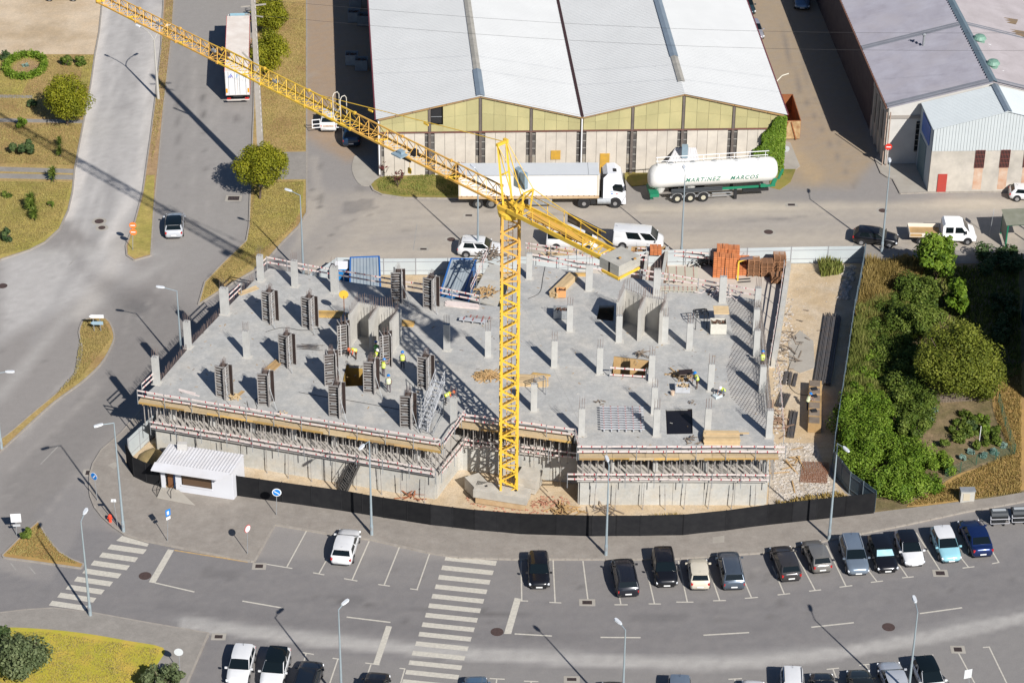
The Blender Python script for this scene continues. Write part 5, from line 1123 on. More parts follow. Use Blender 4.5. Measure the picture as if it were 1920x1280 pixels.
m = MB(); m.box((14.7, 0, 3.2), (1.6, 1.9, .3)); m.build('cab_roof', MATS['sun_shade'], t); MB().box((13.7, 0, 1.0), (1.5, 1.0, .4)).build('coupling', M_DARK, t); wheels(t, (14.9,), 1.2, .48)
# crew-cab flatbed
a, b = G(1704, 458), G(1826, 460); rz = atan2((b - a).y, (b - a).x)
t = thing('flatbed_pickup', 'white crew-cab flatbed truck with an empty timber load bed on the back road', 'flatbed truck', (a.x, a.y, 0), rz)
y_ = .95
m = MB(); m.box((1.5, y_, .82), (3.0, 1.95, .08)); m.build('load_bed', M_TIM, t)
m = MB()
for s in (-.98, .98): m.box((1.5, y_ + s, 1.05), (3.0, .04, .42))
m.box((.0, y_, 1.05), (.04, 1.96, .42)); m.build('drop_side', mat('drop_side_cream', (.70, .64, .55), .5), t)
m = MB(); m.box((.6, y_ - 1.005, 1.05), (1.1, .02, .3)); m.build('side_panel', M_TIM, t)
MB().box((1.5, y_, .6), (2.9, .8, .25)).build('chassis', M_DARK, t)
prof = [(3.15, .5), (3.15, 1.95), (3.35, 2.18), (4.85, 2.18), (5.15, 2.0), (5.75, 1.3), (6.25, 1.1), (6.4, .85), (6.4, .45)]
n = len(prof); W2 = .96; vs = [(x, y_ - W2 * (.88 if z > 1.5 else 1), z) for x, z in prof] + [(x, y_ + W2 * (.88 if z > 1.5 else 1), z) for x, z in prof]
tri = geometry.tessellate_polygon([[V((x, z, 0)) for x, z in prof]]); fs = []
for q in tri: fs += [tuple(q), tuple(i + n for i in q[::-1])]
fs += [(i, i + n, (i + 1) % n + n, (i + 1) % n) for i in range(n)]
o = MB().add(vs, fs).build('cab', M_WPL, t); _bm = bmesh.new(); _bm.from_mesh(o.data); bmesh.ops.recalc_face_normals(_bm, faces=_bm.faces); _bm.to_mesh(o.data); _bm.free()
for x0, x1, x2, x3 in ((3.45, 4.15, 4.15, 3.45), (4.35, 5.35, 4.95, 4.35)):
    MB().add([(x0, y_ - W2 - .01, 1.32), (x1, y_ - W2 - .01, 1.32), (x2, y_ - W2 * .88 - .06, 1.9), (x3, y_ - W2 * .88 - .06, 1.9)], [(0, 1, 2, 3)]).build('side_window', M_GLASS, t)
MB().add([(5.74, y_ - .82, 1.34), (5.74, y_ + .82, 1.34), (5.2, y_ + .78, 2.0), (5.2, y_ - .78, 2.0)], [(0, 1, 2, 3)]).build('windscreen', M_GLASS, t)
m = MB(); 
for k in range(5): m.box((4.1, y_ - .6 + k * .3, 2.195), (1.4, .05, .03))
m.build('roof_rib', M_WPL, t)
for x in (1.1, 5.6):
    for s in (-1, 1):
        MB().tube((x, y_ + s * .75, .42), (x, y_ + s * .965, .42), .42, 16).build('wheel_arch', M_DARK, t)
        wh = MB().tube((x, y_ + s * .72, .35), (x, y_ + s * .98, .35), .35, 16).build('wheel', M_RUBBER, t); MB().tube((x, y_ + s * .95, .35), (x, y_ + s * 1.0, .35), .18, 10).build('rim', M_RIM, wh)
m = MB(); m.box((5.35, y_ - 1.12, 1.45), (.12, .22, .25)); m.build('mirror', M_DARK, t); MB().box((6.42, y_, .5), (.08, 1.8, .25)).build('bumper', M_DARK, t); MB().box((6.38, y_ - .75, .85), (.06, .3, .18)).build('headlight', M_HEAD, t)
# rusty skip
a = G(1478, 262); t = thing('skip_container', 'rusty open-topped steel skip with scrap at the right end of the white warehouse', 'skip', (a.x, a.y, 0), radians(93))
M_RUS = mat('rust_orange', (.36, .12, .035), .9, (.20, .08, .04), 1.5, .5); m = MB()
for s in (-1.15, 1.15): m.box((3.0, s, 1.15), (6.0, .08, 2.1))
m.box((6.0, 0, 1.15), (.08, 2.3, 2.1)); m.box((0, 0, 1.15), (.08, 2.3, 2.1)); m.box((3.0, 0, .15), (6.0, 2.3, .1)); m.build('hull', M_RUS, t)
m = MB(); m.box((-.08, 0, 1.15), (.06, 2.3, 2.0)); m.build('end_wall', mat('stained_cream', (.50, .38, .20), .8, (.25, .12, .05), 2, .55), t)
m = MB()
for s in (-.35, .35): m.bar((-.15, s * 2.2, .1), (-.15, s * .5, 2.1), .16, .1)
m.build('end_brace', M_RUS, t)
m = MB()
for k in range(46): m.rock((random.uniform(.5, 3.2), random.uniform(-.9, .9), .3 + random.uniform(0, .5)), random.uniform(.12, .35))
m.build('scrap', mat('scrap_grey', (.13, .13, .15), .7, (.05, .05, .06), 2, .5), t, kind='stuff')
# wheeled waste containers
def bin_(label, px, py):
    p = G(px, py); t = thing('waste_container', label, 'waste container', (p.x, p.y, .02), radians(4), 'waste containers at the kerb'); m = MB()
    m.loft([[(-.5, -.35, .2), (.5, -.35, .2), (.5, .35, .2), (-.5, .35, .2)], [(-.66, -.5, 1.05), (.66, -.5, 1.05), (.66, .5, 1.05), (-.66, .5, 1.05)]]); m.build('hull', mat('bin_black', (.02, .022, .024), .5), t)
    m = MB(); n = 8; r = [[(x, -.52 * cos(pi * i / n), 1.06 + .28 * sin(pi * i / n)) for i in range(n + 1)] for x in (-.68, .68)]; m.loft(r); m.build('lid', mat('bin_lid', (.05, .055, .06), .45), t)
    MB().box((0, .0, 1.35), (1.1, .3, .02)).build('lid_panel', mat('lid_grey', (.4, .42, .43), .5), t)
    m = MB(); m.path([(-.72, -.3, 1.0), (-.76, -.75, .95), (.76, -.75, .95), (.72, -.3, 1.0)], .03, 5); m.path([(-.72, -.3, 1.0), (-.76, -.72, .5), (.76, -.72, .5), (.72, -.3, 1.0)], .025, 5); m.build('frame', mat('bin_frame', (.5, .5, .52), .5), t)
    for x in (-.45, .45):
        for y in (-.35, .35): MB().tube((x - .04, y, .12), (x + .04, y, .12), .12, 10).build('wheel', M_RUBBER, t)
bin_('black waste container nearest the dark blue car', 1870, 981); bin_('black waste container cut by the right frame', 1910, 978)
# ---------------------------------------------------------------- sales kiosk
k0 = G(302, 914); FLb, FRb, BRb = G(304, 918), G(438, 938), G(459, 911); BLb = FLb + (BRb - FRb)
kt = thing('sales_kiosk', 'small white kiosk with ribbed roof at the left end of the black fence', 'kiosk', (FLb.x, FLb.y, .12))
M_KW = mat('kiosk_white', (.64, .65, .68), .5, (.58, .58, .61), .6, .4); M_KR = mat('kiosk_roof_white', (.58, .58, .60), .6, (.50, .485, .485), .8, .5)
KH = 2.75; u = (FRb - FLb).normalized(); v = (BRb - FRb).normalized(); L = (FRb - FLb).length; Dp = (BRb - FRb).length
P = lambda a, b, z: FLb + u * a + v * b + V((0, 0, z))
def wl(nm, a0, b0, a1, b1, z0, z1, m_, th=.08): MB().bar(P(a0, b0, (z0 + z1) / 2), P(a1, b1, (z0 + z1) / 2), th, z1 - z0).build(nm, m_, kt, world=True)
wl('side_wall', L, 0, L, Dp, .12, KH + .12, M_KW); wl('side_wall', 0, 0, 0, Dp, .12, KH + .05, M_KW); wl('rear_wall', 0, Dp, L, Dp, .12, KH + .1, M_KW)
wl('front_wall', 0, 0, .35, 0, .12, KH, M_KW); wl('front_wall', 1.25, 0, 1.75, 0, .12, KH, M_KW); wl('front_wall', 1.75, 0, 4.4, 0, .12, .8, M_KW); wl('front_wall', 4.4, 0, L, 0, .12, KH, M_KW); wl('front_wall',    .35, 0, 4.4, 0, 2.3, KH - .03, M_KW)
wl('window_pane', 1.8, .1, 4.35, .1, .8, 2.3, mat('amber_interior', (.10, .06, .035), .3), .03); wl('window_frame', 1.72, -.05, 4.45, -.05, .74, .84, M_KW, .12)
wl('door', .4, .35, 1.2, .45, .12, 2.2, mat('door_brown', (.16, .07, .03), .6), .05); wl('door_curtain', 1.0, .2, 1.22, .2, .3, 2.2, mat('poster_blue', (.05, .12, .28), .5), .04)
m = MB(); m.add([P(-.25, -.2, KH + .10), P(L + .05, -.2, KH + .10), P(L + .05, Dp + .1, KH + .35), P(-.25, Dp + .1, KH + .35), P(-.25, -.2, KH), P(L + .05, -.2, KH), P(L + .05, Dp + .1, KH + .25), P(-.25, Dp + .1, KH + .25)], [(0, 1, 2, 3), (7, 6, 5, 4), (0, 4, 5, 1), (1, 5, 6, 2), (2, 6, 7, 3), (3, 7, 4, 0)])
rf = m.build('roof', M_KR, kt, world=True); m = MB()
for k in range(23): a = -.2 + (L + .2) * (k + .5) / 23; m.bar(P(a, -.18, KH + .13), P(a, Dp + .08, KH + .38), .07, .07)
m.build('roof_rib', M_KR, rf, world=True)
m = MB(); m.add([P(-.35, -.2, KH + .12), P(L + .05, -.2, KH + .12), P(L - .6, -.95, KH - .16), P(-.35, -.95, KH - .16)], [(3, 2, 1, 0)]); m.add([P(-.35, -.95, KH - .16), P(L - .6, -.95, KH - .16), P(L - .6, -.97, KH - .26), P(-.35, -.97, KH - .26)], [(0, 3, 2, 1)]); m.build('awning', M_KR, kt, world=True)
MB().box(P(1.1, Dp - .3, KH + .62), (.8, .4, .6)).build('air_conditioner', mat('ac_grey', (.5, .48, .45), .6), kt, world=True)
m = MB(); m.add([P(.0, -.1, .34), P(1.5, -.1, .34), P(3.6, -1.55, .14), P(.2, -1.3, .2), P(.2, -1.32, .1), P(3.6, -1.57, .1)], [(3, 2, 1, 0), (4, 5, 2, 3)]); m.build('entrance_ramp', M_APRON, kt, world=True)
m = MB(); m.path([P(.0, -.1, .1), P(.0, -.1, 1.05), P(.15, -1.2, .95), P(.15, -1.2, 0)], .03, 4); m.bar(P(0, -.1, .1), P(.15, -1.2, .95), .03); m.path([P(1.3, -.1, .95), P(1.35, -1.2, .9), P(1.35, -1.2, 0)], .03, 4); m.build('handrail', M_DARK, kt, world=True)

# ---------------------------------------------------------------- warehouses
A, B = G(712, 331), G(1463, 322); A.z = B.z = 0; u = (B - A).normalized(); WL = (B - A).length
e1, e2 = G(711, 217, 6.7), G(697, 0, 6.7); v = (e2 - e1).normalized(); v.z = 0
WD = 62.0; EV, RG_ = 6.6, 9.05
wh = thing('white_roofed_warehouse', 'twin-gabled warehouse with bright white corrugated roofs and yellow gable cladding', 'warehouse', A)
Q = lambda a, b, z: A + u * a + v * b + V((0, 0, z))
M_WP = mat('stained_wall_panel', (.60, .545, .465), .9, (.50, .45, .385), .9, .5, .1, 9, col3=(.42, .38, .33), scale3=.8, amt3=.5, objvar=.06); M_YC = mat('yellow_cladding', (.44, .40, .20), .8, (.37, .33, .16), .8, .5, col3=(.55, .48, .24), scale3=.4, objvar=.10)
M_ROOF = mat('white_corrugated_roof', (.53, .535, .53), .6, (.48, .485, .48), .25, .5, spec=.2); M_POST = mat('dark_pilaster', (.10, .085, .075), .8, (.17, .14, .12), 2, .5)
M_VERGE = mat('rusty_verge', (.42, .24, .07), .8, (.22, .16, .12), 1.2, .5)
def rz_(t): t = (t * 2) % 1.0 if t < 1 else 1.0; return EV + (RG_ - EV) * (1 - abs(2 * t - 1))
BH = 4.87
for side, b_ in (('left', 0), ('right', WL)):
    MB().bar(Q(b_ + (.12 if b_ == 0 else -.12), .05, 3.2), Q(b_ + (.12 if b_ == 0 else -.12), WD, 3.2), .2, 6.4).build('side_wall', mat('side_wall_grey', (.30, .28, .26), .9, (.22, .2, .19), .6, .5), wh, world=True)
nb = 8
for i in range(nb):
    x0, x1 = WL * i / nb, WL * (i + 1) / nb; xa, xb = x0 + .48, x1 - .48
    n = 4
    for j in range(n):
        p, q = xa + (xb - xa) * j / n, xa + (xb - xa) * (j + 1) / n
        MB().bar(Q(p + .015, .1, BH / 2), Q(q - .015, .1, BH / 2), .14, BH).build('wall_panel', M_WP, wh, world=True)
    MB().bar(Q(xa, .19, BH / 2), Q(xb, .19, BH / 2), .03, BH).build('backing_wall', M_POST, wh, world=True)
    n = 4
    for j in range(n):
        p, q = x0 + .16 + (x1 - x0 - .32) * j / n, x0 + .16 + (x1 - x0 - .32) * (j + 1) / n
        if i == 1 and j == 0:
            z0 = 5.75; MB().add([Q(p, .02, BH + .1), Q(q, .02, BH + .1), Q(q, .02, z0), Q(p, .02, z0)], [(0, 1, 2, 3)]).build('cladding_sheet', M_YC, wh, world=True)
            o = MB().add([Q(p, .25, z0), Q(q - .12, .25, z0), Q(q - .12, .25, rz_(q / WL) - .1), Q(p, .25, rz_(p / WL) - .1)], [(0, 1, 2, 3)]).build('louvre_opening', M_DARK, wh, world=True)
            MB().bar(Q(p, .1, (z0 + 7.4) / 2), Q(q - .1, .1, (z0 + 7.4) / 2), .04, .05).build('bar', M_GALV, o, world=True); continue
        for za, zb_ in ((0, .5), (.5, 1)):
            lo = lambda x: BH + .1; hi = lambda x: rz_(x / WL) - .12; f = lambda x, k: lo(x) + (hi(x) - lo(x)) * k
            if i in (0, 3, 4, 7) and False: continue
            MB().add([Q(p + .01, .02, f(p, za) + .01), Q(q - .01, .02, f(q, za) + .01), Q(q - .01, .02, f(q, zb_)), Q(p + .01, .02, f(p, zb_)), Q(p + .01, .08, f(p, za)), Q(q - .01, .08, f(q, za))], [(0, 1, 2, 3)]).build('cladding_sheet', M_YC, wh, world=True)
for i in range(nb + 1):
    x = WL * i / nb; top = rz_(i / nb) - .12
    MB().bar(Q(x, .03, 2.43), Q(x, .03, 2.44), .0, .0) if False else None
    MB().box(Q(x, .06, BH / 2), (.26, .22, BH), atan2(u.y, u.x)).build('pilaster', M_POST, wh, world=True)
    MB().box(Q(x, .0, (BH + top) / 2), (.24, .16, top - BH), atan2(u.y, u.x)).build('gable_post', M_POST, wh, world=True)
    for s in (-1, 1):
        if (i == 0 and s < 0) or (i == nb and s > 0): continue
        w = MB().box(Q(x + s * .30, .17, BH / 2), (.34, .03, BH - .1), atan2(u.y, u.x)).build('window', mat('dirty_glass', (.06, .055, .055), .3, (.14, .13, .12), 1.4, .5), wh, world=True)
        for k in range(6): MB().box(Q(x + s * .30, .13, .5 + k * .8), (.34, .05, .05), atan2(u.y, u.x)).build('glazing_bar', mat('glazing_bar', (.34, .33, .30), .7), w, world=True)
        if (i + s) % 3: 
            for k in (1,): MB().box(Q(x + s * .30, .145, 1.6), (.3, .02, 1.1), atan2(u.y, u.x)).build('pale_pane', mat('pale_pane', (.38, .37, .33), .4, (.25, .2, .15), 3, .5), w, world=True)
MB().bar(Q(0, -.03, BH + .03), Q(WL, -.03, BH + .03), .12, .12).build('string_course', mat('rust_red_trim', (.20, .07, .05), .8, (.12, .08, .07), 1, .5), wh, world=True)
def roof_plane(a0, z0, a1, z1, name='roof_slope', pitch=.36, amp=.035, m_=M_ROOF, Qf=None, d0=-.35, d1=WD, par=None):
    Qf = Qf or Q; n = int((d1 - d0) / (pitch / 2)); vs = []; fs = []
    for i in range(n + 1):
        b = d0 + i * pitch / 2; zz = amp if i % 2 else -amp; vs += [Qf(a0, b, z0 + zz), Qf(a1, b, z1 + zz)]
    for i in range(n): fs.append((2 * i, 2 * i + 2, 2 * i + 3, 2 * i + 1) if a1 < a0 else (2 * i, 2 * i + 1, 2 * i + 3, 2 * i + 2))
    return MB().add(vs, fs).build(name, m_, par or wh, world=True)
M_LICH = mat('lichened_ridge', (.42, .39, .34), .9, (.26, .25, .22), 1.6, .5)
for k in (0, 1):
    o = WL / 2 * k; h = WL / 4
    roof_plane(o - (.25 if k == 0 else -.12), EV + .02, o + h, RG_); roof_plane(o + h, RG_, o + 2 * h + (.25 if k else -.12), EV + .02)
    m = MB(); m.add([Q(o + h - .36, 2.3, RG_ - .0), Q(o + h, 2.3, RG_ + .14), Q(o + h + .36, 2.3, RG_ - .0), Q(o + h + .36, WD, RG_ - .0), Q(o + h, WD, RG_ + .14), Q(o + h - .36, WD, RG_ - .0)], [(0, 1, 4, 5), (1, 2, 3, 4)]); m.build('ridge_cap', M_LICH, wh, world=True)
    m = MB(); m.add([Q(o + h - .42, -.38 if k == 0 else 8, RG_ + .01), Q(o + h, -.38 if k == 0 else 8, RG_ + .17), Q(o + h + .42, -.38 if k == 0 else 8, RG_ + .01), Q(o + h + .42, 5.5 if k == 0 else 22, RG_ + .01), Q(o + h, 5.5 if k == 0 else 22, RG_ + .17), Q(o + h - .42, 5.5 if k == 0 else 22, RG_ + .01)], [(0, 1, 4, 5), (1, 2, 3, 4)]); m.build('ridge_cap', mat('new_ridge_zinc', (.36, .42, .46), .4, (.28, .33, .37), 1, .5, metal=.4), wh, world=True)
    for a0, z0, a1, z1 in ((o, EV, o + h, RG_), (o + h, RG_, o + 2 * h, EV)):
        n = 6
        for j in range(n):
            f0, f1 = j / n, (j + 1) / n - .004; MB().bar(Q(a0 + (a1 - a0) * f0, -.12, z0 + (z1 - z0) * f0 - .14), Q(a0 + (a1 - a0) * f1, -.12, z0 + (z1 - z0) * f1 - .14), .22, .24).build('verge_board', M_VERGE, wh, world=True)
MB().bar(Q(WL / 2, -.3, EV + .03), Q(WL / 2, WD, EV + .03), .30, .10).build('valley_gutter', mat('gutter_dark', (.045, .02, .02), .7), wh, world=True)
for x in (-.32, WL + .32): MB().bar(Q(x, -.3, EV - .02), Q(x, WD, EV - .02), .12, .14).build('eaves_gutter', mat('gutter_red', (.16, .04, .05), .6), wh, world=True)
for x in (.0, WL / 2): MB().tube(Q(x, -.14, .3), Q(x, -.14, EV - .3), .07, 8).build('downpipe', M_WPL, wh, world=True)
for x0, x1, z0, z1 in ((1124, 1142, 0.1, 2.3), (1032, 1050, 1.7, 2.7)):
    g0, g1 = G(x0, 326), G(x1, 326); s0, s1 = (g0 - A).dot(u), (g1 - A).dot(u)
    MB().bar(Q(s0, -.01, (z0 + z1) / 2), Q(s1, -.01, (z0 + z1) / 2), .06, z1 - z0).build('door' if z0 < 1 else 'hatch', mat('ochre_door', (.62, .34, .03), .6, (.40, .25, .06), 2.5, .4), wh, world=True)
# lean-to and cabinet behind the tank trailer
t = thing('lean_to', 'small white corrugated lean-to against the warehouse behind the tank trailer', 'shed', G(1275, 325)); p0 = (G(1245, 324) - A).dot(u); p1 = (G(1306, 324) - A).dot(u)
m = MB(); m.add([Q(p0, -1.8, 2.1), Q(p1, -1.8, 2.1), Q(p1 - .2, -.1, 2.9), Q(p0 + 1.0, -.1, 2.9)], [(0, 1, 2, 3)]); r_ = m.build('roof', M_KR, t, world=True); m = MB()
for k in range(10): f = (k + .5) / 10; m.bar(Q(p0 + (p1 - p0) * f, -1.8, 2.12), Q(p0 + 1.0 + (p1 - p0 - 1.2) * f, -.1, 2.92), .05)
m.build('roof_rib', M_KR, r_, world=True)
MB().bar(Q(p0 + .1, -1.7, 1.0), Q(p1 - .1, -1.7, 1.0), .08, 2.0).build('front_wall', M_WP, t, world=True); MB().bar(Q(p1 - .1, -1.7, 1.0), Q(p1 - .1, -.1, 1.0), .08, 2.0).build('side_wall', M_WP, t, world=True)
MB().box(Q(p0 + 1.8, -1.2, 3.1), (.6, .5, 1.3)).build('flue_box', MATS['blue_grey_steel'], t, world=True)
# right warehouse
C0 = G(1657, 309); C0.z = 0; us = u; R1 = G(1844, 306); h2 = (R1 - C0).dot(us); EV2, RG2 = ZAT(C0, 201), ZAT(R1, 152)
e1, e2 = G(1668, 198, EV2), G(1582, 0, EV2); v2 = (e2 - e1).normalized(); v2.z = 0; v2.normalize()
w2 = thing('grey_roofed_warehouse', 'warehouse with grey striped corrugated roof at the upper right', 'warehouse', C0); Q2 = lambda a, b, z: C0 + us * a + v2 * b + V((0, 0, z))
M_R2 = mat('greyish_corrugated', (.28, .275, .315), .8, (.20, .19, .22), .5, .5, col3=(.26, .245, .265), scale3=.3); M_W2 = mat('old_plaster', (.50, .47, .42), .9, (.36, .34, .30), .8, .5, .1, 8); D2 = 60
o = roof_plane(-.2, EV2, h2, RG2, 'roof_slope', .56, .11, M_R2, Q2, -.1, D2, w2); o = roof_plane(h2, RG2, 2 * h2 + .2, EV2, 'roof_slope', .56, .11, mat('pinkish_corrugated', (.33, .30, .31), .8, (.25, .225, .23), .5, .5), Q2, -.1, D2, w2)
M_FL = mat('grey_flashing', (.25, .255, .28), .6, (.19, .195, .21), 1, .5)
def strip(a0, z0, a1, z1, b0, b1, nm='flashing', m_=None): MB().add([Q2(a0, b0, z0 + .09), Q2(a1, b0, z1 + .09), Q2(a1, b1, z1 + .09), Q2(a0, b1, z0 + .09)], [(0, 1, 2, 3)]).build(nm, m_ or M_FL, w2, world=True)
for b0, b1 in ((-.15, .75), (13.0, 14.0)): strip(-.2, EV2, h2, RG2, b0, b1); strip(h2, RG2, 2 * h2, EV2, b0, b1)
MB().add([Q2(h2 - .4, -.2, RG2 + .0), Q2(h2, -.2, RG2 + .2), Q2(h2 + .4, -.2, RG2 + .0), Q2(h2 + .4, D2, RG2 + .0), Q2(h2, D2, RG2 + .2), Q2(h2 - .4, D2, RG2 + .0)], [(0, 1, 4, 5), (1, 2, 3, 4)]).build('ridge_cap', mat('slate_ridge', (.16, .21, .24), .5, (.12, .16, .19), 1, .5), w2, world=True)
MB().bar(Q2(-.3, -.2, EV2 - .03), Q2(-.3, D2, EV2 - .03), .14, .16).build('eaves_gutter', mat('gutter_rust', (.22, .10, .06), .8, (.1, .06, .05), 2, .5), w2, world=True)
for k in range(8):
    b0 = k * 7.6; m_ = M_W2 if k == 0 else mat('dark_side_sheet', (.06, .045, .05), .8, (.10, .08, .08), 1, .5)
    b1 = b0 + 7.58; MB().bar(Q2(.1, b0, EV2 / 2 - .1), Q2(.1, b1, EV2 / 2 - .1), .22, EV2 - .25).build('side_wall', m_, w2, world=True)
for k in range(4):
    MB().box(Q2(-.10, .9 + k * 1.75, EV2 / 2 - .2), (.22, .35, EV2 - .6), atan2(v2.y, v2.x) + pi / 2).build('pilaster', M_W2, w2, world=True)
    MB().box(Q2(-.03, 1.8 + k * 1.75, 3.6), (.05, .8, 3.2), atan2(v2.y, v2.x) + pi / 2).build('window', mat('dirty_glass2', (.03, .035, .04), .3), w2, world=True)
m = MB(); m.add([Q2(0, .0, 0), Q2(2 * h2, .0, 0), Q2(2 * h2, .0, EV2 - .1), Q2(h2, .0, RG2 - .1), Q2(0, .0, EV2 - .1)], [(0, 1, 2, 3, 4)]); m.build('gable_wall', mat('white_plaster', (.56, .545, .51), .9, (.46, .44, .41), .7, .5), w2, world=True)
MB().bar(Q2(.1, -.06, EV2 - 1.1), Q2(4.0, -.06, EV2 - 1.1), .1, .35).build('lintel_band', mat('band_grey', (.3, .27, .24), .8), w2, world=True)
wn_ = MB().bar(Q2(2.9, -.05, 3.2), Q2(3.6, -.05, 3.2), .06, 3.4).build('window', M_GLASS, w2, world=True)
for k in range(6): MB().bar(Q2(2.9, -.1, 1.6 + k * .62), Q2(3.6, -.1, 1.6 + k * .62), .04, .05).build('glazing_bar', MATS['band_grey'], wn_, world=True)
for s in (-.25, .12): MB().tube(Q2(s, -.35, 0), Q2(s, -.35, EV2 - .4), .06, 8).build('downpipe', mat('stained_pipe', (.45, .38, .33), .7, (.3, .18, .12), 2, .5), w2, world=True)
for px, py in ((1836, 82), (1861, 129)):
    p = G(px, py, RG2 - .5); g = thing('roof_ventilator', 'green round roof ventilator %s on the grey roof' % ('higher up' if py < 100 else 'nearer the white gable'), 'ventilator', p, group='green ventilators on the grey roof')
    m = MB(); m.lathe([(.55, -.1), (.55, .55), (.7, .6), (.5, .9), (.1, 1.0)], n=14); m.build('cowl', mat('vent_green', (.20, .34, .26), .5, (.14, .26, .2), 3, .5), g); MB().box((.1, -.4, -.02), (1.9, 1.2, .06), -.35).build('base_plate', M_WPL, g)
p = G(1731, 86, RG2 - 1.2); g = thing('roof_flue', 'thin pale flue pipe standing on the grey roof slope', 'flue', p); m = MB(); m.tube((0, 0, -.3), (0, 0, 1.2), .12, 8); m.build('pipe', M_GALV, g); MB().lathe([(.22, 1.2), (.22, 1.3), (.05, 1.4)], n=8).build('cap', M_GALV, g)
for px, py in ((1890, 39), (1908, 62)):
    p = G(px, py, RG2 - 1.5); MB().box(p, (1.9, 1.1, .10), -.35).build('rusty_skylight', mat('skylight_brown', (.20, .16, .13), .7, (.3, .2, .1), 2, .5), w2, world=True)
# front annex with white cladding
E0 = G(1739, 361); E0.z = 0; R3 = G(1872, 360); h3 = (R3 - E0).dot(us); EV3, RG3 = ZAT(E0, 241), ZAT(R3, 208); bb = (C0 - E0).dot(v2) - .3; CLZ = ZAT(E0, 283)
ax = thing('white_clad_annex', 'annex with white ribbed cladding over a stained wall, red door and barred windows', 'annex', E0); Q3 = lambda a, b, z: E0 + us * a + v2 * b + V((0, 0, z))
M_AW = mat('annex_white', (.53, .565, .57), .5, (.48, .515, .52), .5, .4); M_ST = mat('stained_plaster', (.58, .53, .46), .9, (.38, .35, .30), .55, .55, .1, 6, col3=(.28, .26, .24), scale3=.5, amt3=.5)
roof_plane(-.15, EV3, h3, RG3, 'roof_slope', .28, .03, M_AW, Q3, -.25, bb, ax); roof_plane(h3, RG3, 2 * h3 + .1, EV3, 'roof_slope', .28, .03, M_AW, Q3, -.25, bb, ax)
MB().add([Q3(h3 - .35, -.28, RG3 + .0), Q3(h3, -.28, RG3 + .16), Q3(h3 + .35, -.28, RG3 + .0), Q3(h3 + .35, bb, RG3 + .0), Q3(h3, bb, RG3 + .16), Q3(h3 - .35, bb, RG3 + .0)], [(0, 1, 4, 5), (1, 2, 3, 4)]).build('ridge_cap', MATS['new_ridge_zinc'], ax, world=True)
n = 46
for i in range(n):
    a0, a1 = 2 * h3 * i / n, 2 * h3 * (i + 1) / n - .03; top = lambda a: EV3 + (RG3 - EV3) * (1 - abs(a / h3 - 1)) - .04
    MB().add([Q3(a0, -.1, CLZ), Q3(a1, -.1, CLZ), Q3(a1, -.1, top(a1)), Q3(a0, -.1, top(a0)), Q3(a0, -.02, CLZ), Q3(a1, -.02, CLZ), Q3(a1, -.02, top(a1)), Q3(a0, -.02, top(a0))], [(0, 1, 2, 3), (0, 3, 7, 4), (1, 5, 6, 2), (0, 4, 5, 1)]).build('cladding_strip', M_AW, ax, world=True)
MB().add([Q3(.02, -.01, CLZ), Q3(2 * h3, -.01, CLZ), Q3(2 * h3, -.01, EV3 - .1), Q3(h3, -.01, RG3 - .1), Q3(.02, -.01, EV3 - .1)], [(0, 1, 2, 3, 4)]).build('cladding_backing', M_GALV, ax, world=True)
MB().bar(Q3(0, .1, CLZ / 2), Q3(2 * h3, .1, CLZ / 2), .3, CLZ).build('front_wall', M_ST, ax, world=True)
MB().bar(Q3(.05, .25, EV3 / 2 - .05), Q3(.05, bb, EV3 / 2 - .05), .1, EV3 - .15).build('side_wall', mat('annex_side', (.40, .46, .50), .6), ax, world=True)
MB().bar(Q3(-.04, 1.2, 5.6), Q3(-.04, 4.6, 5.6), .06, 2.0).build('company_banner', mat('banner_blue', (.02, .08, .32), .5, (.05, .15, .5), 1.5, .5), ax, world=True)
MB().bar(Q3(-.03, 2.2, 2.0), Q3(-.03, 5.0, 2.0), .06, 4.0).build('side_gate', mat('gate_blue_grey', (.12, .19, .22), .6), ax, world=True)
g0, g1 = (G(1755, 360) - E0).dot(us), (G(1772, 360) - E0).dot(us)
MB().bar(Q3(g0, -.1, 1.05), Q3(g1, -.1, 1.05), .08, 2.1).build('door', mat('red_door', (.42, .05, .035), .6, (.34, .05, .04), 2, .5), ax, world=True)
for x0, x1 in ((1821, 1838), (1868, 1885), (1912, 1930)):
    a0, a1 = (G(x0, 360) - E0).dot(us), (G(x1, 360) - E0).dot(us)
    w_ = MB().bar(Q3(a0, -.07, 3.75), Q3(a1, -.07, 3.75), .03, 2.0).build('window', M_DARK, ax, world=True)
    for k in range(7): a = a0 + (a1 - a0) * k / 6; MB().bar(Q3(a, -.11, 2.75), Q3(a, -.11, 4.75), .05, .05, up=(0, 1, 0)).build('window_bar', mat('bar_red_brown', (.16, .05, .04), .7), w_, world=True)
    for k in range(5): z = 2.8 + k * .48; MB().bar(Q3(a0, -.11, z), Q3(a1, -.11, z), .05, .04).build('window_bar', MATS['bar_red_brown'], w_, world=True)
    MB().bar(Q3(a0 + .02, -.055, 1.5), Q3(a1 - .02, -.055, 1.5), .012, 2.4).build('rust_streak', mat('rust_streak', (.44, .22, .12), .9, (.55, .45, .36), 1.2, .5), ax, world=True)
m = MB()
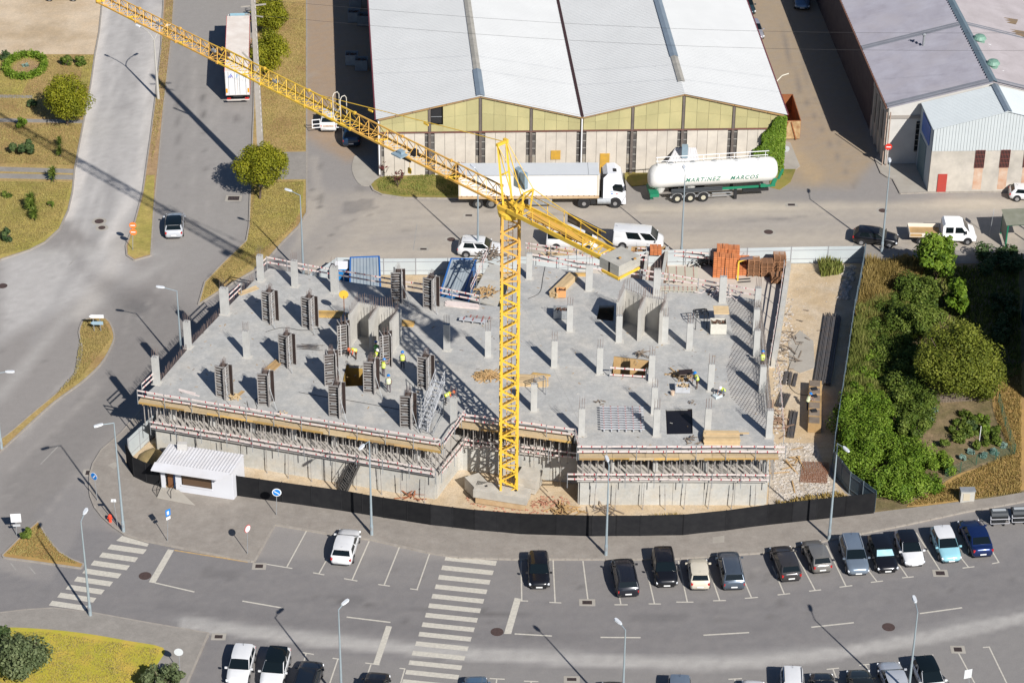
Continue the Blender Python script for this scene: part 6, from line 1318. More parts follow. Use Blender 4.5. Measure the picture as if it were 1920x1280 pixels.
# building off to the right whose shadow crosses the plot
b0, b1 = G(1914, 596), G(1990, 800); t = thing('side_building', 'dark green-grey building cut by the right frame, shading the plot', 'building', b0)
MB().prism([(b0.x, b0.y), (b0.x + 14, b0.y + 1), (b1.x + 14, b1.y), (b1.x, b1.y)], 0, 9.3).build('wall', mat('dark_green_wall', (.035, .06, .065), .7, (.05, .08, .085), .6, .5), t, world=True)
MB().prism([(b0.x - .15, b0.y + .15), (b0.x + 14, b0.y + 1.15), (b1.x + 14, b1.y - .15), (b1.x - .15, b1.y - .15)], 9.3, 9.55).build('roof', M_R2, t, world=True)
t = thing('bicycle_shelter', 'translucent roofed shelter with a green frame at the right end of the back road', 'shelter', G(1900, 470)); p = G(1885, 465)
m = MB(); SH = 2.5
for dx, dy in ((0, 0), (0, 2.8), (3, 0), (3, 2.8)): m.bar((p.x + dx, p.y + dy, 0), (p.x + dx, p.y + dy, SH), .12)
m.bar((p.x, p.y, SH), (p.x + 3, p.y, SH + .2), .1); m.bar((p.x, p.y + 2.8, SH), (p.x + 3, p.y + 2.8, SH + .2), .1); m.bar((p.x, p.y, SH), (p.x, p.y + 2.8, SH), .12); m.build('frame', M_GREEN, t, world=True)
MB().add([(p.x - .2, p.y - .2, SH + .08), (p.x + 3.2, p.y - .2, SH + .3), (p.x + 3.2, p.y + 3.0, SH + .3), (p.x - .2, p.y + 3.0, SH + .08)], [(0, 1, 2, 3)]).build('roof_sheet', mat('mossy_sheet', (.28, .28, .22), .6, (.20, .2, .14), 1.4, .5), t, world=True)
MB().bar((p.x - .02, p.y, 1.3), (p.x - .02, p.y + 2.8, 1.3), .03, 2.1).build('side_sheet', mat('dull_sheet', (.30, .31, .25), .5, (.22, .22, .16), 1.2, .5), t, world=True)

# ---------------------------------------------------------------- lamp posts, poles, signs
def lamp(label, base, elbow, head, r=.085, group='grey street lamps'):
    b = G(*base); h = ZAT(b, elbow[1]); e = V((b.x, b.y, h)); q = G(head[0], head[1], h + .15); q.z = h + .15
    if (q - e).length > 2.4: q = e + (q - e).normalized() * 2.0
    t = thing('street_lamp', label, 'street lamp', b, group=group)
    pl = MB(); pl.tube((0, 0, .1), (0, 0, h), r * 1.35, 10, r2=.045); pl.tube((0, 0, 0), (0, 0, 1.1), r * 1.6, 10); pl.build('post', M_LAMP, t)
    d = q - e; MB().tube((0, 0, h - .03), tuple(d + V((0, 0, h))), .035, 6).build('arm', M_LAMP, t)
    d2 = V((d.x, d.y, 0)).normalized(); c = d + V((0, 0, h)) + d2 * .25; rz = atan2(d2.y, d2.x); R = Matrix.Rotation(rz, 3, 'Z')
    m = MB(); m.loft([[c + R @ V((x, y * w_, z)) for y, z in ((-1, 0), (-.7, .09), (.7, .09), (1, 0), (.7, -.05), (-.7, -.05))] for x, w_ in ((-.38, .08), (-.2, .16), (.2, .17), (.38, .10))])
    m.build('lantern', mat('lantern_white', (.62, .64, .66), .35), t); MB().box((0, -.13, .75), (.13, .02, .35)).build('service_door', M_GALV, t)
    return t
for a in (('street lamp at the foot of the left zebra crossing', (169.5, 1155), (153, 977), (158, 962)), ('street lamp behind the white car in the left bays', (697, 1004), (689, 826), (681, 835)), ('street lamp in front of the black fence, left of the charcoal crossover', (1136, 1042), (1139, 872), (1139.5, 863)), ('street lamp before the right end of the black fence', (1554, 1013), (1571, 831), (1583, 839)),
          ('street lamp on the back road beside the black saloon', (1653, 473), (1672, 317), (1668, 303)), ('street lamp at the far left corner of the site by the verge', (569, 517), (559.5, 366), (545, 358)), ('tall street lamp left of the kiosk, plastered with stickers', (232, 998), (214, 792), (190, 796)), ('street lamp in front of the tank trailer', (1277, 482), (1286, 328), (1283, 316)),
          ('street lamp in front of the articulated lorry', (896, 480), (891.5, 323), (889, 314)), ('street lamp rising behind the left edge of the deck', (342, 692), (325, 545), (306, 539)), ('street lamp over the lower right lot', (1700, 1325), (1722, 1146), (1716, 1127)), ('street lamp over the lower left lot', (641, 1320), (640, 1142), (643, 1132)), ('street lamp cut by the bottom frame near the middle dashes', (1166, 1352), (1166, 1180), (1163, 1168)), ('street lamp at the left frame by the traffic island', (3, 842), (-10, 700), (13, 697))):
    lamp(*a)
# double curved lamp
b = G(297, 187); h = ZAT(b, 75); t = thing('double_street_lamp', 'old double-armed concrete street lamp on the brown median strip', 'street lamp', b); MB().tube((0, 0, 0), (0, 0, h), .17, 8, r2=.07).build('post', mat('pale_post', (.42, .40, .36), .8), t)
q1, q2 = G(262, 50, h + .9), G(313, 48, h + .9)
for q in (q1, q2):
    d = q - b; d.z = 0; pts = [V((0, 0, h - .2)) + d * (f ** 1.6) + V((0, 0, 1.1 * sin(f * pi / 2))) for f in (0, .2, .4, .6, .8, 1)]; MB().path(pts, .05, 6).build('arm', MATS['pale_post'], t)
    MB().box(pts[-1] + d.normalized() * .25, (.6, .22, .12), atan2(d.y, d.x)).build('lantern', M_WPL, t)
m = MB()
for k in range(6): m.bar((-.3, .2, h * .4 + k * .03), (.5, -.3, h * .42 + k * .04), .04)
b = G(492, 350); t = thing('utility_pole', 'thick concrete utility pole rising behind the round tree past the box lorry', 'pole', b)
m = MB(); m.loft([[(x * w, y * w, z) for x, y in ((-1, -.7), (1, -.7), (1, .7), (-1, .7))] for z, w in ((0, .34), (21.5, .2))]); m.build('pole', mat('pole_concrete', (.38, .35, .31), .9, (.3, .27, .24), 2, .5), t)
m = MB()
for k in range(34): m.box((.27 - k * .003, -.16, 1 + k * .6), (.10, .1, .3))
m.build('step_hole', mat('pole_pale', (.5, .46, .42), .8), t)
m = MB(); m.bar((-1.2, 0, 19.5), (1.2, 0, 19.8), .12); m.bar((-.9, .3, 18.6), (.9, -.3, 18.6), .1); m.bar((-1.3, .2, 14.6), (0, 0, 13.2), .14); m.build('cross_arm', MATS['pole_concrete'], t)
for (x0, y0, x1, y1, z, l) in ((492, 30, 1960, 95, 18, 'nearer'), (492, 0, 1960, 62, 18.5, 'farther')):
    a, b2 = G(x0, y0, z), G(x1, y1, z); m = MB(); pts = [a + (b2 - a) * k / 14 + V((0, 0, -1.2 * sin(pi * k / 14))) for k in range(15)]; m.path(pts, .012, 4); o = m.build('overhead_wire', M_DARK); tag(o, 'thin overhead wire, the %s one above the warehouse roofs' % l, 'wire')
b = G(1319, 320); h = ZAT(b, 262); t = thing('curved_lamp', 'dark swan-necked lamp behind the tank trailer', 'street lamp', b); m = MB(); m.tube((0, 0, 0), (0, 0, h - .5), .09, 8, r2=.07); m.path([(0, 0, h - .5), (-.05, 0, h - .15), (-.25, 0, h), (-.5, 0, h), (-.8, 0, h - .25)], .06, 6); m.build('post', mat('brown_post', (.10, .07, .065), .6), t); MB().box((-.85, 0, h - .32), (.3, .16, .12)).build('lantern', MATS['brown_post'], t)
p = Q(WL + .1, 7.0, 6.0); t = thing('wall_lamp', 'pale curved lamp arm fixed to the right wall of the white-roofed warehouse', 'lamp', p); m = MB(); m.path([(0, 0, 0), (.3, .2, .6), (.8, .5, 1.05), (1.5, .7, 1.2)], .06, 6); m.build('arm', mat('cream_arm', (.6, .56, .45), .6), t)
def pole_sign(name, label, base, top, cat='road sign', r=.03):
    b = G(*base); h = ZAT(b, top[1]); q = G(top[0], top[1], h); t = thing(name, label, cat, b); d = V((q.x - b.x, 0, h)) if abs(q.x - b.x) < .6 else V((0, 0, h))
    MB().tube((0, 0, 0), tuple(d + V((0, 0, .1))), r, 6).build('post', M_GALV, t); return t, d
M_BLU = mat('sign_blue', (.01, .20, .60), .4); M_SW = mat('sign_white', (.75, .75, .75), .4); M_SB = mat('sign_back', (.45, .46, .47), .5); M_OR = mat('sign_orange', (.80, .20, .04), .4)
def disc(t, c, r, m_, yaw=0, th=.02, name='sign_face', n=20):
    R = Matrix.Rotation(yaw, 3, 'Z'); c = V(c); return MB().tube(c, c + R @ V((0, -th, 0)), r, n).build(name, m_, t)
def plate(t, c, w, h, m_, yaw=0, th=.02, name='sign_face', roll=0):
    R = Matrix.Rotation(yaw, 3, 'Z') @ Matrix.Rotation(roll, 3, 'Y'); return MB().box(c, (w, th, h), M=R).build(name, m_, t)
t, d = pole_sign('road_sign', 'round blue sign with a white arrow on the kerb left of the tall lamp', (183, 940), (176, 890)); disc(t, d + V((0, -.04, -.1)), .36, M_SW, -.6); disc(t, d + V((0.01, -.065, -.1)), .32, M_BLU, -.6); plate(t, d + V((0.02, -.10, -.1)), .09, .42, M_SW, -.6, roll=.7, name='arrow')
t, d = pole_sign('road_sign', 'square blue pedestrian crossing sign on the left footway', (314, 1016), (315, 960)); plate(t, d + V((0, -.04, 0)), .46, .62, M_BLU, .75); plate(t, d + V((0, -.08, .0)), .2, .32, M_SW, .75, name='triangle'); plate(t, d + V((0, -.06, -.52)), .4, .25, M_SW, .75, name='lower_plate')
t, d = pole_sign('road_sign', 'round no-parking sign seen almost edge-on before the parking bays', (464, 1040), (464, 990)); disc(t, d + V((0, -.04, 0)), .34, M_REDP, .95); disc(t, d + V((.02, -.06, 0)), .29, M_SW, .95)
t, d = pole_sign('road_sign', 'round blue and white sign in front of the black fence', (518, 967), (519, 922)); disc(t, d + V((0, -.04, 0)), .38, M_SW); disc(t, d + V((0, -.065, 0)), .30, M_BLU); plate(t, d + V((0, -.10, 0)), .5, .07, M_SW, roll=.6, name='bar')
t, d = pole_sign('road_sign', 'small white name plate on a thin post by the red hydrant', (221, 988), (213, 938)); plate(t, d, .42, .26, M_SW, .2, roll=.15)
t, d = pole_sign('road_sign', 'white notice board beside the three-cornered island at the left frame', (31, 1003), (30, 972), r=.04); plate(t, d + V((0, -.04, .1)), .82, .82, M_SW, .1); plate(t, d + V((0, -.05, -.62)), .6, .22, M_SB, .1, name='lower_plate')
for k in range(3): plate(t, d + V((0, -.06, .2 - k * .2)), .5, .02, M_SB, .1, name='text_line')
t, d = pole_sign('no_entry_sign', 'pair of orange no-entry discs at the tip of the median strip', (249, 470), (249, 422)); disc(t, d + V((0, -.04, .0)), .34, M_OR); plate(t, d + V((0, -.08, 0)), .44, .09, M_SW, name='bar'); disc(t, d + V((0, -.04, -.72)), .34, M_OR); plate(t, d + V((0, -.08, -.72)), .44, .09, M_SW, name='bar')
t, d = pole_sign('no_entry_sign', 'red no-entry disc at the corner pipes of the grey warehouse', (1662, 312), (1665, 271)); disc(t, d + V((0, -.5, .0)), .36, M_REDP); plate(t, d + V((0, -.55, 0)), .46, .1, M_SW, name='bar')
t, d = pole_sign('road_sign', 'round sign seen from behind beside the ivy-clad corner', (1467, 322), (1474, 279)); disc(t, d + V((0, -.04, 0)), .34, M_SB)
t, d = pole_sign('road_sign', 'round pale sign back between the two olive shrubs at the bottom', (338, 1262), (335, 1221)); disc(t, d + V((0, -.04, 0)), .34, mat('pale_back', (.6, .62, .62), .5))
t, d = pole_sign('road_sign', 'square sign turned edge-on beyond the flatbed truck', (1855, 443), (1863, 398)); plate(t, d, .6, .6, M_SB, 1.3)
t, d = pole_sign('road_sign', 'white sign back at the lower right frame', (1820, 1310), (1815, 1262)); plate(t, d + V((0, -.04, 0)), .6, .8, mat('pale_back', (.6, .62, .62), .5), .3)
b = G(183, 622); t = thing('direction_sign', 'pair of arrow-shaped direction boards at the tip of the teardrop island', 'direction sign', b)
for dz, w, m_ in ((.95, 1.15, mat('arrow_blue', (.30, .42, .50), .5)), (1.65, 1.35, M_SW)):
    m = MB(); z = dz; m.add([(-w / 2, -.05, z), (-w / 2 + .2, -.05, z - .17), (w / 2, -.05, z - .17), (w / 2, -.05, z + .17), (-w / 2 + .2, -.05, z + .17), (-w / 2, .0, z), (-w / 2 + .2, .0, z - .17), (w / 2, .0, z - .17), (w / 2, .0, z + .17), (-w / 2 + .2, .0, z + .17)], [(0, 1, 2, 3, 4), (9, 8, 7, 6, 5), (0, 4, 9, 5), (4, 3, 8, 9), (3, 2, 7, 8), (0, 5, 6, 1), (1, 6, 7, 2)]); m.build('arrow_board', m_, t)
for x in (-.3, .3): MB().tube((x, .03, 0), (x, .03, 1.85), .035, 6).build('post', M_GALV, t)
b = G(207, 980); t = thing('fire_hydrant', 'red fire hydrant on the kerb by the tall lamp', 'hydrant', b); m = MB(); m.lathe([(.16, .05), (.13, .12), (.12, .55), (.16, .6), (.15, .75), (.06, .85)], n=10); m.build('barrel', mat('hydrant_red', (.75, .07, .03), .4), t); m = MB(); m.tube((-.2, 0, .5), (.2, 0, .5), .06, 8); m.tube((0, -.18, .4), (0, 0, .4), .07, 8); m.build('outlet', MATS['hydrant_red'], t)
b = G(1812, 938); t = thing('utility_cabinet', 'concrete utility cabinet on the footway before the dry slope', 'cabinet', b); MB().box((0, 0, .55), (1.15, .55, 1.1), .05).build('housing', M_CONW, t); MB().box((-.08, -.29, .55), (.55, .03, .7), .05).build('door', mat('cabinet_door', (.5, .44, .33), .6), t); MB().box((0, -.02, 1.13), (1.25, .65, .07), .05).build('cap', M_GALV, t)
# ---------------------------------------------------------------- foliage
def leafmat(name, cols, rough=.6):
    m = bpy.data.materials.new(name); m.use_nodes = True; nt = m.node_tree; N = nt.nodes; L = nt.links; b = N['Principled BSDF']; b.inputs['Roughness'].default_value = rough; b.inputs['Specular IOR Level'].default_value = .2
    a = N.new('ShaderNodeAttribute'); a.attribute_name = 'leaf'; r = N.new('ShaderNodeValToRGB'); r.color_ramp.elements[0].color = (*cols[0], 1); r.color_ramp.elements[1].color = (*cols[-1], 1)
    for i, c in enumerate(cols[1:-1]): e = r.color_ramp.elements.new((i + 1) / (len(cols) - 1)); e.color = (*c, 1)
    L.new(a.outputs['Fac'], r.inputs['Fac']); L.new(r.outputs['Color'], b.inputs['Base Color'])
    tr = N.new('ShaderNodeBsdfTranslucent'); L.new(r.outputs['Color'], tr.inputs['Color']); mx = N.new('ShaderNodeMixShader'); mx.inputs[0].default_value = .22
    L.new(b.outputs[0], mx.inputs[1]); L.new(tr.outputs[0], mx.inputs[2]); L.new(mx.outputs[0], N['Material Output'].inputs[0]); return m
LM = {'round': leafmat('leaf_round_tree', [(.08, .095, .008), (.20, .21, .012), (.33, .30, .025)]), 'mid': leafmat('leaf_mid', [(.03, .055, .008), (.095, .14, .02), (.19, .23, .045)]), 'dark': leafmat('leaf_dark', [(.02, .045, .015), (.06, .10, .035), (.12, .16, .055)]),
      'olive': leafmat('leaf_olive', [(.045, .065, .025), (.11, .14, .06), (.22, .25, .12)]), 'bright': leafmat('leaf_bright', [(.035, .075, .006), (.12, .20, .016), (.24, .32, .045)]), 'yolive': leafmat('leaf_yellow_olive', [(.05, .07, .008), (.145, .17, .02), (.27, .28, .045)]),
      'straw': leafmat('straw_blades', [(.16, .12, .03), (.33, .24, .08), (.45, .34, .14)]), 'gblade': leafmat('green_blades', [(.07, .10, .02), (.19, .22, .05), (.34, .33, .11)]), 'purple': leafmat('leaf_purple', [(.10, .03, .03), (.22, .08, .07)]), 'blue': leafmat('leaf_blue_green', [(.08, .15, .12), (.22, .33, .28), (.36, .46, .38)])}
def leafmesh(name, C, N_, S, col, mat_, long=1.5):
    """one quad per leaf: centres C, facing N_, size S"""
    n = len(C); N_ = N_ / np.maximum(np.linalg.norm(N_, axis=1, keepdims=True), 1e-6)
    r = RNG.normal(size=(n, 3)); U = np.cross(N_, r); U /= np.maximum(np.linalg.norm(U, axis=1, keepdims=True), 1e-6); W = np.cross(N_, U)
    s = S[:, None]; Vv = np.stack([C - U * s * long / 2, C - W * s / 2 + U * s * .1, C + U * s * long / 2, C + W * s / 2 - U * s * .05], 1).reshape(-1, 3)
    me = bpy.data.meshes.new(name); me.vertices.add(4 * n); me.vertices.foreach_set('co', Vv.astype(np.float32).ravel()); me.loops.add(4 * n); me.loops.foreach_set('vertex_index', np.arange(4 * n, dtype=np.int32))
    me.polygons.add(n); me.polygons.foreach_set('loop_start', (np.arange(n) * 4).astype(np.int32)); me.update(calc_edges=True)
    a = me.attributes.new('leaf', 'FLOAT', 'POINT'); a.data.foreach_set('value', np.repeat(np.clip(col, 0, 1), 4).astype(np.float32)); me.materials.append(mat_); return me
def crown(name, rad, mat_, n=3500, size=.2, clumps=34, parent=None, loc=(0, 0, 0), rough=.24, fill=.35, kind=None, flat=0.0):
    rad = np.array(rad, float); d = RNG.normal(size=(clumps, 3)); d /= np.linalg.norm(d, axis=1, keepdims=True)
    cc = d * rad * RNG.uniform(.52, .86, (clumps, 1)); cr_ = RNG.uniform(.24, .44, clumps) * rad.min() * 1.15; ct = RNG.uniform(-.22, .22, clumps)
    k = RNG.integers(0, clumps, n); q = RNG.normal(size=(n, 3)); q /= np.linalg.norm(q, axis=1, keepdims=True); rr = RNG.uniform(fill, 1.08, (n, 1)) ** .6
    P_ = cc[k] + q * cr_[k][:, None] * rr; N_ = q + RNG.normal(size=(n, 3)) * rough * 2 + np.array([0, 0, .35]); col = .5 + ct[k] + RNG.normal(0, .17, n) + (q[:, 2]) * .08
    me = leafmesh(name, P_, N_, RNG.uniform(.6, 1.35, n) * size, col, mat_)
    o = bpy.data.objects.new(name, me); COL.objects.link(o); o.location = loc
    if parent is not None: o.parent = parent; WM[o.name] = WM[parent.name]
    if kind: o['kind'] = kind
    return o
M_BARK = mat('bark', (.14, .10, .07), .9, (.08, .06, .045), 4, .5)
def tree(label, base, cpx, rpx, lm='round', n=3600, size=.19, name='round_tree', cat='tree', group=None, squash=.9, trunk=.13, clumps=36, zc=None):
    b = G(*base); z = zc if zc is not None else ZAT(b, cpx[1]); q = G(cpx[0], cpx[1], z); sc = FPX / (q - CAM).length; r = rpx / sc
    t = thing(name, label, cat, b, group=group); off = V((q.x - b.x, 0, z)); m = MB(); top = off * .8; m.tube((0, 0, -.05), tuple(off * .45), trunk, 8, r2=trunk * .7)
    for k in range(6):
        a = k * 1.05 + random.random(); e = off + V((cos(a) * r * .55, sin(a) * r * .55, r * random.uniform(-.1, .5))); m.tube(tuple(off * .43), tuple(e), trunk * .5, 5, r2=trunk * .15)
    m.build('trunk', M_BARK, t); crown('crown', (r, r, r * squash), LM[lm], n, size, clumps, t, tuple(off)); return t
tree('round yellow-green tree on the left lawn by the pale road', (126, 236), (126, 180), 43, n=15000, size=.12)
tree('round yellow-green tree at the head of the verge below the concrete pole', (487, 374), (492, 310), 47, n=18000, size=.12, squash=.9)
tree('round tree on the verge just below the topmost one', (497, 142), (502, 92), 39, n=12000, size=.125)
tree('topmost round tree on the verge, cut by the upper frame', (502, 66), (503, 22), 36, n=11000, size=.125)
tree('tree above the box lorry, mostly outside the upper frame', (440, -20), (425, -62), 40, n=3000)
def bush(label, base, rpx, h=1.0, lm='mid', n=900, size=.16, name='bush', cat='bush', group=None, clumps=14, squash=None):
    b = G(*base); sc = FPX / (b - CAM).length; r = rpx / sc; t = thing(name, label, cat, b, group=group); rz_ = h / 2 if squash is None else r * squash
    m = MB(); 
    for k in range(5): a = k * 1.26; m.tube((0, 0, 0), (cos(a) * r * .5, sin(a) * r * .5, h * .6), .03, 4)
    m.build('stem', M_BARK, t); crown('foliage', (r, r, rz_), LM[lm], n, size, clumps, t, (0, 0, rz_ * .95)); return t
bush('broad dark shrub alone on the left lawn', (41, 290), 27, 1.9, 'dark', 2600, .15); bush('small pale green shrub above the broad dark shrub', (40, 240), 11, 1.1, 'bright', 600)
bush('feathery shrub at the left end of the ring hedge', (9, 112), 11, 1.2, 'dark', 600); bush('feathery shrub left of its twin by the pale road', (123, 124), 12, 1.3, 'mid', 800); bush('feathery shrub right of its twin by the pale road', (150, 124), 11, 1.2, 'mid', 800)
bush('low dark shrub in the shade of the round lawn tree', (60, 200), 12, .8, 'dark', 500); bush('low shrub at the bottom of the left lawn', (14, 452), 14, 1.3, 'dark', 900); bush('sparse shrub at the left frame below the double path', (14, 370), 12, .8, 'mid', 300)
bush('sparse low weed right of the spiky palms', (95, 388), 7, .6, 'mid', 200); bush('flowering bush at the head of the three-cornered island', (50, 1010), 11, 1.1, 'mid', 900)
def spiky(label, base, h, n=46, s=.7, name='yucca', lm='mid', group='spiky plants on the left lawn'):
    b = G(*base); t = thing(name, label, 'plant', b, group=group); MB().tube((0, 0, 0), (0, 0, h * .7), .06, 6).build('stem', M_BARK, t)
    k = n * 3; a = RNG.uniform(0, 6.28, k); e = RNG.uniform(-.3, 1.4, k); d = np.c_[np.cos(a) * np.cos(e), np.sin(a) * np.cos(e), np.sin(e)]; z = RNG.uniform(.35, 1.0, k) * h
    C = np.c_[np.zeros(k), np.zeros(k), z] + d * s * .5; up = np.array([0, 0, 1.0]); W = np.cross(d, up); W /= np.maximum(np.linalg.norm(W, axis=1, keepdims=True), .05); w = .07
    Vv = np.stack([C - d * s * .5 - W * w, C - d * s * .5 + W * w, C + d * s * .5 - np.c_[np.zeros(k), np.zeros(k), np.full(k, .15 * s)], C - d * .1 + W * w * .9], 1).reshape(-1, 3)
    me = bpy.data.meshes.new('leaves'); me.from_pydata([tuple(v) for v in Vv], [], [(4 * i, 4 * i + 1, 4 * i + 3, 4 * i + 2) for i in range(k)]); at = me.attributes.new('leaf', 'FLOAT', 'POINT'); at.data.foreach_set('value', np.repeat(RNG.uniform(.2, 1, k), 4).astype(np.float32)); me.materials.append(LM[lm])
    o = bpy.data.objects.new('leaves', me); COL.objects.link(o); o.parent = t; return t
spiky('spiky yucca nearest the double path on the left lawn', (101, 342), 1.5); spiky('tall spiky yucca of the pair on the lower left lawn', (62, 398), 1.8, 70, .9); spiky('lower spiky yucca just below the tall one', (66, 414), 1.1, 50, .7); spiky('thin upright yucca by the road, upper of two', (113, 276), 1.1, 26, .5); spiky('thin upright yucca by the road, lower of two', (113, 296), 1.1, 30, .5)
# ring hedge
b = G(48, 128); t = thing('ring_hedge', 'low oval ring hedge on the upper left lawn', 'hedge', b); n = 5200; a = RNG.uniform(0, 6.283, n); rr = RNG.normal(1, .085, n)
R1x, R1y = 2.05, 2.75; C = np.c_[np.cos(a) * R1x * rr, np.sin(a) * R1y * rr, RNG.uniform(.05, .75, n)]; o = bpy.data.objects.new('foliage', leafmesh('foliage', C, RNG.normal(size=(n, 3)) + np.array([0, 0, .8]), RNG.uniform(.1, .2, n), .6 + .2 * np.sin(a * 9) + RNG.normal(0, .15, n), LM['bright'])); COL.objects.link(o); o.parent = t
MB().prism([(cos(k * .5) * 1.4, sin(k * .5) * 2.0) for k in range(12)], 0.05, .09).build('soil_bed', M_SOIL, t)
bush('blue-flowered plant in the middle of the ring hedge', (48, 126), 7, .5, 'blue', 200)
tree('large grey-green olive at the bottom left corner', (45, 1275), (42, 1222), 50, 'olive', 9000, .15, 'olive_tree', squash=.8, clumps=60, trunk=.15)
tree('smaller olive bush cut by the bottom frame', (303, 1300), (303, 1274), 46, 'olive', 5200, .14, 'olive_tree', squash=.55, clumps=40, trunk=.1)
tree('small tree at the left frame behind the large olive', (8, 1200), (2, 1186), 18, 'dark', 900, .15, 'young_tree', squash=.8)
for x, y, l in ((746, 352, 'reddish sapling on the grass bed at the warehouse corner'), (722, 330, 'low dark sapling against the warehouse downpipe'), (862, 336, 'reddish sapling above the rear end of the lorry'), (1412, 330, 'pale shrub at the foot of the ivy')):
    b = G(x, y); t = thing('sapling', l, 'sapling', b); m = MB()
    for k in range(7): a = k * .9; m.tube((0, 0, .2), (cos(a) * .7, sin(a) * .5, 1.2 + random.random() * .6), .02, 4)
    m.tube((0, 0, 0), (0, 0, .9), .035, 5); m.build('branch', M_BARK, t); crown('foliage', (.7, .6, .55), LM['purple'], 160, .14, 9, t, (0, 0, 1.35))
# ivy on the warehouse corner
t = thing('ivy', 'dark green ivy climbing the right corner of the white-roofed warehouse', 'ivy', Q(WL - 2, -.3, 0)); n = 9500
a = RNG.uniform(0, 1, n); z = RNG.uniform(0, 1, n); wmax = 3.1 * (1 - z) ** .6 * (1 + .12 * np.sin(z * 21)) + .5; x = WL + .15 - a * wmax; C = np.array([tuple(Q(x[i], -.15 - RNG.uniform(0, .75) * (1 - .5 * z[i]), .05 + z[i] * 6.3)) for i in range(n)]) - np.array(t.location)
o = bpy.data.objects.new('foliage', leafmesh('foliage', C, RNG.normal(size=(n, 3)) * .5 + np.array([.3, -1, .6]), RNG.uniform(.14, .26, n), .35 + .5 * (1 - a) * RNG.uniform(0, 1, n) + RNG.normal(0, .15, n), LM['bright'])); COL.objects.link(o); o.parent = t
# --- the green plot right of the fence
def scatter(poly_, n):
    P_ = np.array([(p[0], p[1]) for p in poly_]); out = []
    lo, hi = P_.min(0), P_.max(0)
    while len(out) < n:
        q = RNG.uniform(lo, hi, (n * 2, 2)); out += list(q[inside(q, [tuple(p) for p in P_])])
    return np.array(out[:n])
def blades(name, label, pts, n, h, lm, w=.05, lean=.35, grad=None):
    g = [G(*p) for p in pts]; q = scatter(g, n); c = V((q[:, 0].mean(), q[:, 1].mean(), 0)); hh = RNG.uniform(.5, 1.2, n) * h; a = RNG.uniform(0, 6.28, n); l = RNG.uniform(0, lean, n) * hh
    patch = np.sin(q[:, 0] * 1.7 + np.sin(q[:, 1] * 1.1) * 2) * np.sin(q[:, 1] * 1.3 + 2); hh = hh * (1 + .3 * patch)
    base = np.c_[q, np.zeros(n)]; tip = base + np.c_[np.cos(a) * l, np.sin(a) * l, hh]; b = RNG.uniform(0, 6.28, n); W = np.c_[np.cos(b), np.sin(b), np.zeros(n)] * w; mid = base * .45 + tip * .55 + np.c_[np.zeros(n), np.zeros(n), hh * .08]
    Vv = np.stack([base - W, base + W, mid + W, tip, mid - W], 1).reshape(-1, 3) - np.array(c); me = bpy.data.meshes.new(name); me.vertices.add(5 * n); me.vertices.foreach_set('co', Vv.astype(np.float32).ravel()); me.loops.add(5 * n); me.loops.foreach_set('vertex_index', np.arange(5 * n, dtype=np.int32))
    me.polygons.add(n); me.polygons.foreach_set('loop_start', (np.arange(n) * 5).astype(np.int32)); me.update(calc_edges=True); col = .5 + .22 * patch + RNG.normal(0, .18, n)
    at = me.attributes.new('leaf', 'FLOAT', 'POINT'); at.data.foreach_set('value', np.repeat(np.clip(col, 0, 1), 5).astype(np.float32)); me.materials.append(LM[lm]); o = bpy.data.objects.new(name, me); COL.objects.link(o); o.location = c; tag(o, label, 'grass', kind='stuff'); return o
blades('tall_dry_grass', 'tall straw-coloured grass at the top corner of the green plot', [(1624, 497), (1735, 494), (1720, 545), (1700, 590), (1640, 620), (1602, 610)], 20000, 1.0, 'straw', .03)
blades('tall_green_grass', 'tall grey-green grass inside the blue-grey fence', [(1606, 590), (1700, 560), (1700, 640), (1680, 720), (1650, 800), (1600, 830), (1568, 850), (1580, 760)], 38000, 1.15, 'gblade', .03)
blades('short_grass', 'thin dry grass across the shaded right part of the plot', [(1720, 500), (1910, 500), (1915, 700), (1870, 720), (1800, 640), (1740, 560)], 7000, .4, 'gblade')
blades('straw_tufts', 'straw tufts on the dry slope', [(1915, 690), (1870, 730), (1866, 780), (1895, 850), (1800, 895), (1700, 950), (1915, 925)], 9000, .25, 'straw', .03)
blades('weeds', 'weeds along the foot of the rubble', [(1455, 945), (1500, 935), (1570, 925), (1625, 955), (1560, 968), (1470, 978)], 1500, .45, 'straw'); blades('weeds', 'grass tufts between the right block and the black fence', [(1220, 975), (1290, 970), (1300, 990), (1215, 995)], 700, .6, 'straw')
blades('weeds', 'weeds at the rear of the sandy yard', [(1535, 500), (1575, 497), (1580, 515), (1540, 520)], 900, .9, 'gblade'); blades('bed_grass', 'grass blades on the bed at the warehouse corner', [(705, 345), (720, 333), (860, 328), (858, 368), (757, 368), (712, 360)], 5000, .22, 'gblade', .03)
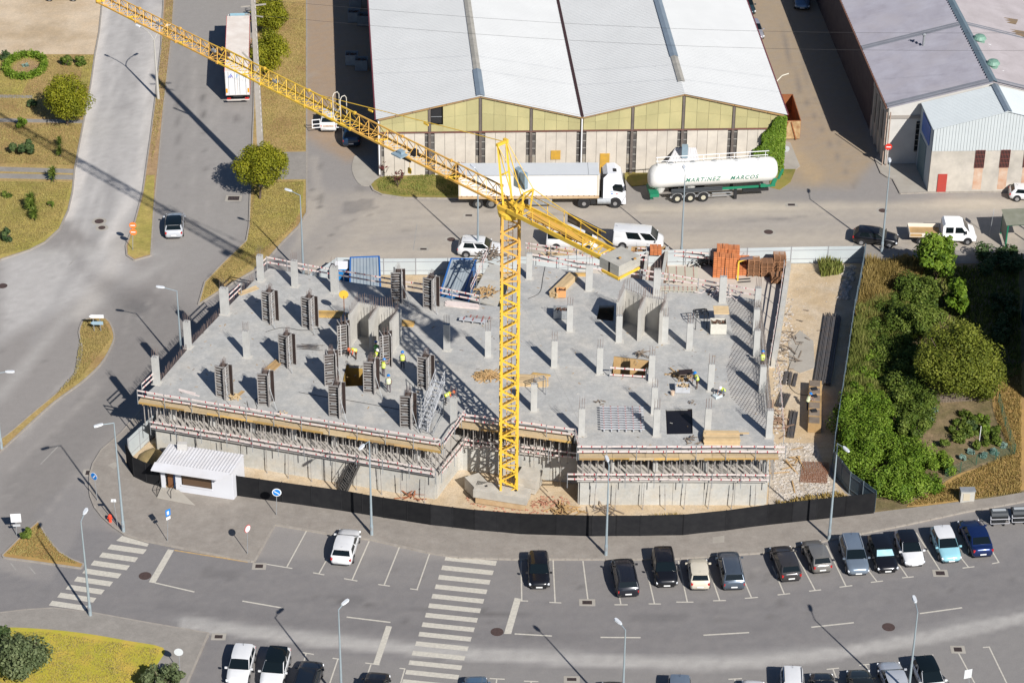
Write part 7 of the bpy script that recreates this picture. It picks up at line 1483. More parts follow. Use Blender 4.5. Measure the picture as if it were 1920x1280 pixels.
def mass(label, pts, n, h, lm, size=.2, name='shrub', cat='shrub', clumps=60):
    g = [G(*p) for p in pts]; c2 = scatter(g, clumps); c = V((c2[:, 0].mean(), c2[:, 1].mean(), 0)); t = thing(name, label, cat, c); hh = RNG.uniform(.45, 1.0, clumps) * h; r = RNG.uniform(.45, 1.05, clumps) * min(1.1, h * .6 + .2); k = RNG.integers(0, clumps, n)
    q = RNG.normal(size=(n, 3)); q /= np.linalg.norm(q, axis=1, keepdims=True); rr = RNG.uniform(.3, 1.05, (n, 1)) ** .6; C = np.c_[c2[k], hh[k]] + q * r[k][:, None] * rr; C[:, 2] = np.maximum(C[:, 2], .03); ct = RNG.uniform(-.22, .22, clumps)
    C -= np.array(c); o = bpy.data.objects.new('foliage', leafmesh('foliage', C, q + RNG.normal(size=(n, 3)) * .5 + np.array([0, 0, .4]), RNG.uniform(.6, 1.4, n) * size, .5 + ct[k] + RNG.normal(0, .17, n), LM[lm])); COL.objects.link(o); o.parent = t
    m = MB()
    for i in range(0, clumps, 2): m.tube((c2[i, 0] - c.x, c2[i, 1] - c.y, 0), (c2[i, 0] - c.x + random.uniform(-.2, .2), c2[i, 1] - c.y, hh[i]), .03, 4)
    m.build('stem', M_BARK, t); return t
mass('bright green bramble thicket at the lower corner of the blue-grey fence', [(1570, 775), (1640, 760), (1690, 800), (1740, 880), (1765, 915), (1705, 945), (1655, 940), (1600, 905), (1562, 872)], 52000, 1.7, 'bright', .12, 'bramble_thicket', 'thicket', 130)
mass('mid green shrubs below the top tree of the plot', [(1690, 540), (1752, 545), (1760, 620), (1720, 650), (1670, 640)], 17000, 1.8, 'mid', .14, clumps=40); mass('dark green undergrowth left of the big olive-yellow tree', [(1640, 640), (1740, 650), (1730, 740), (1690, 800), (1640, 770)], 20000, 1.3, 'mid', .14, 'undergrowth', 'undergrowth', 60)
mass('leafy shrubs between the thicket and the vegetable bed', [(1672, 740), (1740, 745), (1742, 800), (1728, 840), (1700, 830)], 14000, 1.9, 'mid', .13, clumps=28); mass('low scrub in the shade behind the big tree', [(1850, 560), (1900, 570), (1900, 640), (1870, 660)], 3000, .8, 'dark', .18, 'undergrowth', 'undergrowth', 20)
mass('dark bushes under the side building', [(1820, 480), (1910, 480), (1905, 520), (1840, 520)], 3000, 1.2, 'dark', .2, 'undergrowth', 'undergrowth', 16)
tree('leafy fig-like tree at the top of the green plot, over the flatbed truck', (1755, 528), (1757, 478), 36, 'bright', 5200, .22, 'leafy_tree', clumps=24, squash=1.1); tree('narrow bright tree below the fig-like tree', (1796, 590), (1796, 552), 26, 'bright', 2000, .26, 'leafy_tree', clumps=18, squash=1.2)
tree('round dark shrub tree in the middle of the plot', (1726, 640), (1728, 600), 36, 'mid', 8000, .14, 'leafy_tree', clumps=26)
tree('big olive-yellow tree dominating the green plot', (1792, 748), (1788, 672), 82, 'yolive', 36000, .13, 'spreading_tree', squash=.72, clumps=90, trunk=.2); tree('right-hand lobe tree beside the big olive-yellow tree', (1846, 745), (1842, 705), 40, 'yolive', 12000, .11, 'conifer', clumps=34, squash=1.1)
tree('small shrub tree left of the vegetable bed', (1712, 835), (1713, 800), 27, 'mid', 5000, .14, 'leafy_tree', clumps=18)
for i, (x, y, r, lm, l) in enumerate(((1748, 772, 9, 'blue', 'cabbage at the upper left of the vegetable bed'), (1741, 790, 8, 'blue', 'cabbage below the upper left one'), (1822, 850, 9, 'blue', 'cabbage at the lower middle of the vegetable bed'), (1842, 856, 9, 'blue', 'cabbage right of the lower middle one'), (1865, 850, 9, 'blue', 'cabbage nearest the wire fence'), (1880, 838, 7, 'blue', 'small cabbage in the corner by the wire fence'), (1802, 862, 8, 'blue', 'cabbage at the bottom of the vegetable bed'), (1812, 790, 14, 'mid', 'row plant in the middle of the vegetable bed'), (1800, 815, 15, 'mid', 'leafy plant left of the white stake'), (1822, 805, 12, 'dark', 'dark bushy plant beside the white stake'), (1845, 790, 14, 'bright', 'tall bean plant at the right of the bed'), (1848, 812, 12, 'bright', 'lower bean plant at the right of the bed'), (1770, 840, 10, 'mid', 'small leafy plant in the dark corner of the bed'))):
    bush(l, (x, y), r, .9 if lm != 'blue' else .45, lm, 420, .14 if lm != 'blue' else .2, 'vegetable_plant', 'plant', 'vegetables in the bed', 9)
p = G(1836, 828); t = thing('garden_stake', 'white stake standing in the vegetable bed', 'stake', p); MB().tube((0, 0, 0), (0, 0, 1.6), .03, 6).build('stake', M_WPL, t)
LM['lawn'] = leafmat('lawn_blades', [(.22, .16, .075), (.37, .30, .11), (.50, .43, .17)])
mass('light green scrub along the inside of the blue-grey fence, mid plot', [(1600, 690), (1650, 680), (1680, 730), (1660, 790), (1582, 790)], 14000, 1.0, 'bright', .12, 'undergrowth', 'undergrowth', 44)
mass('mixed scrub at the head of the plot below the dry grass', [(1640, 570), (1700, 560), (1720, 600), (1680, 660), (1620, 660)], 12000, 1.0, 'mid', .13, 'undergrowth', 'undergrowth', 36)
mass('leafy scrub at the foot of the plot by the dry slope', [(1690, 850), (1760, 860), (1790, 885), (1760, 925), (1700, 940)], 12000, .9, 'bright', .12, 'undergrowth', 'undergrowth', 36)
mass('squash leaves spreading over the vegetable bed', [(1790, 780), (1860, 775), (1880, 835), (1800, 850), (1770, 820)], 5000, .5, 'mid', .14, 'vegetable_patch', 'plants', 34)
for l, pts, n in (('short dry grass on the upper left lawn', [(0, 106), (175, 106), (156, 226), (0, 220)], 9000), ('short dry grass on the middle left lawn', [(0, 234), (153, 234), (140, 312), (0, 308)], 8000), ('short yellow grass on the lower left lawn', [(0, 342), (134, 344), (110, 428), (54, 466), (0, 480)], 9000), ('short dry grass on the upper verge', [(484, 5), (572, 5), (572, 284), (492, 284)], 14000), ('short grass on the lower verge', [(476, 342), (570, 342), (555, 425), (430, 530), (378, 565), (390, 530), (465, 455)], 12000), ('short bright grass on the lower left lawn of the picture', [(0, 1186), (95, 1188), (300, 1220), (275, 1275), (260, 1300), (0, 1300)], 12000), ('straw on the three-cornered island', [(12, 1040), (72, 985), (110, 1036), (150, 1060)], 2500), ('dry grass on the teardrop island', [(156, 603), (196, 602), (210, 635), (150, 712), (100, 748), (140, 700)], 4000), ('dry stalks on the brown median', [(312, 0), (326, 0), (308, 190), (284, 320), (284, 262)], 3000)):
    o = blades('short_grass', l, pts, n, .13, 'lawn', .02)
    o.location.z = .1
# woven fence and wire fence
g = [G(1736, 757), (G(1790, 754)), G(1851, 750)]; t = thing('woven_fence', 'low woven stick fence along the top of the vegetable bed', 'fence', g[0]); m = MB(); m2 = MB()
for a, b in zip(g[:-1], g[1:]):
    for k in range(10): p = a + (b - a) * k / 10; m2.tube(p, p + V((random.uniform(-.05, .05), 0, 1.0)), .03, 5)
    for k in range(8): m.bar(a + V((0, random.uniform(-.05, .05), .12 + k * .1)), b + V((0, 0, .12 + k * .1 + random.uniform(-.03, .03))), .035)
m.build('woven_stick', M_TIMG, t, world=True); m2.build('post', M_TIMG, t, world=True)
g = [G(1872, 755), G(1884, 800), G(1902, 852), G(1830, 872), G(1770, 900)]; t = thing('wire_fence', 'thin green wire fence round the right side of the vegetable bed', 'fence', g[0]); m = MB(); m2 = MB()
for a, b in zip(g[:-1], g[1:]):
    n = max(2, int((b - a).length / 2))
    for k in range(n): p = a + (b - a) * k / n; m2.tube(p, p + V((0, 0, 1.1)), .03, 5)
    for k in range(9): m.bar(a + V((0, 0, .1 + k * .12)), b + V((0, 0, .1 + k * .12)), .012)
m.build('wire', mat('wire_green', (.03, .12, .08), .5), t, world=True); m2.build('post', MATS['wire_green'], t, world=True)

# ---------------------------------------------------------------- things lying about the deck and the yard
def bd(name, cat, label, p, rz=0, group=None): return thing(name, label, cat, p, rz, group)
def planks(label, px, py, rzd, n, L, w=.18, th=.045, layers=1, m_=M_TIMP, z=DZ, mess=.03, name='plank_stack', gap=.01):
    p = G(px, py, z); p.z = z; t = bd(name, 'timber', label, p, radians(rzd))
    for l in range(layers):
        for i in range(n):
            MB().box((random.uniform(-mess, mess) * 4, (i - n / 2 + .5) * (w + gap), th / 2 + l * (th + .006)), (L * random.uniform(.93, 1), w, th), random.uniform(-mess, mess)).build('plank', m_, t)
    return t
planks('neat stack of pale planks at the front edge of the right deck', 1352, 826, 0, 7, 3.0, .17, .07, 8, M_TIMP, mess=.004)
planks('long pale board lying on the neat plank stack', 1366, 812, 0, 1, 3.6, .2, .05, 1, M_TIMP, DZ + .62)
planks('yellow planks behind the leftmost row of formworks', 614, 590, -2, 5, 2.6, .2, .06, 2, M_TIMY); planks('yellow planks right of the first stair core', 762, 607, -12, 4, 1.4, .2, .06, 2, M_TIMY)
planks('yellow timber beams stacked just right of the crane mast', 996, 716, -3, 7, 2.8, .2, .07, 4, M_TIMP); planks('loose yellow beams reaching past the crane mast stack', 1014, 703, -12, 3, 1.6, .12, .07, 1, M_TIMY)
planks('long bundle of timber beams at the rear of the right deck', 1056, 540, 62, 6, 3.9, .13, .13, 4, M_TIMP, mess=.02); planks('yellow boards across the rear of the long timber bundle', 1082, 516, -2, 2, 1.8, .2, .08, 2, M_TIMY)
planks('planks leaning upright behind the ladder-like formwork', 510, 690, 62, 5, 2.2, .14, .05, 3, M_TIM); planks('pale planks lying by the far left columns', 466, 545, 38, 3, 2.0, .2, .04, 1, M_TIMP)
planks('thin boards left of the front formwork', 448, 740, 60, 2, 1.2, .15, .04, 1, M_TIM); planks('thin board lying among the left columns', 353, 734, -24, 1, 1.6, .12, .04, 1, [M_RW[0]][0])
planks('small timbers beside the yellow-lined opening', 664, 592, -5, 3, 1.4, .2, .05, 1, M_TIM)
def heap(label, px, py, n, r, m_, z=DZ, Lr=(.3, 1.2), name='scrap_wood_heap', cat='wood heap', h=.4, rr=.9):
    p = G(px, py, z); p.z = z; t = bd(name, cat, label, p)
    for i in range(n):
        a, d = random.uniform(0, 6.28), random.uniform(0, r) ; x, y = cos(a) * d * 1.3, sin(a) * d * rr; zz = h * (1 - d / r) * random.random() + .04; l = random.uniform(*Lr)
        MB().box((x, y, zz), (l, .1, .035), M=Matrix.Rotation(random.uniform(0, 3.1), 3, 'Z') @ Matrix.Rotation(random.uniform(-.3, .3), 3, 'Y')).build('stick', m_, t)
heap('heap of scrap wood offcuts left of the crane mast', 913, 706, 110, 1.0, M_TIM); heap('scatter of offcuts round the crate with the blue-helmeted worker', 1276, 706, 34, 1.0, M_TIM)
heap('splintered offcuts at the guard rail behind the crane mast', 912, 548, 40, .9, M_TIM); heap('jumble of timber frames beside the mast at the far rail', 920, 484, 60, 1.2, M_TIMG, h=1.4); heap('scattered offcuts behind the mast on the ramp', 905, 526, 30, 1.0, M_TIMG, 3.2)
heap('loose sticks by the second core opening', 1200, 668, 14, .7, M_TIMG, h=.6); heap('loose red and white boards at the right rear rail', 1350, 553, 30, 1.5, M_RW[0], Lr=(.8, 1.6)); heap('loose dark boards at the right rear rail', 1345, 545, 14, .9, M_TIMG)
heap('offcuts beside the leftmost formwork', 437, 748, 8, .5, M_TIMP); heap('pale chips near the front rail of the left deck', 525, 775, 7, .5, M_TIMP, Lr=(.1, .3)); heap('small debris beside the front plank stack', 1300, 825, 10, .7, M_TIMG, Lr=(.2, .8)); heap('offcuts on the middle deck', 1125, 755, 7, .4, M_TIMG, Lr=(.1, .4)); heap('bits of timber behind the wooden trestle', 1298, 757, 5, .4, M_TIMG, Lr=(.1, .3))
planks('bundle of red and white guard boards on the deck by the far rail', 866, 573, -10, 5, 3.0, .15, .04, 3, M_RW[0]); planks('single guard board lying near the front left corner', 354, 737, -26, 1, 2.0, .14, .04, 1, M_RW[0])
def grille(label, px, py, rzd, L, W, nx, ny, m_, z=DZ, h=.3, name='steel_grid', cat='formwork panels'):
    p = G(px, py, z); p.z = z; t = bd(name, cat, label, p, radians(rzd))
    for i in range(nx): MB().box((0, (i + .5) * W / nx - W / 2, h), (L, .08, .1)).build('beam', m_, t)
    for j in range(ny): MB().box(((j + .5) * L / ny - L / 2, 0, h - .12), (.09, W, .1)).build('cross_beam', MATS['wheel_rim'] if 0 else m_, t)
    m = MB()
    for i in range(nx):
        for j in range(ny): m.box(((j + .5) * L / ny - L / 2, (i + .5) * W / nx - W / 2, h + .07), (.1, .1, .03))
    m.build('end_cap', mat('cap_red', (.30, .10, .09), .7), t, kind='stuff'); return t
M_AL = mat('pale_aluminium', (.55, .57, .60), .5, (.42, .42, .43), 3, .5, metal=.2)
grille('stack of pale aluminium beams with red end caps at the front of the right deck', 1166, 789, 0, 3.6, 3.5, 10, 6, M_AL); grille('slatted formwork panels lying beyond the far rail below the yellow pallet fork', 1276, 522, -2, 3.2, 2.6, 11, 4, mat('slat_grey', (.42, .40, .33), .7), 0.15, .5); grille('slatted formwork panels half under the far rail', 1272, 545, -2, 3.6, .8, 3, 9, MATS['slat_grey'], DZ - 0.05, .2)
grille('small grey formwork pile at the far rail, left of the stair core', 887, 606, -12, 2.4, .5, 4, 3, M_AL, DZ, .35); grille('small stack of steel parts behind the mast', 900, 601, -10, 2.2, .5, 3, 4, MATS['formwork_frame'], DZ, .3)
def tub(label, px, py, w, d, h, m_, z=DZ, rz=0, fill=None, name='site_crate', cat='crate'):
    p = G(px, py, z); p.z = z; t = bd(name, cat, label, p, rz); m = MB()
    for x, y, a, b in ((-w / 2, 0, .04, d), (w / 2, 0, .04, d), (0, -d / 2, w, .04), (0, d / 2, w, .04)): m.box((x, y, h / 2 + .08), (a, b, h))
    m.box((0, 0, .08), (w, d, .04)); m.build('side', m_, t)
    m = MB()
    for k in range(22): m.box((random.uniform(-w / 2.5, w / 2.5), random.uniform(-d / 2.5, d / 2.5), h * .8 + random.random() * .15), (random.uniform(.08, .4), .07, .06), M=Matrix.Rotation(random.uniform(0, 3), 3, 'Z') @ Matrix.Rotation(random.uniform(-.3, .3), 3, 'Y'))
    m.build('content', fill or M_REBAR, t, kind='stuff'); return t
tub('white steel tub full of clamps and rods at the right of the deck', 1346, 622, 1.35, 1.0, 1.0, mat('tub_cream', (.66, .64, .56), .6, (.5, .48, .42), 3, .4)); planks('square plywood sheet on the concrete column by the white tub', 1352, 582, 0, 1, 1.4, 1.3, .08, 1, M_TIMP, DZ + 1.6)
tub('aluminium crate heaped with wooden wedges beside a blue-helmeted worker', 1279, 733, 1.2, .8, .55, M_AL, fill=M_TIMP); tub('grey steel basket standing behind the middle column', 1052, 594, 1.3, .9, .8, M_GALV); tub('orange topped crate in the shade of the long timber bundle', 1052, 556, .8, .6, .7, mat('orange_crate', (.6, .30, .12), .6))
p = D(1261, 740); t = bd('bucket', 'bucket', 'cream bucket beside the aluminium crate', p); MB().lathe([(.14, 0), (.18, .35), (.16, .36)], n=12).build('body', mat('bucket_cream', (.6, .45, .33), .6), t)
p = D(1345, 744); t = bd('grey_bag', 'bag', 'pale grey bag on the deck below the crouching worker', p); MB().box((0, 0, .12), (.7, .5, .2), .6).build('body', mat('bag_grey', (.50, .56, .58), .8), t)
# dark trestle table, mesh frames
def trestle(label, px, py, L, W, h, m_, rz, z=DZ, name='trestle', top=None):
    p = G(px, py, z); p.z = z; t = bd(name, 'trestle', label, p, rz)
    for x in (-L / 2, L / 2):
        for y in (-W / 2, W / 2): MB().bar((x, y, 0), (x, y, h), .05).build('leg', m_, t)
    m = MB()
    for x in (-L / 2, 0, L / 2): m.bar((x, -W / 2, h), (x, W / 2, h), .05)
    for y in (-W / 2, 0, W / 2): m.bar((-L / 2, y, h), (L / 2, y, h), .05)
    m.build('top_frame', m_, t)
    if top: MB().box((0, 0, h + .05), (L, W, .05)).build('top', top, t)
trestle('dark steel frame table left of the white tub', 1312, 612, 1.0, .9, 1.5, M_DARK, .2); trestle('low steel frame behind the column on the middle deck', 1316, 590, 1.0, .8, .3, M_DARK, .2)
trestle('workbench in front of the worker with the crate', 1285, 715, 1.1, .7, .9, M_TIMG, .1, top=M_PLY); trestle('guard frame standing on the deck right of the mast', 1012, 740, .9, .5, 1.6, M_GALV, .5)
# steel stair tower and stair down to the first floor
def stair(label, a, b, w, m_, treads, side, name='access_stair'):
    t = bd(name, 'stair', label, (a.x, a.y, a.z)); d = b - a; h = V((d.x, d.y, 0)).normalized(); n = V((-h.y, h.x, 0)) * w / 2
    for s in (-1, 1):
        MB().bar(a + n * s, b + n * s, .07, .2).build('stringer', side, t, world=True)
        m = MB(); m.bar(a + n * s + V((0, 0, 1)), b + n * s + V((0, 0, 1)), .045); m.bar(a + n * s + V((0, 0, .5)), b + n * s + V((0, 0, .5)), .03)
        for k in range(4): p = a + d * k / 3 + n * s; m.bar(p, p + V((0, 0, 1)), .045)
        m.build('handrail', side, t, world=True)
    for k in range(treads): p = a + d * (k + .5) / treads; MB().bar(p - n * .95, p + n * .95, .2, .035).build('tread', m_, t, world=True)
    return t
stair('aluminium stair tower leaning over the deck at the right of the left block', D(793, 808) + V((0, 0, .1)), D(826, 772) + V((0, 0, 3.1)), .8, M_AL, 12, M_AL)
t = bd('scaffold_frame', 'scaffold', 'tube scaffold carrying the aluminium stair tower', D(800, 800)); m = MB()
for x, y in ((790, 812), (812, 818), (832, 780), (812, 773)): p = D(x, y); m.tube(p, p + V((0, 0, 3.2)), .035, 5)
for (x0, y0), (x1, y1) in (((790, 812), (812, 818)), ((812, 818), (832, 780)), ((832, 780), (812, 773)), ((812, 773), (790, 812))):
    a, b = D(x0, y0), D(x1, y1)
    for z in (.3, 1.6, 3.1): m.tube(a + V((0, 0, z)), b + V((0, 0, z)), .028, 5)
    m.tube(a + V((0, 0, .3)), b + V((0, 0, 1.6)), .025, 5)
m.build('tube_frame', M_GALV, t, world=True)
stair('dark stair from the yard up to the first floor of the left block', G(640, 925, .05), G(668, 866, 2.75), 1.1, mat('dark_tread', (.10, .095, .09), .7), 14, mat('stair_dark', (.07, .065, .06), .7))
# yard behind: cabins, toilet, bricks, pallets, timber-lined box
sheet('rear_slab', [(1000, 500), (1240, 484), (1400, 484), (1472, 492), (1478, 510), (1462, 600), (1448, 690), (1440, 690), (1424, 600), (1300, 575), (1000, 560)], .14, mat('pale_slab', (.56, .50, .43), .9, (.46, .41, .35), .5, .5, .1, 8))
MB_ = MB(); g = [G(1478, 506), G(1466, 590), G(1450, 690)]; t = thing('side_parapet', 'white concrete parapet wall curving along the rear right of the building', 'wall', g[2])
for a, b in zip(g[:-1], g[1:]):
    for k in range(4): p = a + (b - a) * k / 4; q = a + (b - a) * (k + .99) / 4; MB().bar((p.x, p.y, .5), (q.x, q.y, .5), .45, 1.0).build('wall_panel', M_CONW, t, world=True)
guard('guard_rail', 'guard rail on the white parapet at the rear right', [G(1470, 508, 1.0), G(1458, 590, 1.0), G(1442, 690, 1.0)], 1.0, heights=(.9, .45))
def cabin(label, c4, z, roofm, blue, yaw=0):
    g = [G(x, y, z) for x, y in c4]; t = thing('site_cabin', label, 'cabin', (g[3].x, g[3].y, 0), group='site cabins'); 
    vs = [(p.x, p.y, zz) for zz in (.15, z) for p in g]; MB().add(vs, [(0, 1, 2, 3), (7, 6, 5, 4), (0, 4, 5, 1), (1, 5, 6, 2), (2, 6, 7, 3), (3, 7, 4, 0)]).build('wall', mat('cabin_wall_blue', (.03, .14, .36), .5), t, world=True)
    n = 9
    for k in range(n):
        f0, f1 = k / n + .006, (k + 1) / n - .006; a, b, c, d = g[0].lerp(g[1], f0), g[0].lerp(g[1], f1), g[3].lerp(g[2], f1), g[3].lerp(g[2], f0); up = V((0, 0, .05))
        MB().add([a + up, b + up, c + up, d + up, a, b, c, d], [(3, 2, 1, 0), (0, 1, 5, 4), (1, 2, 6, 5), (2, 3, 7, 6), (3, 0, 4, 7)]).build('roof_panel', roofm, t, world=True)
    for i in range(4): a, b = g[i], g[(i + 1) % 4]; MB().bar(a + V((0, 0, .04)), b + V((0, 0, .04)), .14, .16).build('roof_edge', mat('edge_blue', (.03, .13, .38), .5), t, world=True)
M_CR = mat('cabin_roof', (.39, .43, .45), .6, (.31, .365, .40), .8, .5, objvar=.06)
cabin('blue-edged site cabin with ribbed roof left of the mesh of formworks', [(657, 484), (711, 482), (714, 552), (656, 550)], 2.5, M_CR, 1); cabin('blue-edged site cabin with ribbed roof set askew near the crane mast', [(846, 486), (893, 487), (868, 556), (826, 550)], 2.5, M_CR, 1)
p = G(642, 536); t = bd('portable_toilet', 'toilet', 'bright blue portable toilet with a white roof beside the left cabin', p); MB().box((0, 0, 1.1), (1.15, 1.15, 2.1)).build('body', mat('toilet_blue', (.02, .26, .62), .5), t); MB().box((0, 0, 2.25), (1.25, 1.25, .16)).build('roof', M_WPL, t); MB().box((0, -.59, 1.05), (.7, .03, 1.8)).build('door', mat('toilet_door', (.02, .2, .5), .5), t)
M_BRK = mat('orange_hollow_brick', (.60, .22, .08), .85, (.46, .15, .06), 2, .5, objvar=.12)
def brickpack(label, px, py, z=.16, nx=3, nz=5, rz=.0, w=1.1):
    p = G(px, py, z); t = thing('brick_pack', label, 'bricks', (p.x, p.y, z), rz, 'packs of orange bricks'); bw = w / nx; bz = 1.12 / 5
    for i in range(nx):
        for k in range(nz):
            for j in range(2): MB().box(((i + .5) * bw - w / 2, (j - .5) * .5, bz * (k + .5)), (bw - .03, .47, bz - .045)).build('brick', M_BRK, t)
    m = MB(); m.box((0, 0, 1.13), (.03, 1.0, .01)); m.build('strap', M_DARK, t); return t
for l, x, y, z in (('lower left front pack of the double brick stack', 1347, 516, .16), ('lower right front pack of the double brick stack', 1369, 518, .16), ('lower left rear pack of the double brick stack', 1353, 500, .16), ('lower right rear pack of the double brick stack', 1374, 502, .16), ('upper left front pack of the double brick stack', 1347, 516, 1.3), ('upper right front pack of the double brick stack', 1369, 518, 1.3), ('upper left rear pack of the double brick stack', 1353, 500, 1.3), ('upper right rear pack of the double brick stack', 1374, 502, 1.3)):
    q = G(x, y, .16); p = PX((q.x, q.y, z)); brickpack(l, p[0], p[1], z, rz=-.05)
brickpack('single orange brick pack between the stack and the brown pallets, rear', 1393, 492, nz=4); brickpack('low orange brick pack behind the yellow fork', 1388, 512, nz=3); brickpack('orange brick pack behind the topmost guard rail', 1229, 474, 1.5, nz=3); brickpack('orange brick pack with a blue clamp near the lamp post', 1256, 488, nz=4)
def palletstack(label, px, py, n, w=1.15, d=1.0):
    p = G(px, py, .16); t = thing('pallet_stack', label, 'pallets', (p.x, p.y, .16), random.uniform(-.06, .06), 'stacks of brown timber pallets')
    m = MB()
    for y in (-.42, -.21, 0, .21, .42): m.box((0, y * d, .125), (w, .12, .02))
    for x in (-.5, 0, .5):
        m.box((x * (w - .1), 0, .1), (.1, d, .02))
        for y in (-.42, 0, .42): m.box((x * (w - .1), y * d, .05), (.1, .12, .08))
    me = m.mesh('pallet', [mat('pallet_brown', (.36, .18, .09), .8, (.25, .13, .07), 2, .5, objvar=.25)])
    for k in range(n): piece('pallet', me, t, (random.uniform(-.04, .04), random.uniform(-.04, .04), k * .142), random.uniform(-.03, .03))
for l, x, y, n in (('left stack of brown pallets beside the bricks', 1412, 514, 12), ('middle stack of brown pallets', 1437, 515, 11), ('right stack of brown pallets at the parapet', 1460, 508, 13), ('low front stack of brown pallets at the parapet', 1456, 528, 6)): palletstack(l, x, y, n)
p = G(1383, 525, .16); t = bd('pallet_fork', 'pallet fork', 'yellow crane pallet fork standing in front of the bricks', p); m = MB(); m.bar((0, 0, 0), (0, 0, 2.0), .14); m.bar((0, 0, 2.0), (.9, .3, 2.2), .12); m.build('mast', M_YEL, t); m = MB(); m.bar((0, 0, .06), (1.2, .2, .06), .08); m.bar((0, -.5, .06), (1.2, -.3, .06), .08); m.build('tine', M_DARK, t); m = MB(); m.bar((.1, .1, 2.2), (1.3, .3, 2.3), .2); m.build('head', mat('fork_grey', (.15, .12, .13), .6), t)
t = bd('timber_lined_bay', 'formwork bay', 'open-fronted bays with brown timber formwork walls under the counterweight', G(1200, 530)); M_BAY = mat('bay_brown', (.26, .12, .07), .8, (.18, .10, .06), 1.5, .5)
for a, b in (((1168, 560), (1180, 492)), ((1205, 562), (1214, 492)), ((1238, 566), (1250, 492))):
    a, b = G(*a), G(*b); MB().bar((a.x, a.y, .85), (b.x, b.y, .85), .22, 1.6).build('side_wall', M_BAY, t, world=True); MB().bar((a.x, a.y, 1.69), (b.x, b.y, 1.69), .3, .08).build('wall_cap', M_CONW, t, world=True)
a, b = G(1180, 491), G(1250, 491)
for k in range(10): p = a + (b - a) * k / 10; q = a + (b - a) * (k + .96) / 10; MB().bar((p.x, p.y, .85), (q.x, q.y, .85), .12, 1.6).build('lining_board', M_TIM, t, world=True)
for z in (.5, 1.2): MB().bar((a.x, a.y - .12, z), (b.x, b.y - .12, z), .1, .12).build('waler', M_BAY, t, world=True)
heap('tangle of white and grey steel rods by the back fence', 1300, 492, 46, 1.2, mat('rod_white', (.5, .5, .48), .5), .16, (.8, 1.6), 'rod_tangle', 'steel rods', 1.0); heap('tangle of dark scaffold parts by the back fence', 1318, 497, 30, 1.1, M_DARK, .16, (.6, 1.4), 'rod_tangle', 'steel rods', .9)
heap('heap of light boards and ladders under the topmost rail', 1060, 480, 40, 1.6, M_TIMP, .16, (.8, 2.0), h=.8); planks('pale boxes behind the topmost guard rail', 1105, 497, 0, 3, 1.0, .5, .3, 3, M_CONW, .16, name='board_stack')
# ramp platform left of the mast at the rear
MB().prism([G(882, 560, DZ - .5).xy, G(918, 492, DZ - .5).xy, G(942, 500, DZ - .5).xy, G(936, 576, DZ - .5).xy], DZ - .65, DZ - .5).build('ramp_platform', M_CONW, bld, world=True)
# --- sandy yard on the right
def bars(label, a, b, n, w, r=.02, m_=M_REBD, layers=3, name='rebar_bundle', z=.05):
    a, b = G(*a), G(*b); d = (b - a); L = d.length; rz = atan2(d.y, d.x); t = bd(name, 'rebar', label, (a.x, a.y, z), rz); k = 0
    for l in range(layers):
        for i in range(n):
            MB().bar((random.uniform(0, .03) * L, (i - n / 2 + .5) * w / n + random.uniform(-.02, .02), r + l * r * 2.2), (L * random.uniform(.92, 1), (i - n / 2 + .5) * w / n + random.uniform(-.05, .05), r + l * r * 2.2), r * 2).build('bar', m_, t)
bars('long dark bundles of rebar lying beside the blue-grey fence', (1541, 724), (1562, 590), 14, 1.5, .035); bars('short dark bundle of rebar left of the long ones, lower yard', (1482, 822), (1490, 772), 7, .6, .03); bars('fanned bundle of rebar by the building corner', (1462, 765), (1474, 738), 9, .9, .02)
for k, (x, y) in enumerate(((1470, 712), (1479, 713), (1488, 716))):
    bars(['left steel channel of three in the yard', 'middle steel channel of three in the yard', 'right steel channel of three in the yard'][k], (x, y + 10), (x + 5, y - 14), 3, .25, .04, layers=2, name='steel_channel')
p = G(1527, 770); t = bd('timber_crate_row', 'timber table', 'long brown timber work table with a worker beside it in the yard', p, radians(84))
for k in range(6): MB().box((-2.9 + k * 1.15, 0, .5), (1.08, 1.1, .9)).build('crate', M_TIM, t); 
for k in range(6): MB().box((-2.9 + k * 1.15, .05, .97), (.9, .9, .05)).build('crate_top', M_TIMG, t)
for k in (1, 3, 4): MB().box((-2.9 + k * 1.15 + .2, .1, 1.05), (.4, .5, .12), .3).build('dark_tool', M_DARK, t)
heap('planks and sticks strewn along the right wall of the building', 1470, 660, 30, 1.2, M_TIMG, .05, (.4, 1.6), h=.7, rr=3.2); heap('reddish planks strewn beside the lower right wall', 1462, 790, 24, .8, mat('reddish_plank', (.34, .22, .15), .85, (.24, .15, .1), 2, .5, objvar=.2), .05, (.5, 1.8), h=.5, rr=3.5); heap('few planks in the middle of the sandy yard', 1500, 600, 8, 1.6, M_TIMG, .03, (.5, 1.2), h=.05, rr=2.5); heap('planks lying on the rubble', 1485, 880, 12, 1.6, M_TIM, .08, (.6, 2.2), h=.2, rr=2)
heap('planks on the ground behind the black fence, left of the mast', 640, 935, 10, 1.5, M_TIM, .04, (.8, 2.0), h=.1, rr=.4, name='yard_planks'); heap('broken timber pallet pieces right of the crane foot', 1055, 958, 26, 1.3, M_TIM, .04, (.4, 1.8), h=.35, rr=.6); heap('weathered planks behind the black fence right of the crane foot', 1130, 958, 9, 1.3, M_TIMG, .04, (1.4, 2.6), h=.2, rr=.4); heap('thin sticks and an orange trestle behind the black fence', 775, 930, 12, .9, mat('rusty_stick', (.32, .12, .06), .8), .04, (.6, 1.6), h=.6); heap('small reddish debris beside the crane blocks', 1020, 945, 24, .9, mat('debris_red', (.4, .2, .13), .9), .04, (.1, .4), h=.15)
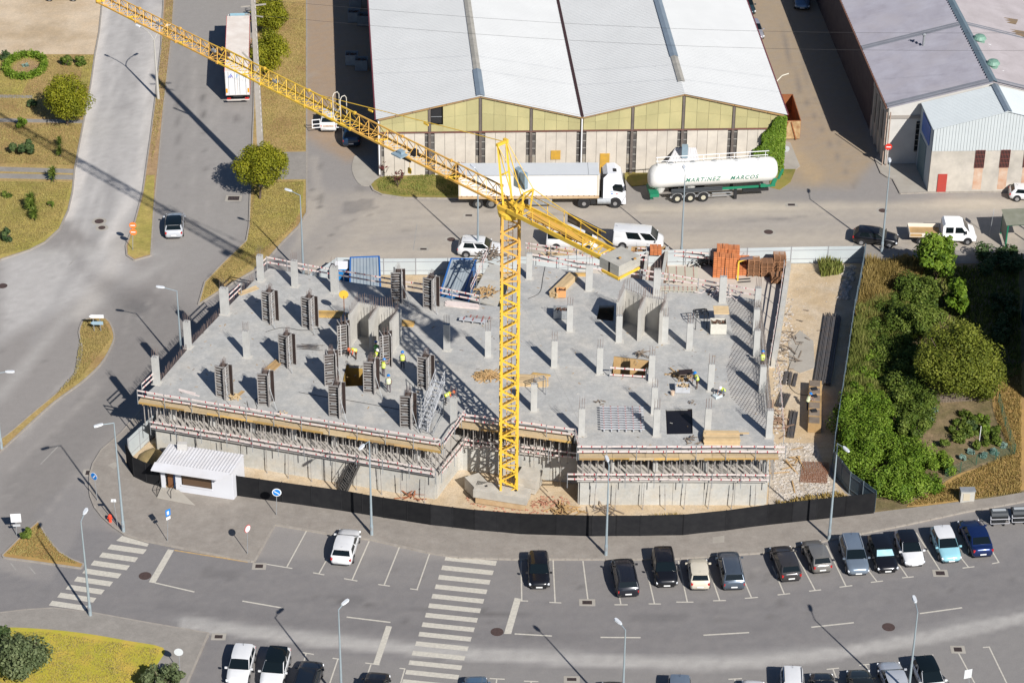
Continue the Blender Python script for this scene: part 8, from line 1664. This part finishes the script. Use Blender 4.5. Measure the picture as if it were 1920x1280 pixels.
p = G(1513, 935); t = thing('rusty_mesh_heap', 'rusty reinforcing mesh lying on the rubble', 'rebar mesh', G(1527, 890)); g0, g1, g2 = G(1500, 905), G(1550, 908), G(1505, 868); m = MB()
for k in range(18): f = k / 17; m.bar(g0 + (g1 - g0) * f + V((0, 0, .12)), g2 + (g1 - g0) * f + V((0, 0, .25)), .03); m.bar(g0 + (g2 - g0) * f + V((0, 0, .14)), g1 + (g2 - g0) * f + V((0, 0, .2)), .03)
m.build('bar', mat('rusty_bar', (.24, .10, .05), .9), t, world=True)
def rocks(label, pts, n, r, m_, name='rubble'):
    g = [G(*p) for p in pts]; q = scatter(g, n); m = MB()
    for x, y in q: m.rock((x, y, .03), random.uniform(.3, 1) ** 2 * r)
    o = m.build(name, m_); tag(o, label, 'rubble', kind='stuff')
rocks('pale broken concrete rubble at the front right corner', [(1450, 830), (1525, 832), (1550, 890), (1560, 920), (1470, 960), (1450, 930)], 1700, .2, mat('rubble_stone', (.52, .48, .43), .9, (.38, .33, .28), 3, .5)); rocks('rubble along the inside of the right fence', [(1545, 500), (1605, 500), (1590, 560), (1572, 560), (1585, 520)], 220, .4, MATS['rubble_stone']); rocks('rubble strip along the right wall of the building', [(1468, 560), (1490, 560), (1480, 680), (1466, 800), (1450, 835), (1450, 700)], 420, .2, MATS['rubble_stone'])
rocks('small stones round the crane foot', [(870, 930), (1060, 930), (1080, 960), (900, 975)], 320, .16, MATS['debris_red']); rocks('small stones on the sandy yard', [(1485, 500), (1590, 500), (1540, 880), (1460, 830)], 260, .09, MATS['rubble_stone']); rocks('stones and spoil behind the fence by the kiosk', [(255, 870), (290, 830), (320, 850), (300, 900)], 120, .25, mat('spoil', (.36, .25, .12), .9))
t = thing('earth_bank', 'bank of brown earth inside the left corner of the fence', 'earth', G(272, 868)); m = MB(); c = G(283, 868); ring_ = []
for z, r in ((0.02, 1.35), (.5, 1.0), (.75, .5)): ring_.append([(c.x + r * cos(k * pi / 6) * random.uniform(.9, 1.1), c.y + r * 1.5 * sin(k * pi / 6) * random.uniform(.9, 1.1), z) for k in range(12)])
m.loft(ring_); m.build('bank', mat('earth_brown', (.36, .26, .13), .95, (.2, .16, .06), 1.2, .5, .5, 6), t, world=True, smooth=True)
t = thing('warning_plate', 'yellow round warning plate on a post beside the first stair core', 'sign', D(646, 603)); MB().tube((0, 0, 0), (0, 0, 2.6), .04, 6).build('post', M_RUS, t); MB().tube((0, -.02, 2.75), (0, .03, 2.75), .42, 14).build('plate', M_YEL, t)
p = D(1178, 700); 

# ---------------------------------------------------------------- the workers
def skin_mesh(name, joints, edges, m_list, root=0, sub=1):
    me = bpy.data.meshes.new(name); me.from_pydata([j[:3] for j in joints], edges, []); o = bpy.data.objects.new(name, me); COL.objects.link(o)
    md = o.modifiers.new('s', 'SKIN'); md.use_smooth_shade = True
    for v, j in zip(me.skin_vertices[0].data, joints): v.radius = (j[3], j[4] if len(j) > 4 else j[3])
    me.skin_vertices[0].data[root].use_root = True
    if sub: sb = o.modifiers.new('u', 'SUBSURF'); sb.levels = sub; sb.render_levels = sub
    bpy.context.view_layer.update(); n = bpy.data.meshes.new_from_object(o.evaluated_get(bpy.context.evaluated_depsgraph_get())); bpy.data.objects.remove(o); n.name = name
    n.materials.clear()
    for q in m_list: n.materials.append(q)
    return n
M_TRO = {'navy': mat('trousers_navy', (.018, .025, .05), .8), 'dark': mat('trousers_dark', (.03, .03, .035), .8), 'grey': mat('trousers_grey', (.12, .10, .11), .8), 'brown': mat('trousers_brown', (.10, .06, .04), .8)}
M_VEST = {'yellow': mat('vest_yellow', (.60, .72, .05), .6), 'green': mat('vest_green', (.16, .62, .05), .6), 'pale': mat('vest_pale', (.62, .66, .38), .7)}; M_REFL = mat('reflective_band', (.65, .66, .66), .4); M_HEL = {'blue': mat('helmet_blue', (.01, .17, .50), .35), 'white': mat('helmet_white', (.75, .72, .70), .35), 'red': mat('cap_orange', (.55, .12, .04), .5)}; M_BOOT = mat('boots', (.03, .022, .018), .8)
def person(label, px, py, z, yaw, pose='stand', vest='yellow', hel='blue', tro='navy', vis=True, sleeve='vest'):
    p = G(px, py, z); t = thing('person', label, 'person', (p.x, p.y, z), yaw, 'workers on the site')
    # pose: lean = forward bend of trunk, hip height, knee bend
    lean, hip, kf = {'stand': (.06, .93, 0), 'walk': (.10, .91, .12), 'bend': (1.05, .88, .05), 'crouch': (.8, .45, .45), 'reach': (.2, .92, 0), 'work': (.35, .90, .05)}[pose]
    X = lambda s, h: V((sin(lean) * s, 0, hip + cos(lean) * s))
    ch, nk, hd_ = X(.34, 0), X(.50, 0), X(.66, 0)
    if pose == 'bend': hd_ = X(.62, 0) + V((.08, 0, -.02))
    J = [(0, 0, hip, .135, .11), (*X(.18, 0), .12, .15), (*ch, .125, .18), (*nk, .055), (*X(.56, 0), .055), (*hd_, .085, .078), (*(hd_ + V((.01, 0, .09))), .07, .07)]
    E = [(0, 1), (1, 2), (2, 3), (3, 4), (4, 5), (5, 6)]
    hands = []; st = {'walk': .26}.get(pose, .05)
    for s in (-1, 1):
        k = len(J); f = s * st; kn = V((f * .5 + kf, s * .11, hip * .52)) if pose != 'crouch' else V((.38, s * .16, .50)); ak = V((f, s * .12, .09)) if pose != 'crouch' else V((.08, s * .14, .10))
        J += [(0.0, s * .10, hip - .06, .095), (*kn, .062), (*ak, .042), (ak.x + .13, ak.y, .045, .04, .035)]; E += [(0, k), (k, k + 1), (k + 1, k + 2), (k + 2, k + 3)]
        k = len(J); sh = X(.45, 0) + V((0, s * .2, 0))
        el, ha = {'stand': (sh + V((.02, s * .06, -.29)), sh + V((.10, s * .04, -.55))), 'walk': (sh + V((-s * .12, s * .06, -.27)), sh + V((-s * .12 + .08, s * .06, -.52))), 'bend': (sh + V((.05, s * .03, -.28)), sh + V((.15, -s * .02, -.52))), 'crouch': (sh + V((.12, s * .06, -.22)), sh + V((.32, -s * .04, -.32))), 'reach': (sh + V((.22, s * .05, -.10)), sh + V((.46, s * .02, .08))), 'work': (sh + V((.12, s * .07, -.24)), sh + V((.36, s * .0, -.28)))}[pose]
        J += [(*sh, .058), (*el, .042), (*ha, .03), (*(ha + (ha - el).normalized() * .07), .034, .018)]; E += [(2, k), (k, k + 1), (k + 1, k + 2), (k + 2, k + 3)]
        d = (ha - el).normalized(); side = V((0, 1, 0)) * s; pl = ha + d * .08
        for i, (o_, ln) in enumerate(((-.028, .07), (-.010, .08), (.009, .075), (.027, .06))):
            kk = len(J); a = pl + side * o_ + d * .01; J += [(*(a + d * ln * .5), .009), (*(a + d * ln + V((.01, 0, -.01))), .008)]; E += [(k + 3, kk), (kk, kk + 1)]
        kk = len(J); a = ha + d * .03 - side * .035 + V((.02, 0, 0)); J += [(*a, .011), (*(a + d * .045), .009)]; E += [(k + 2, kk), (kk, kk + 1)]
    me = skin_mesh('body', J, E, [M_TRO[tro], M_SKIN, M_VEST[vest], M_BOOT, mat('shirt_' + sleeve, {'vest': (.10, .12, .16), 'orange': (.70, .10, .03), 'white': (.55, .55, .55)}[sleeve], .8)])
    ax = X(1, 0) - X(0, 0)
    for f in me.polygons:
        c = f.center; s = (c - V((0, 0, hip))).dot(ax.normalized()); armd = abs(c.y) > .215 or (c.x - ax.x * s > .2 and s > .05)
        if c.z < .12 and pose != 'x': f.material_index = 3
        elif s > .52: f.material_index = 1
        elif s > .02 and not armd: f.material_index = 4
        elif armd and c.z > hip - .15: f.material_index = 1 if min((c - V(j[:3])).length for j in J[-12:] + J[11:18]) < .09 and sleeve == 'vest' else 4
        else: f.material_index = 0
    o = bpy.data.objects.new('body', me); COL.objects.link(o); o.parent = t
    R = Matrix.Rotation(lean, 3, 'Y'); m = MB()
    for k0, k1, mi in ((0, 1, 0), (1, 2, 1), (2, 3, 0), (3, 4, 1), (4, 5, 0)):
        hs = (0, .12, .17, .30, .35, .50); ws = (.185, .185, .19, .21, .215, .15); ds = (.155, .155, .158, .155, .15, .10); rings = []
        for q in (k0, k1): rings.append([V((0, 0, hip)) + R @ V((ds[q] * cos(2 * pi * i / 14), ws[q] * sin(2 * pi * i / 14), hs[q])) for i in range(14)])
        o0 = m.k; m.k = mi; m.loft(rings, cap=(k0 == 4)); m.k = 0
    m.build('vest', [M_VEST[vest], M_REFL], t)
    hc = hd_ + R @ V((0, 0, .07)); m = MB(); m.lathe([(.155, 0), (.15, .02), (.138, .05), (.11, .11), (.06, .145), (.01, .155)], hc, 12, M=R); m.box(hc + R @ V((.15, 0, .008)), (.12, .16, .012), M=R); m.build('helmet', M_HEL[hel], t)
    fc = hd_ + R @ V((.085, 0, .0)); m = MB()
    for s in (-1, 1): m.box(fc + R @ V((0, s * .03, .02)), (.012, .02, .01), M=R)
    m.build('eye', M_DARK, t); m = MB(); m.box(fc + R @ V((.01, 0, -.01)), (.03, .02, .035), M=R); m.build('nose', M_SKIN, t); m = MB(); m.box(fc + R @ V((0, 0, -.05)), (.012, .045, .01), M=R); m.build('mouth', mat('lips', (.3, .1, .08), .6), t)
    m = MB()
    for s in (-1, 1): m.box(hd_ + R @ V((0, s * .085, .005)), (.03, .015, .05), M=R)
    m.build('ear', M_SKIN, t)
    return t
N_ = pi / 2
person('worker in a bright green vest and blue helmet behind the formwork at the first core', 706, 674, DZ, N_ + .1, 'work', 'green', 'blue', 'dark')
person('worker bending at the foot of the first core blade, orange sleeves', 668, 673, DZ, -2.6, 'bend', 'yellow', 'red', 'brown', sleeve='orange')
person('worker with a white helmet just below the green-vested one', 704, 684, DZ, -.6, 'work', 'yellow', 'white', 'dark')
person('worker with a blue helmet standing apart right of the first core', 755, 692, DZ, N_, 'stand', 'yellow', 'blue', 'navy')
person('worker in a yellow vest reaching towards the formwork by the opening', 719, 706, DZ, N_ - .6, 'reach', 'yellow', 'blue', 'grey')
person('worker in a pale vest, nearest the front right of the yellow-lined opening', 729, 736, DZ, N_ + .2, 'stand', 'pale', 'blue', 'grey')
person('worker bending over beside the aluminium stair tower', 835, 758, DZ, .1, 'bend', 'yellow', 'red', 'dark', sleeve='orange')
person('worker with a blue helmet beside the crate of wooden wedges', 1307, 728, DZ, pi + .3, 'work', 'yellow', 'blue', 'brown')
person('worker with a white helmet crouching over a grey bag', 1357, 740, DZ, -2.3, 'crouch', 'yellow', 'white', 'brown')
person('worker with a blue helmet at the right edge of the deck', 1429, 692, DZ, N_, 'work', 'yellow', 'blue', 'navy')
person('worker in a pale vest beside the long timber table in the yard', 1513, 768, .03, .4, 'work', 'pale', 'blue', 'navy')
# ramshackle goods in the dark alley left of the warehouse
for k, (x, y) in enumerate(((667, 14), (664, 40), (682, 46), (660, 120), (678, 130))):
    tub(['crate of bottles at the top of the shaded alley', 'second crate down in the shaded alley', 'pale crate against the wall in the shaded alley', 'red-topped crate in the middle of the shaded alley', 'white sack crate in the middle of the shaded alley'][k], x, y, 1.3, 1.1, 1.2, mat('alley_crate', (.30, .36, .38), .6, (.2, .22, .25), 2, .5, objvar=.3), .0)

# cables and hoses trailing over the deck
for l, pts in (('black cable snaking across the middle of the left deck', [(560, 735), (600, 742), (640, 748), (720, 762), (752, 768)]), ('cable looping from the aluminium grid to the front rail', [(990, 560), (1012, 548), (1018, 520), (1022, 500)]), ('coiled hose near the front left of the deck', [(463, 752), (468, 768), (482, 765), (478, 750), (490, 745)]), ('thin hose across the rear of the left deck', [(498, 622), (530, 614), (566, 619), (600, 615)]), ('pale cable in the sandy yard', [(1500, 640), (1476, 700), (1490, 735), (1530, 742)])):
    z = .05 if 'yard' in l else DZ + .03; q = smoothpts(pts, 5); m = MB(); m.path([G(x, y, z) for x, y in q], .025, 4); o = m.build('cable', M_DARK); tag(o, l, 'cable')
t = thing('rebar_mat', 'pile of thin loose rods by the middle of the left deck', 'rebar', D(560, 650))
m = MB()
for k in range(26): a = D(562 + random.uniform(-8, 8), 650 + random.uniform(-5, 5)); m.bar(a + V((0, 0, .04)), a + V((random.uniform(1.2, 2.0), random.uniform(-.3, .3), .05)), .018)
m.build('bar', M_REBD, t, world=True)

# small offcuts, dust and pour joints over the deck
dq = scatter([(p.x, p.y) for p in dk], 300); m = MB()
for x, y in dq:
    l = random.uniform(.05, .35); m.box((x, y, DZ + .012), (l, random.uniform(.02, .07), .02), random.uniform(0, 3.1), k=random.choice((0, 0, 1, 2)))
o = m.build('small_offcuts', [M_TIM, M_TIMG, MATS['fresh_grout']]); tag(o, 'small offcuts and crumbs scattered all over the concrete deck', 'debris', kind='stuff')
for a, b in (((505, 520), (862, 800)), ((330, 690), (640, 740)), ((960, 530), (1090, 800)), ((1095, 690), (1440, 700)), ((700, 580), (880, 600))):
    a, b = D(*a), D(*b); MB().bar(a + V((0, 0, .002)), b + V((0, 0, .002)), .035, .006).build('pour_joint', mat('joint_dark', (.31, .305, .29), .9, (.38, .375, .35), 1.5, .6), bld, world=True)
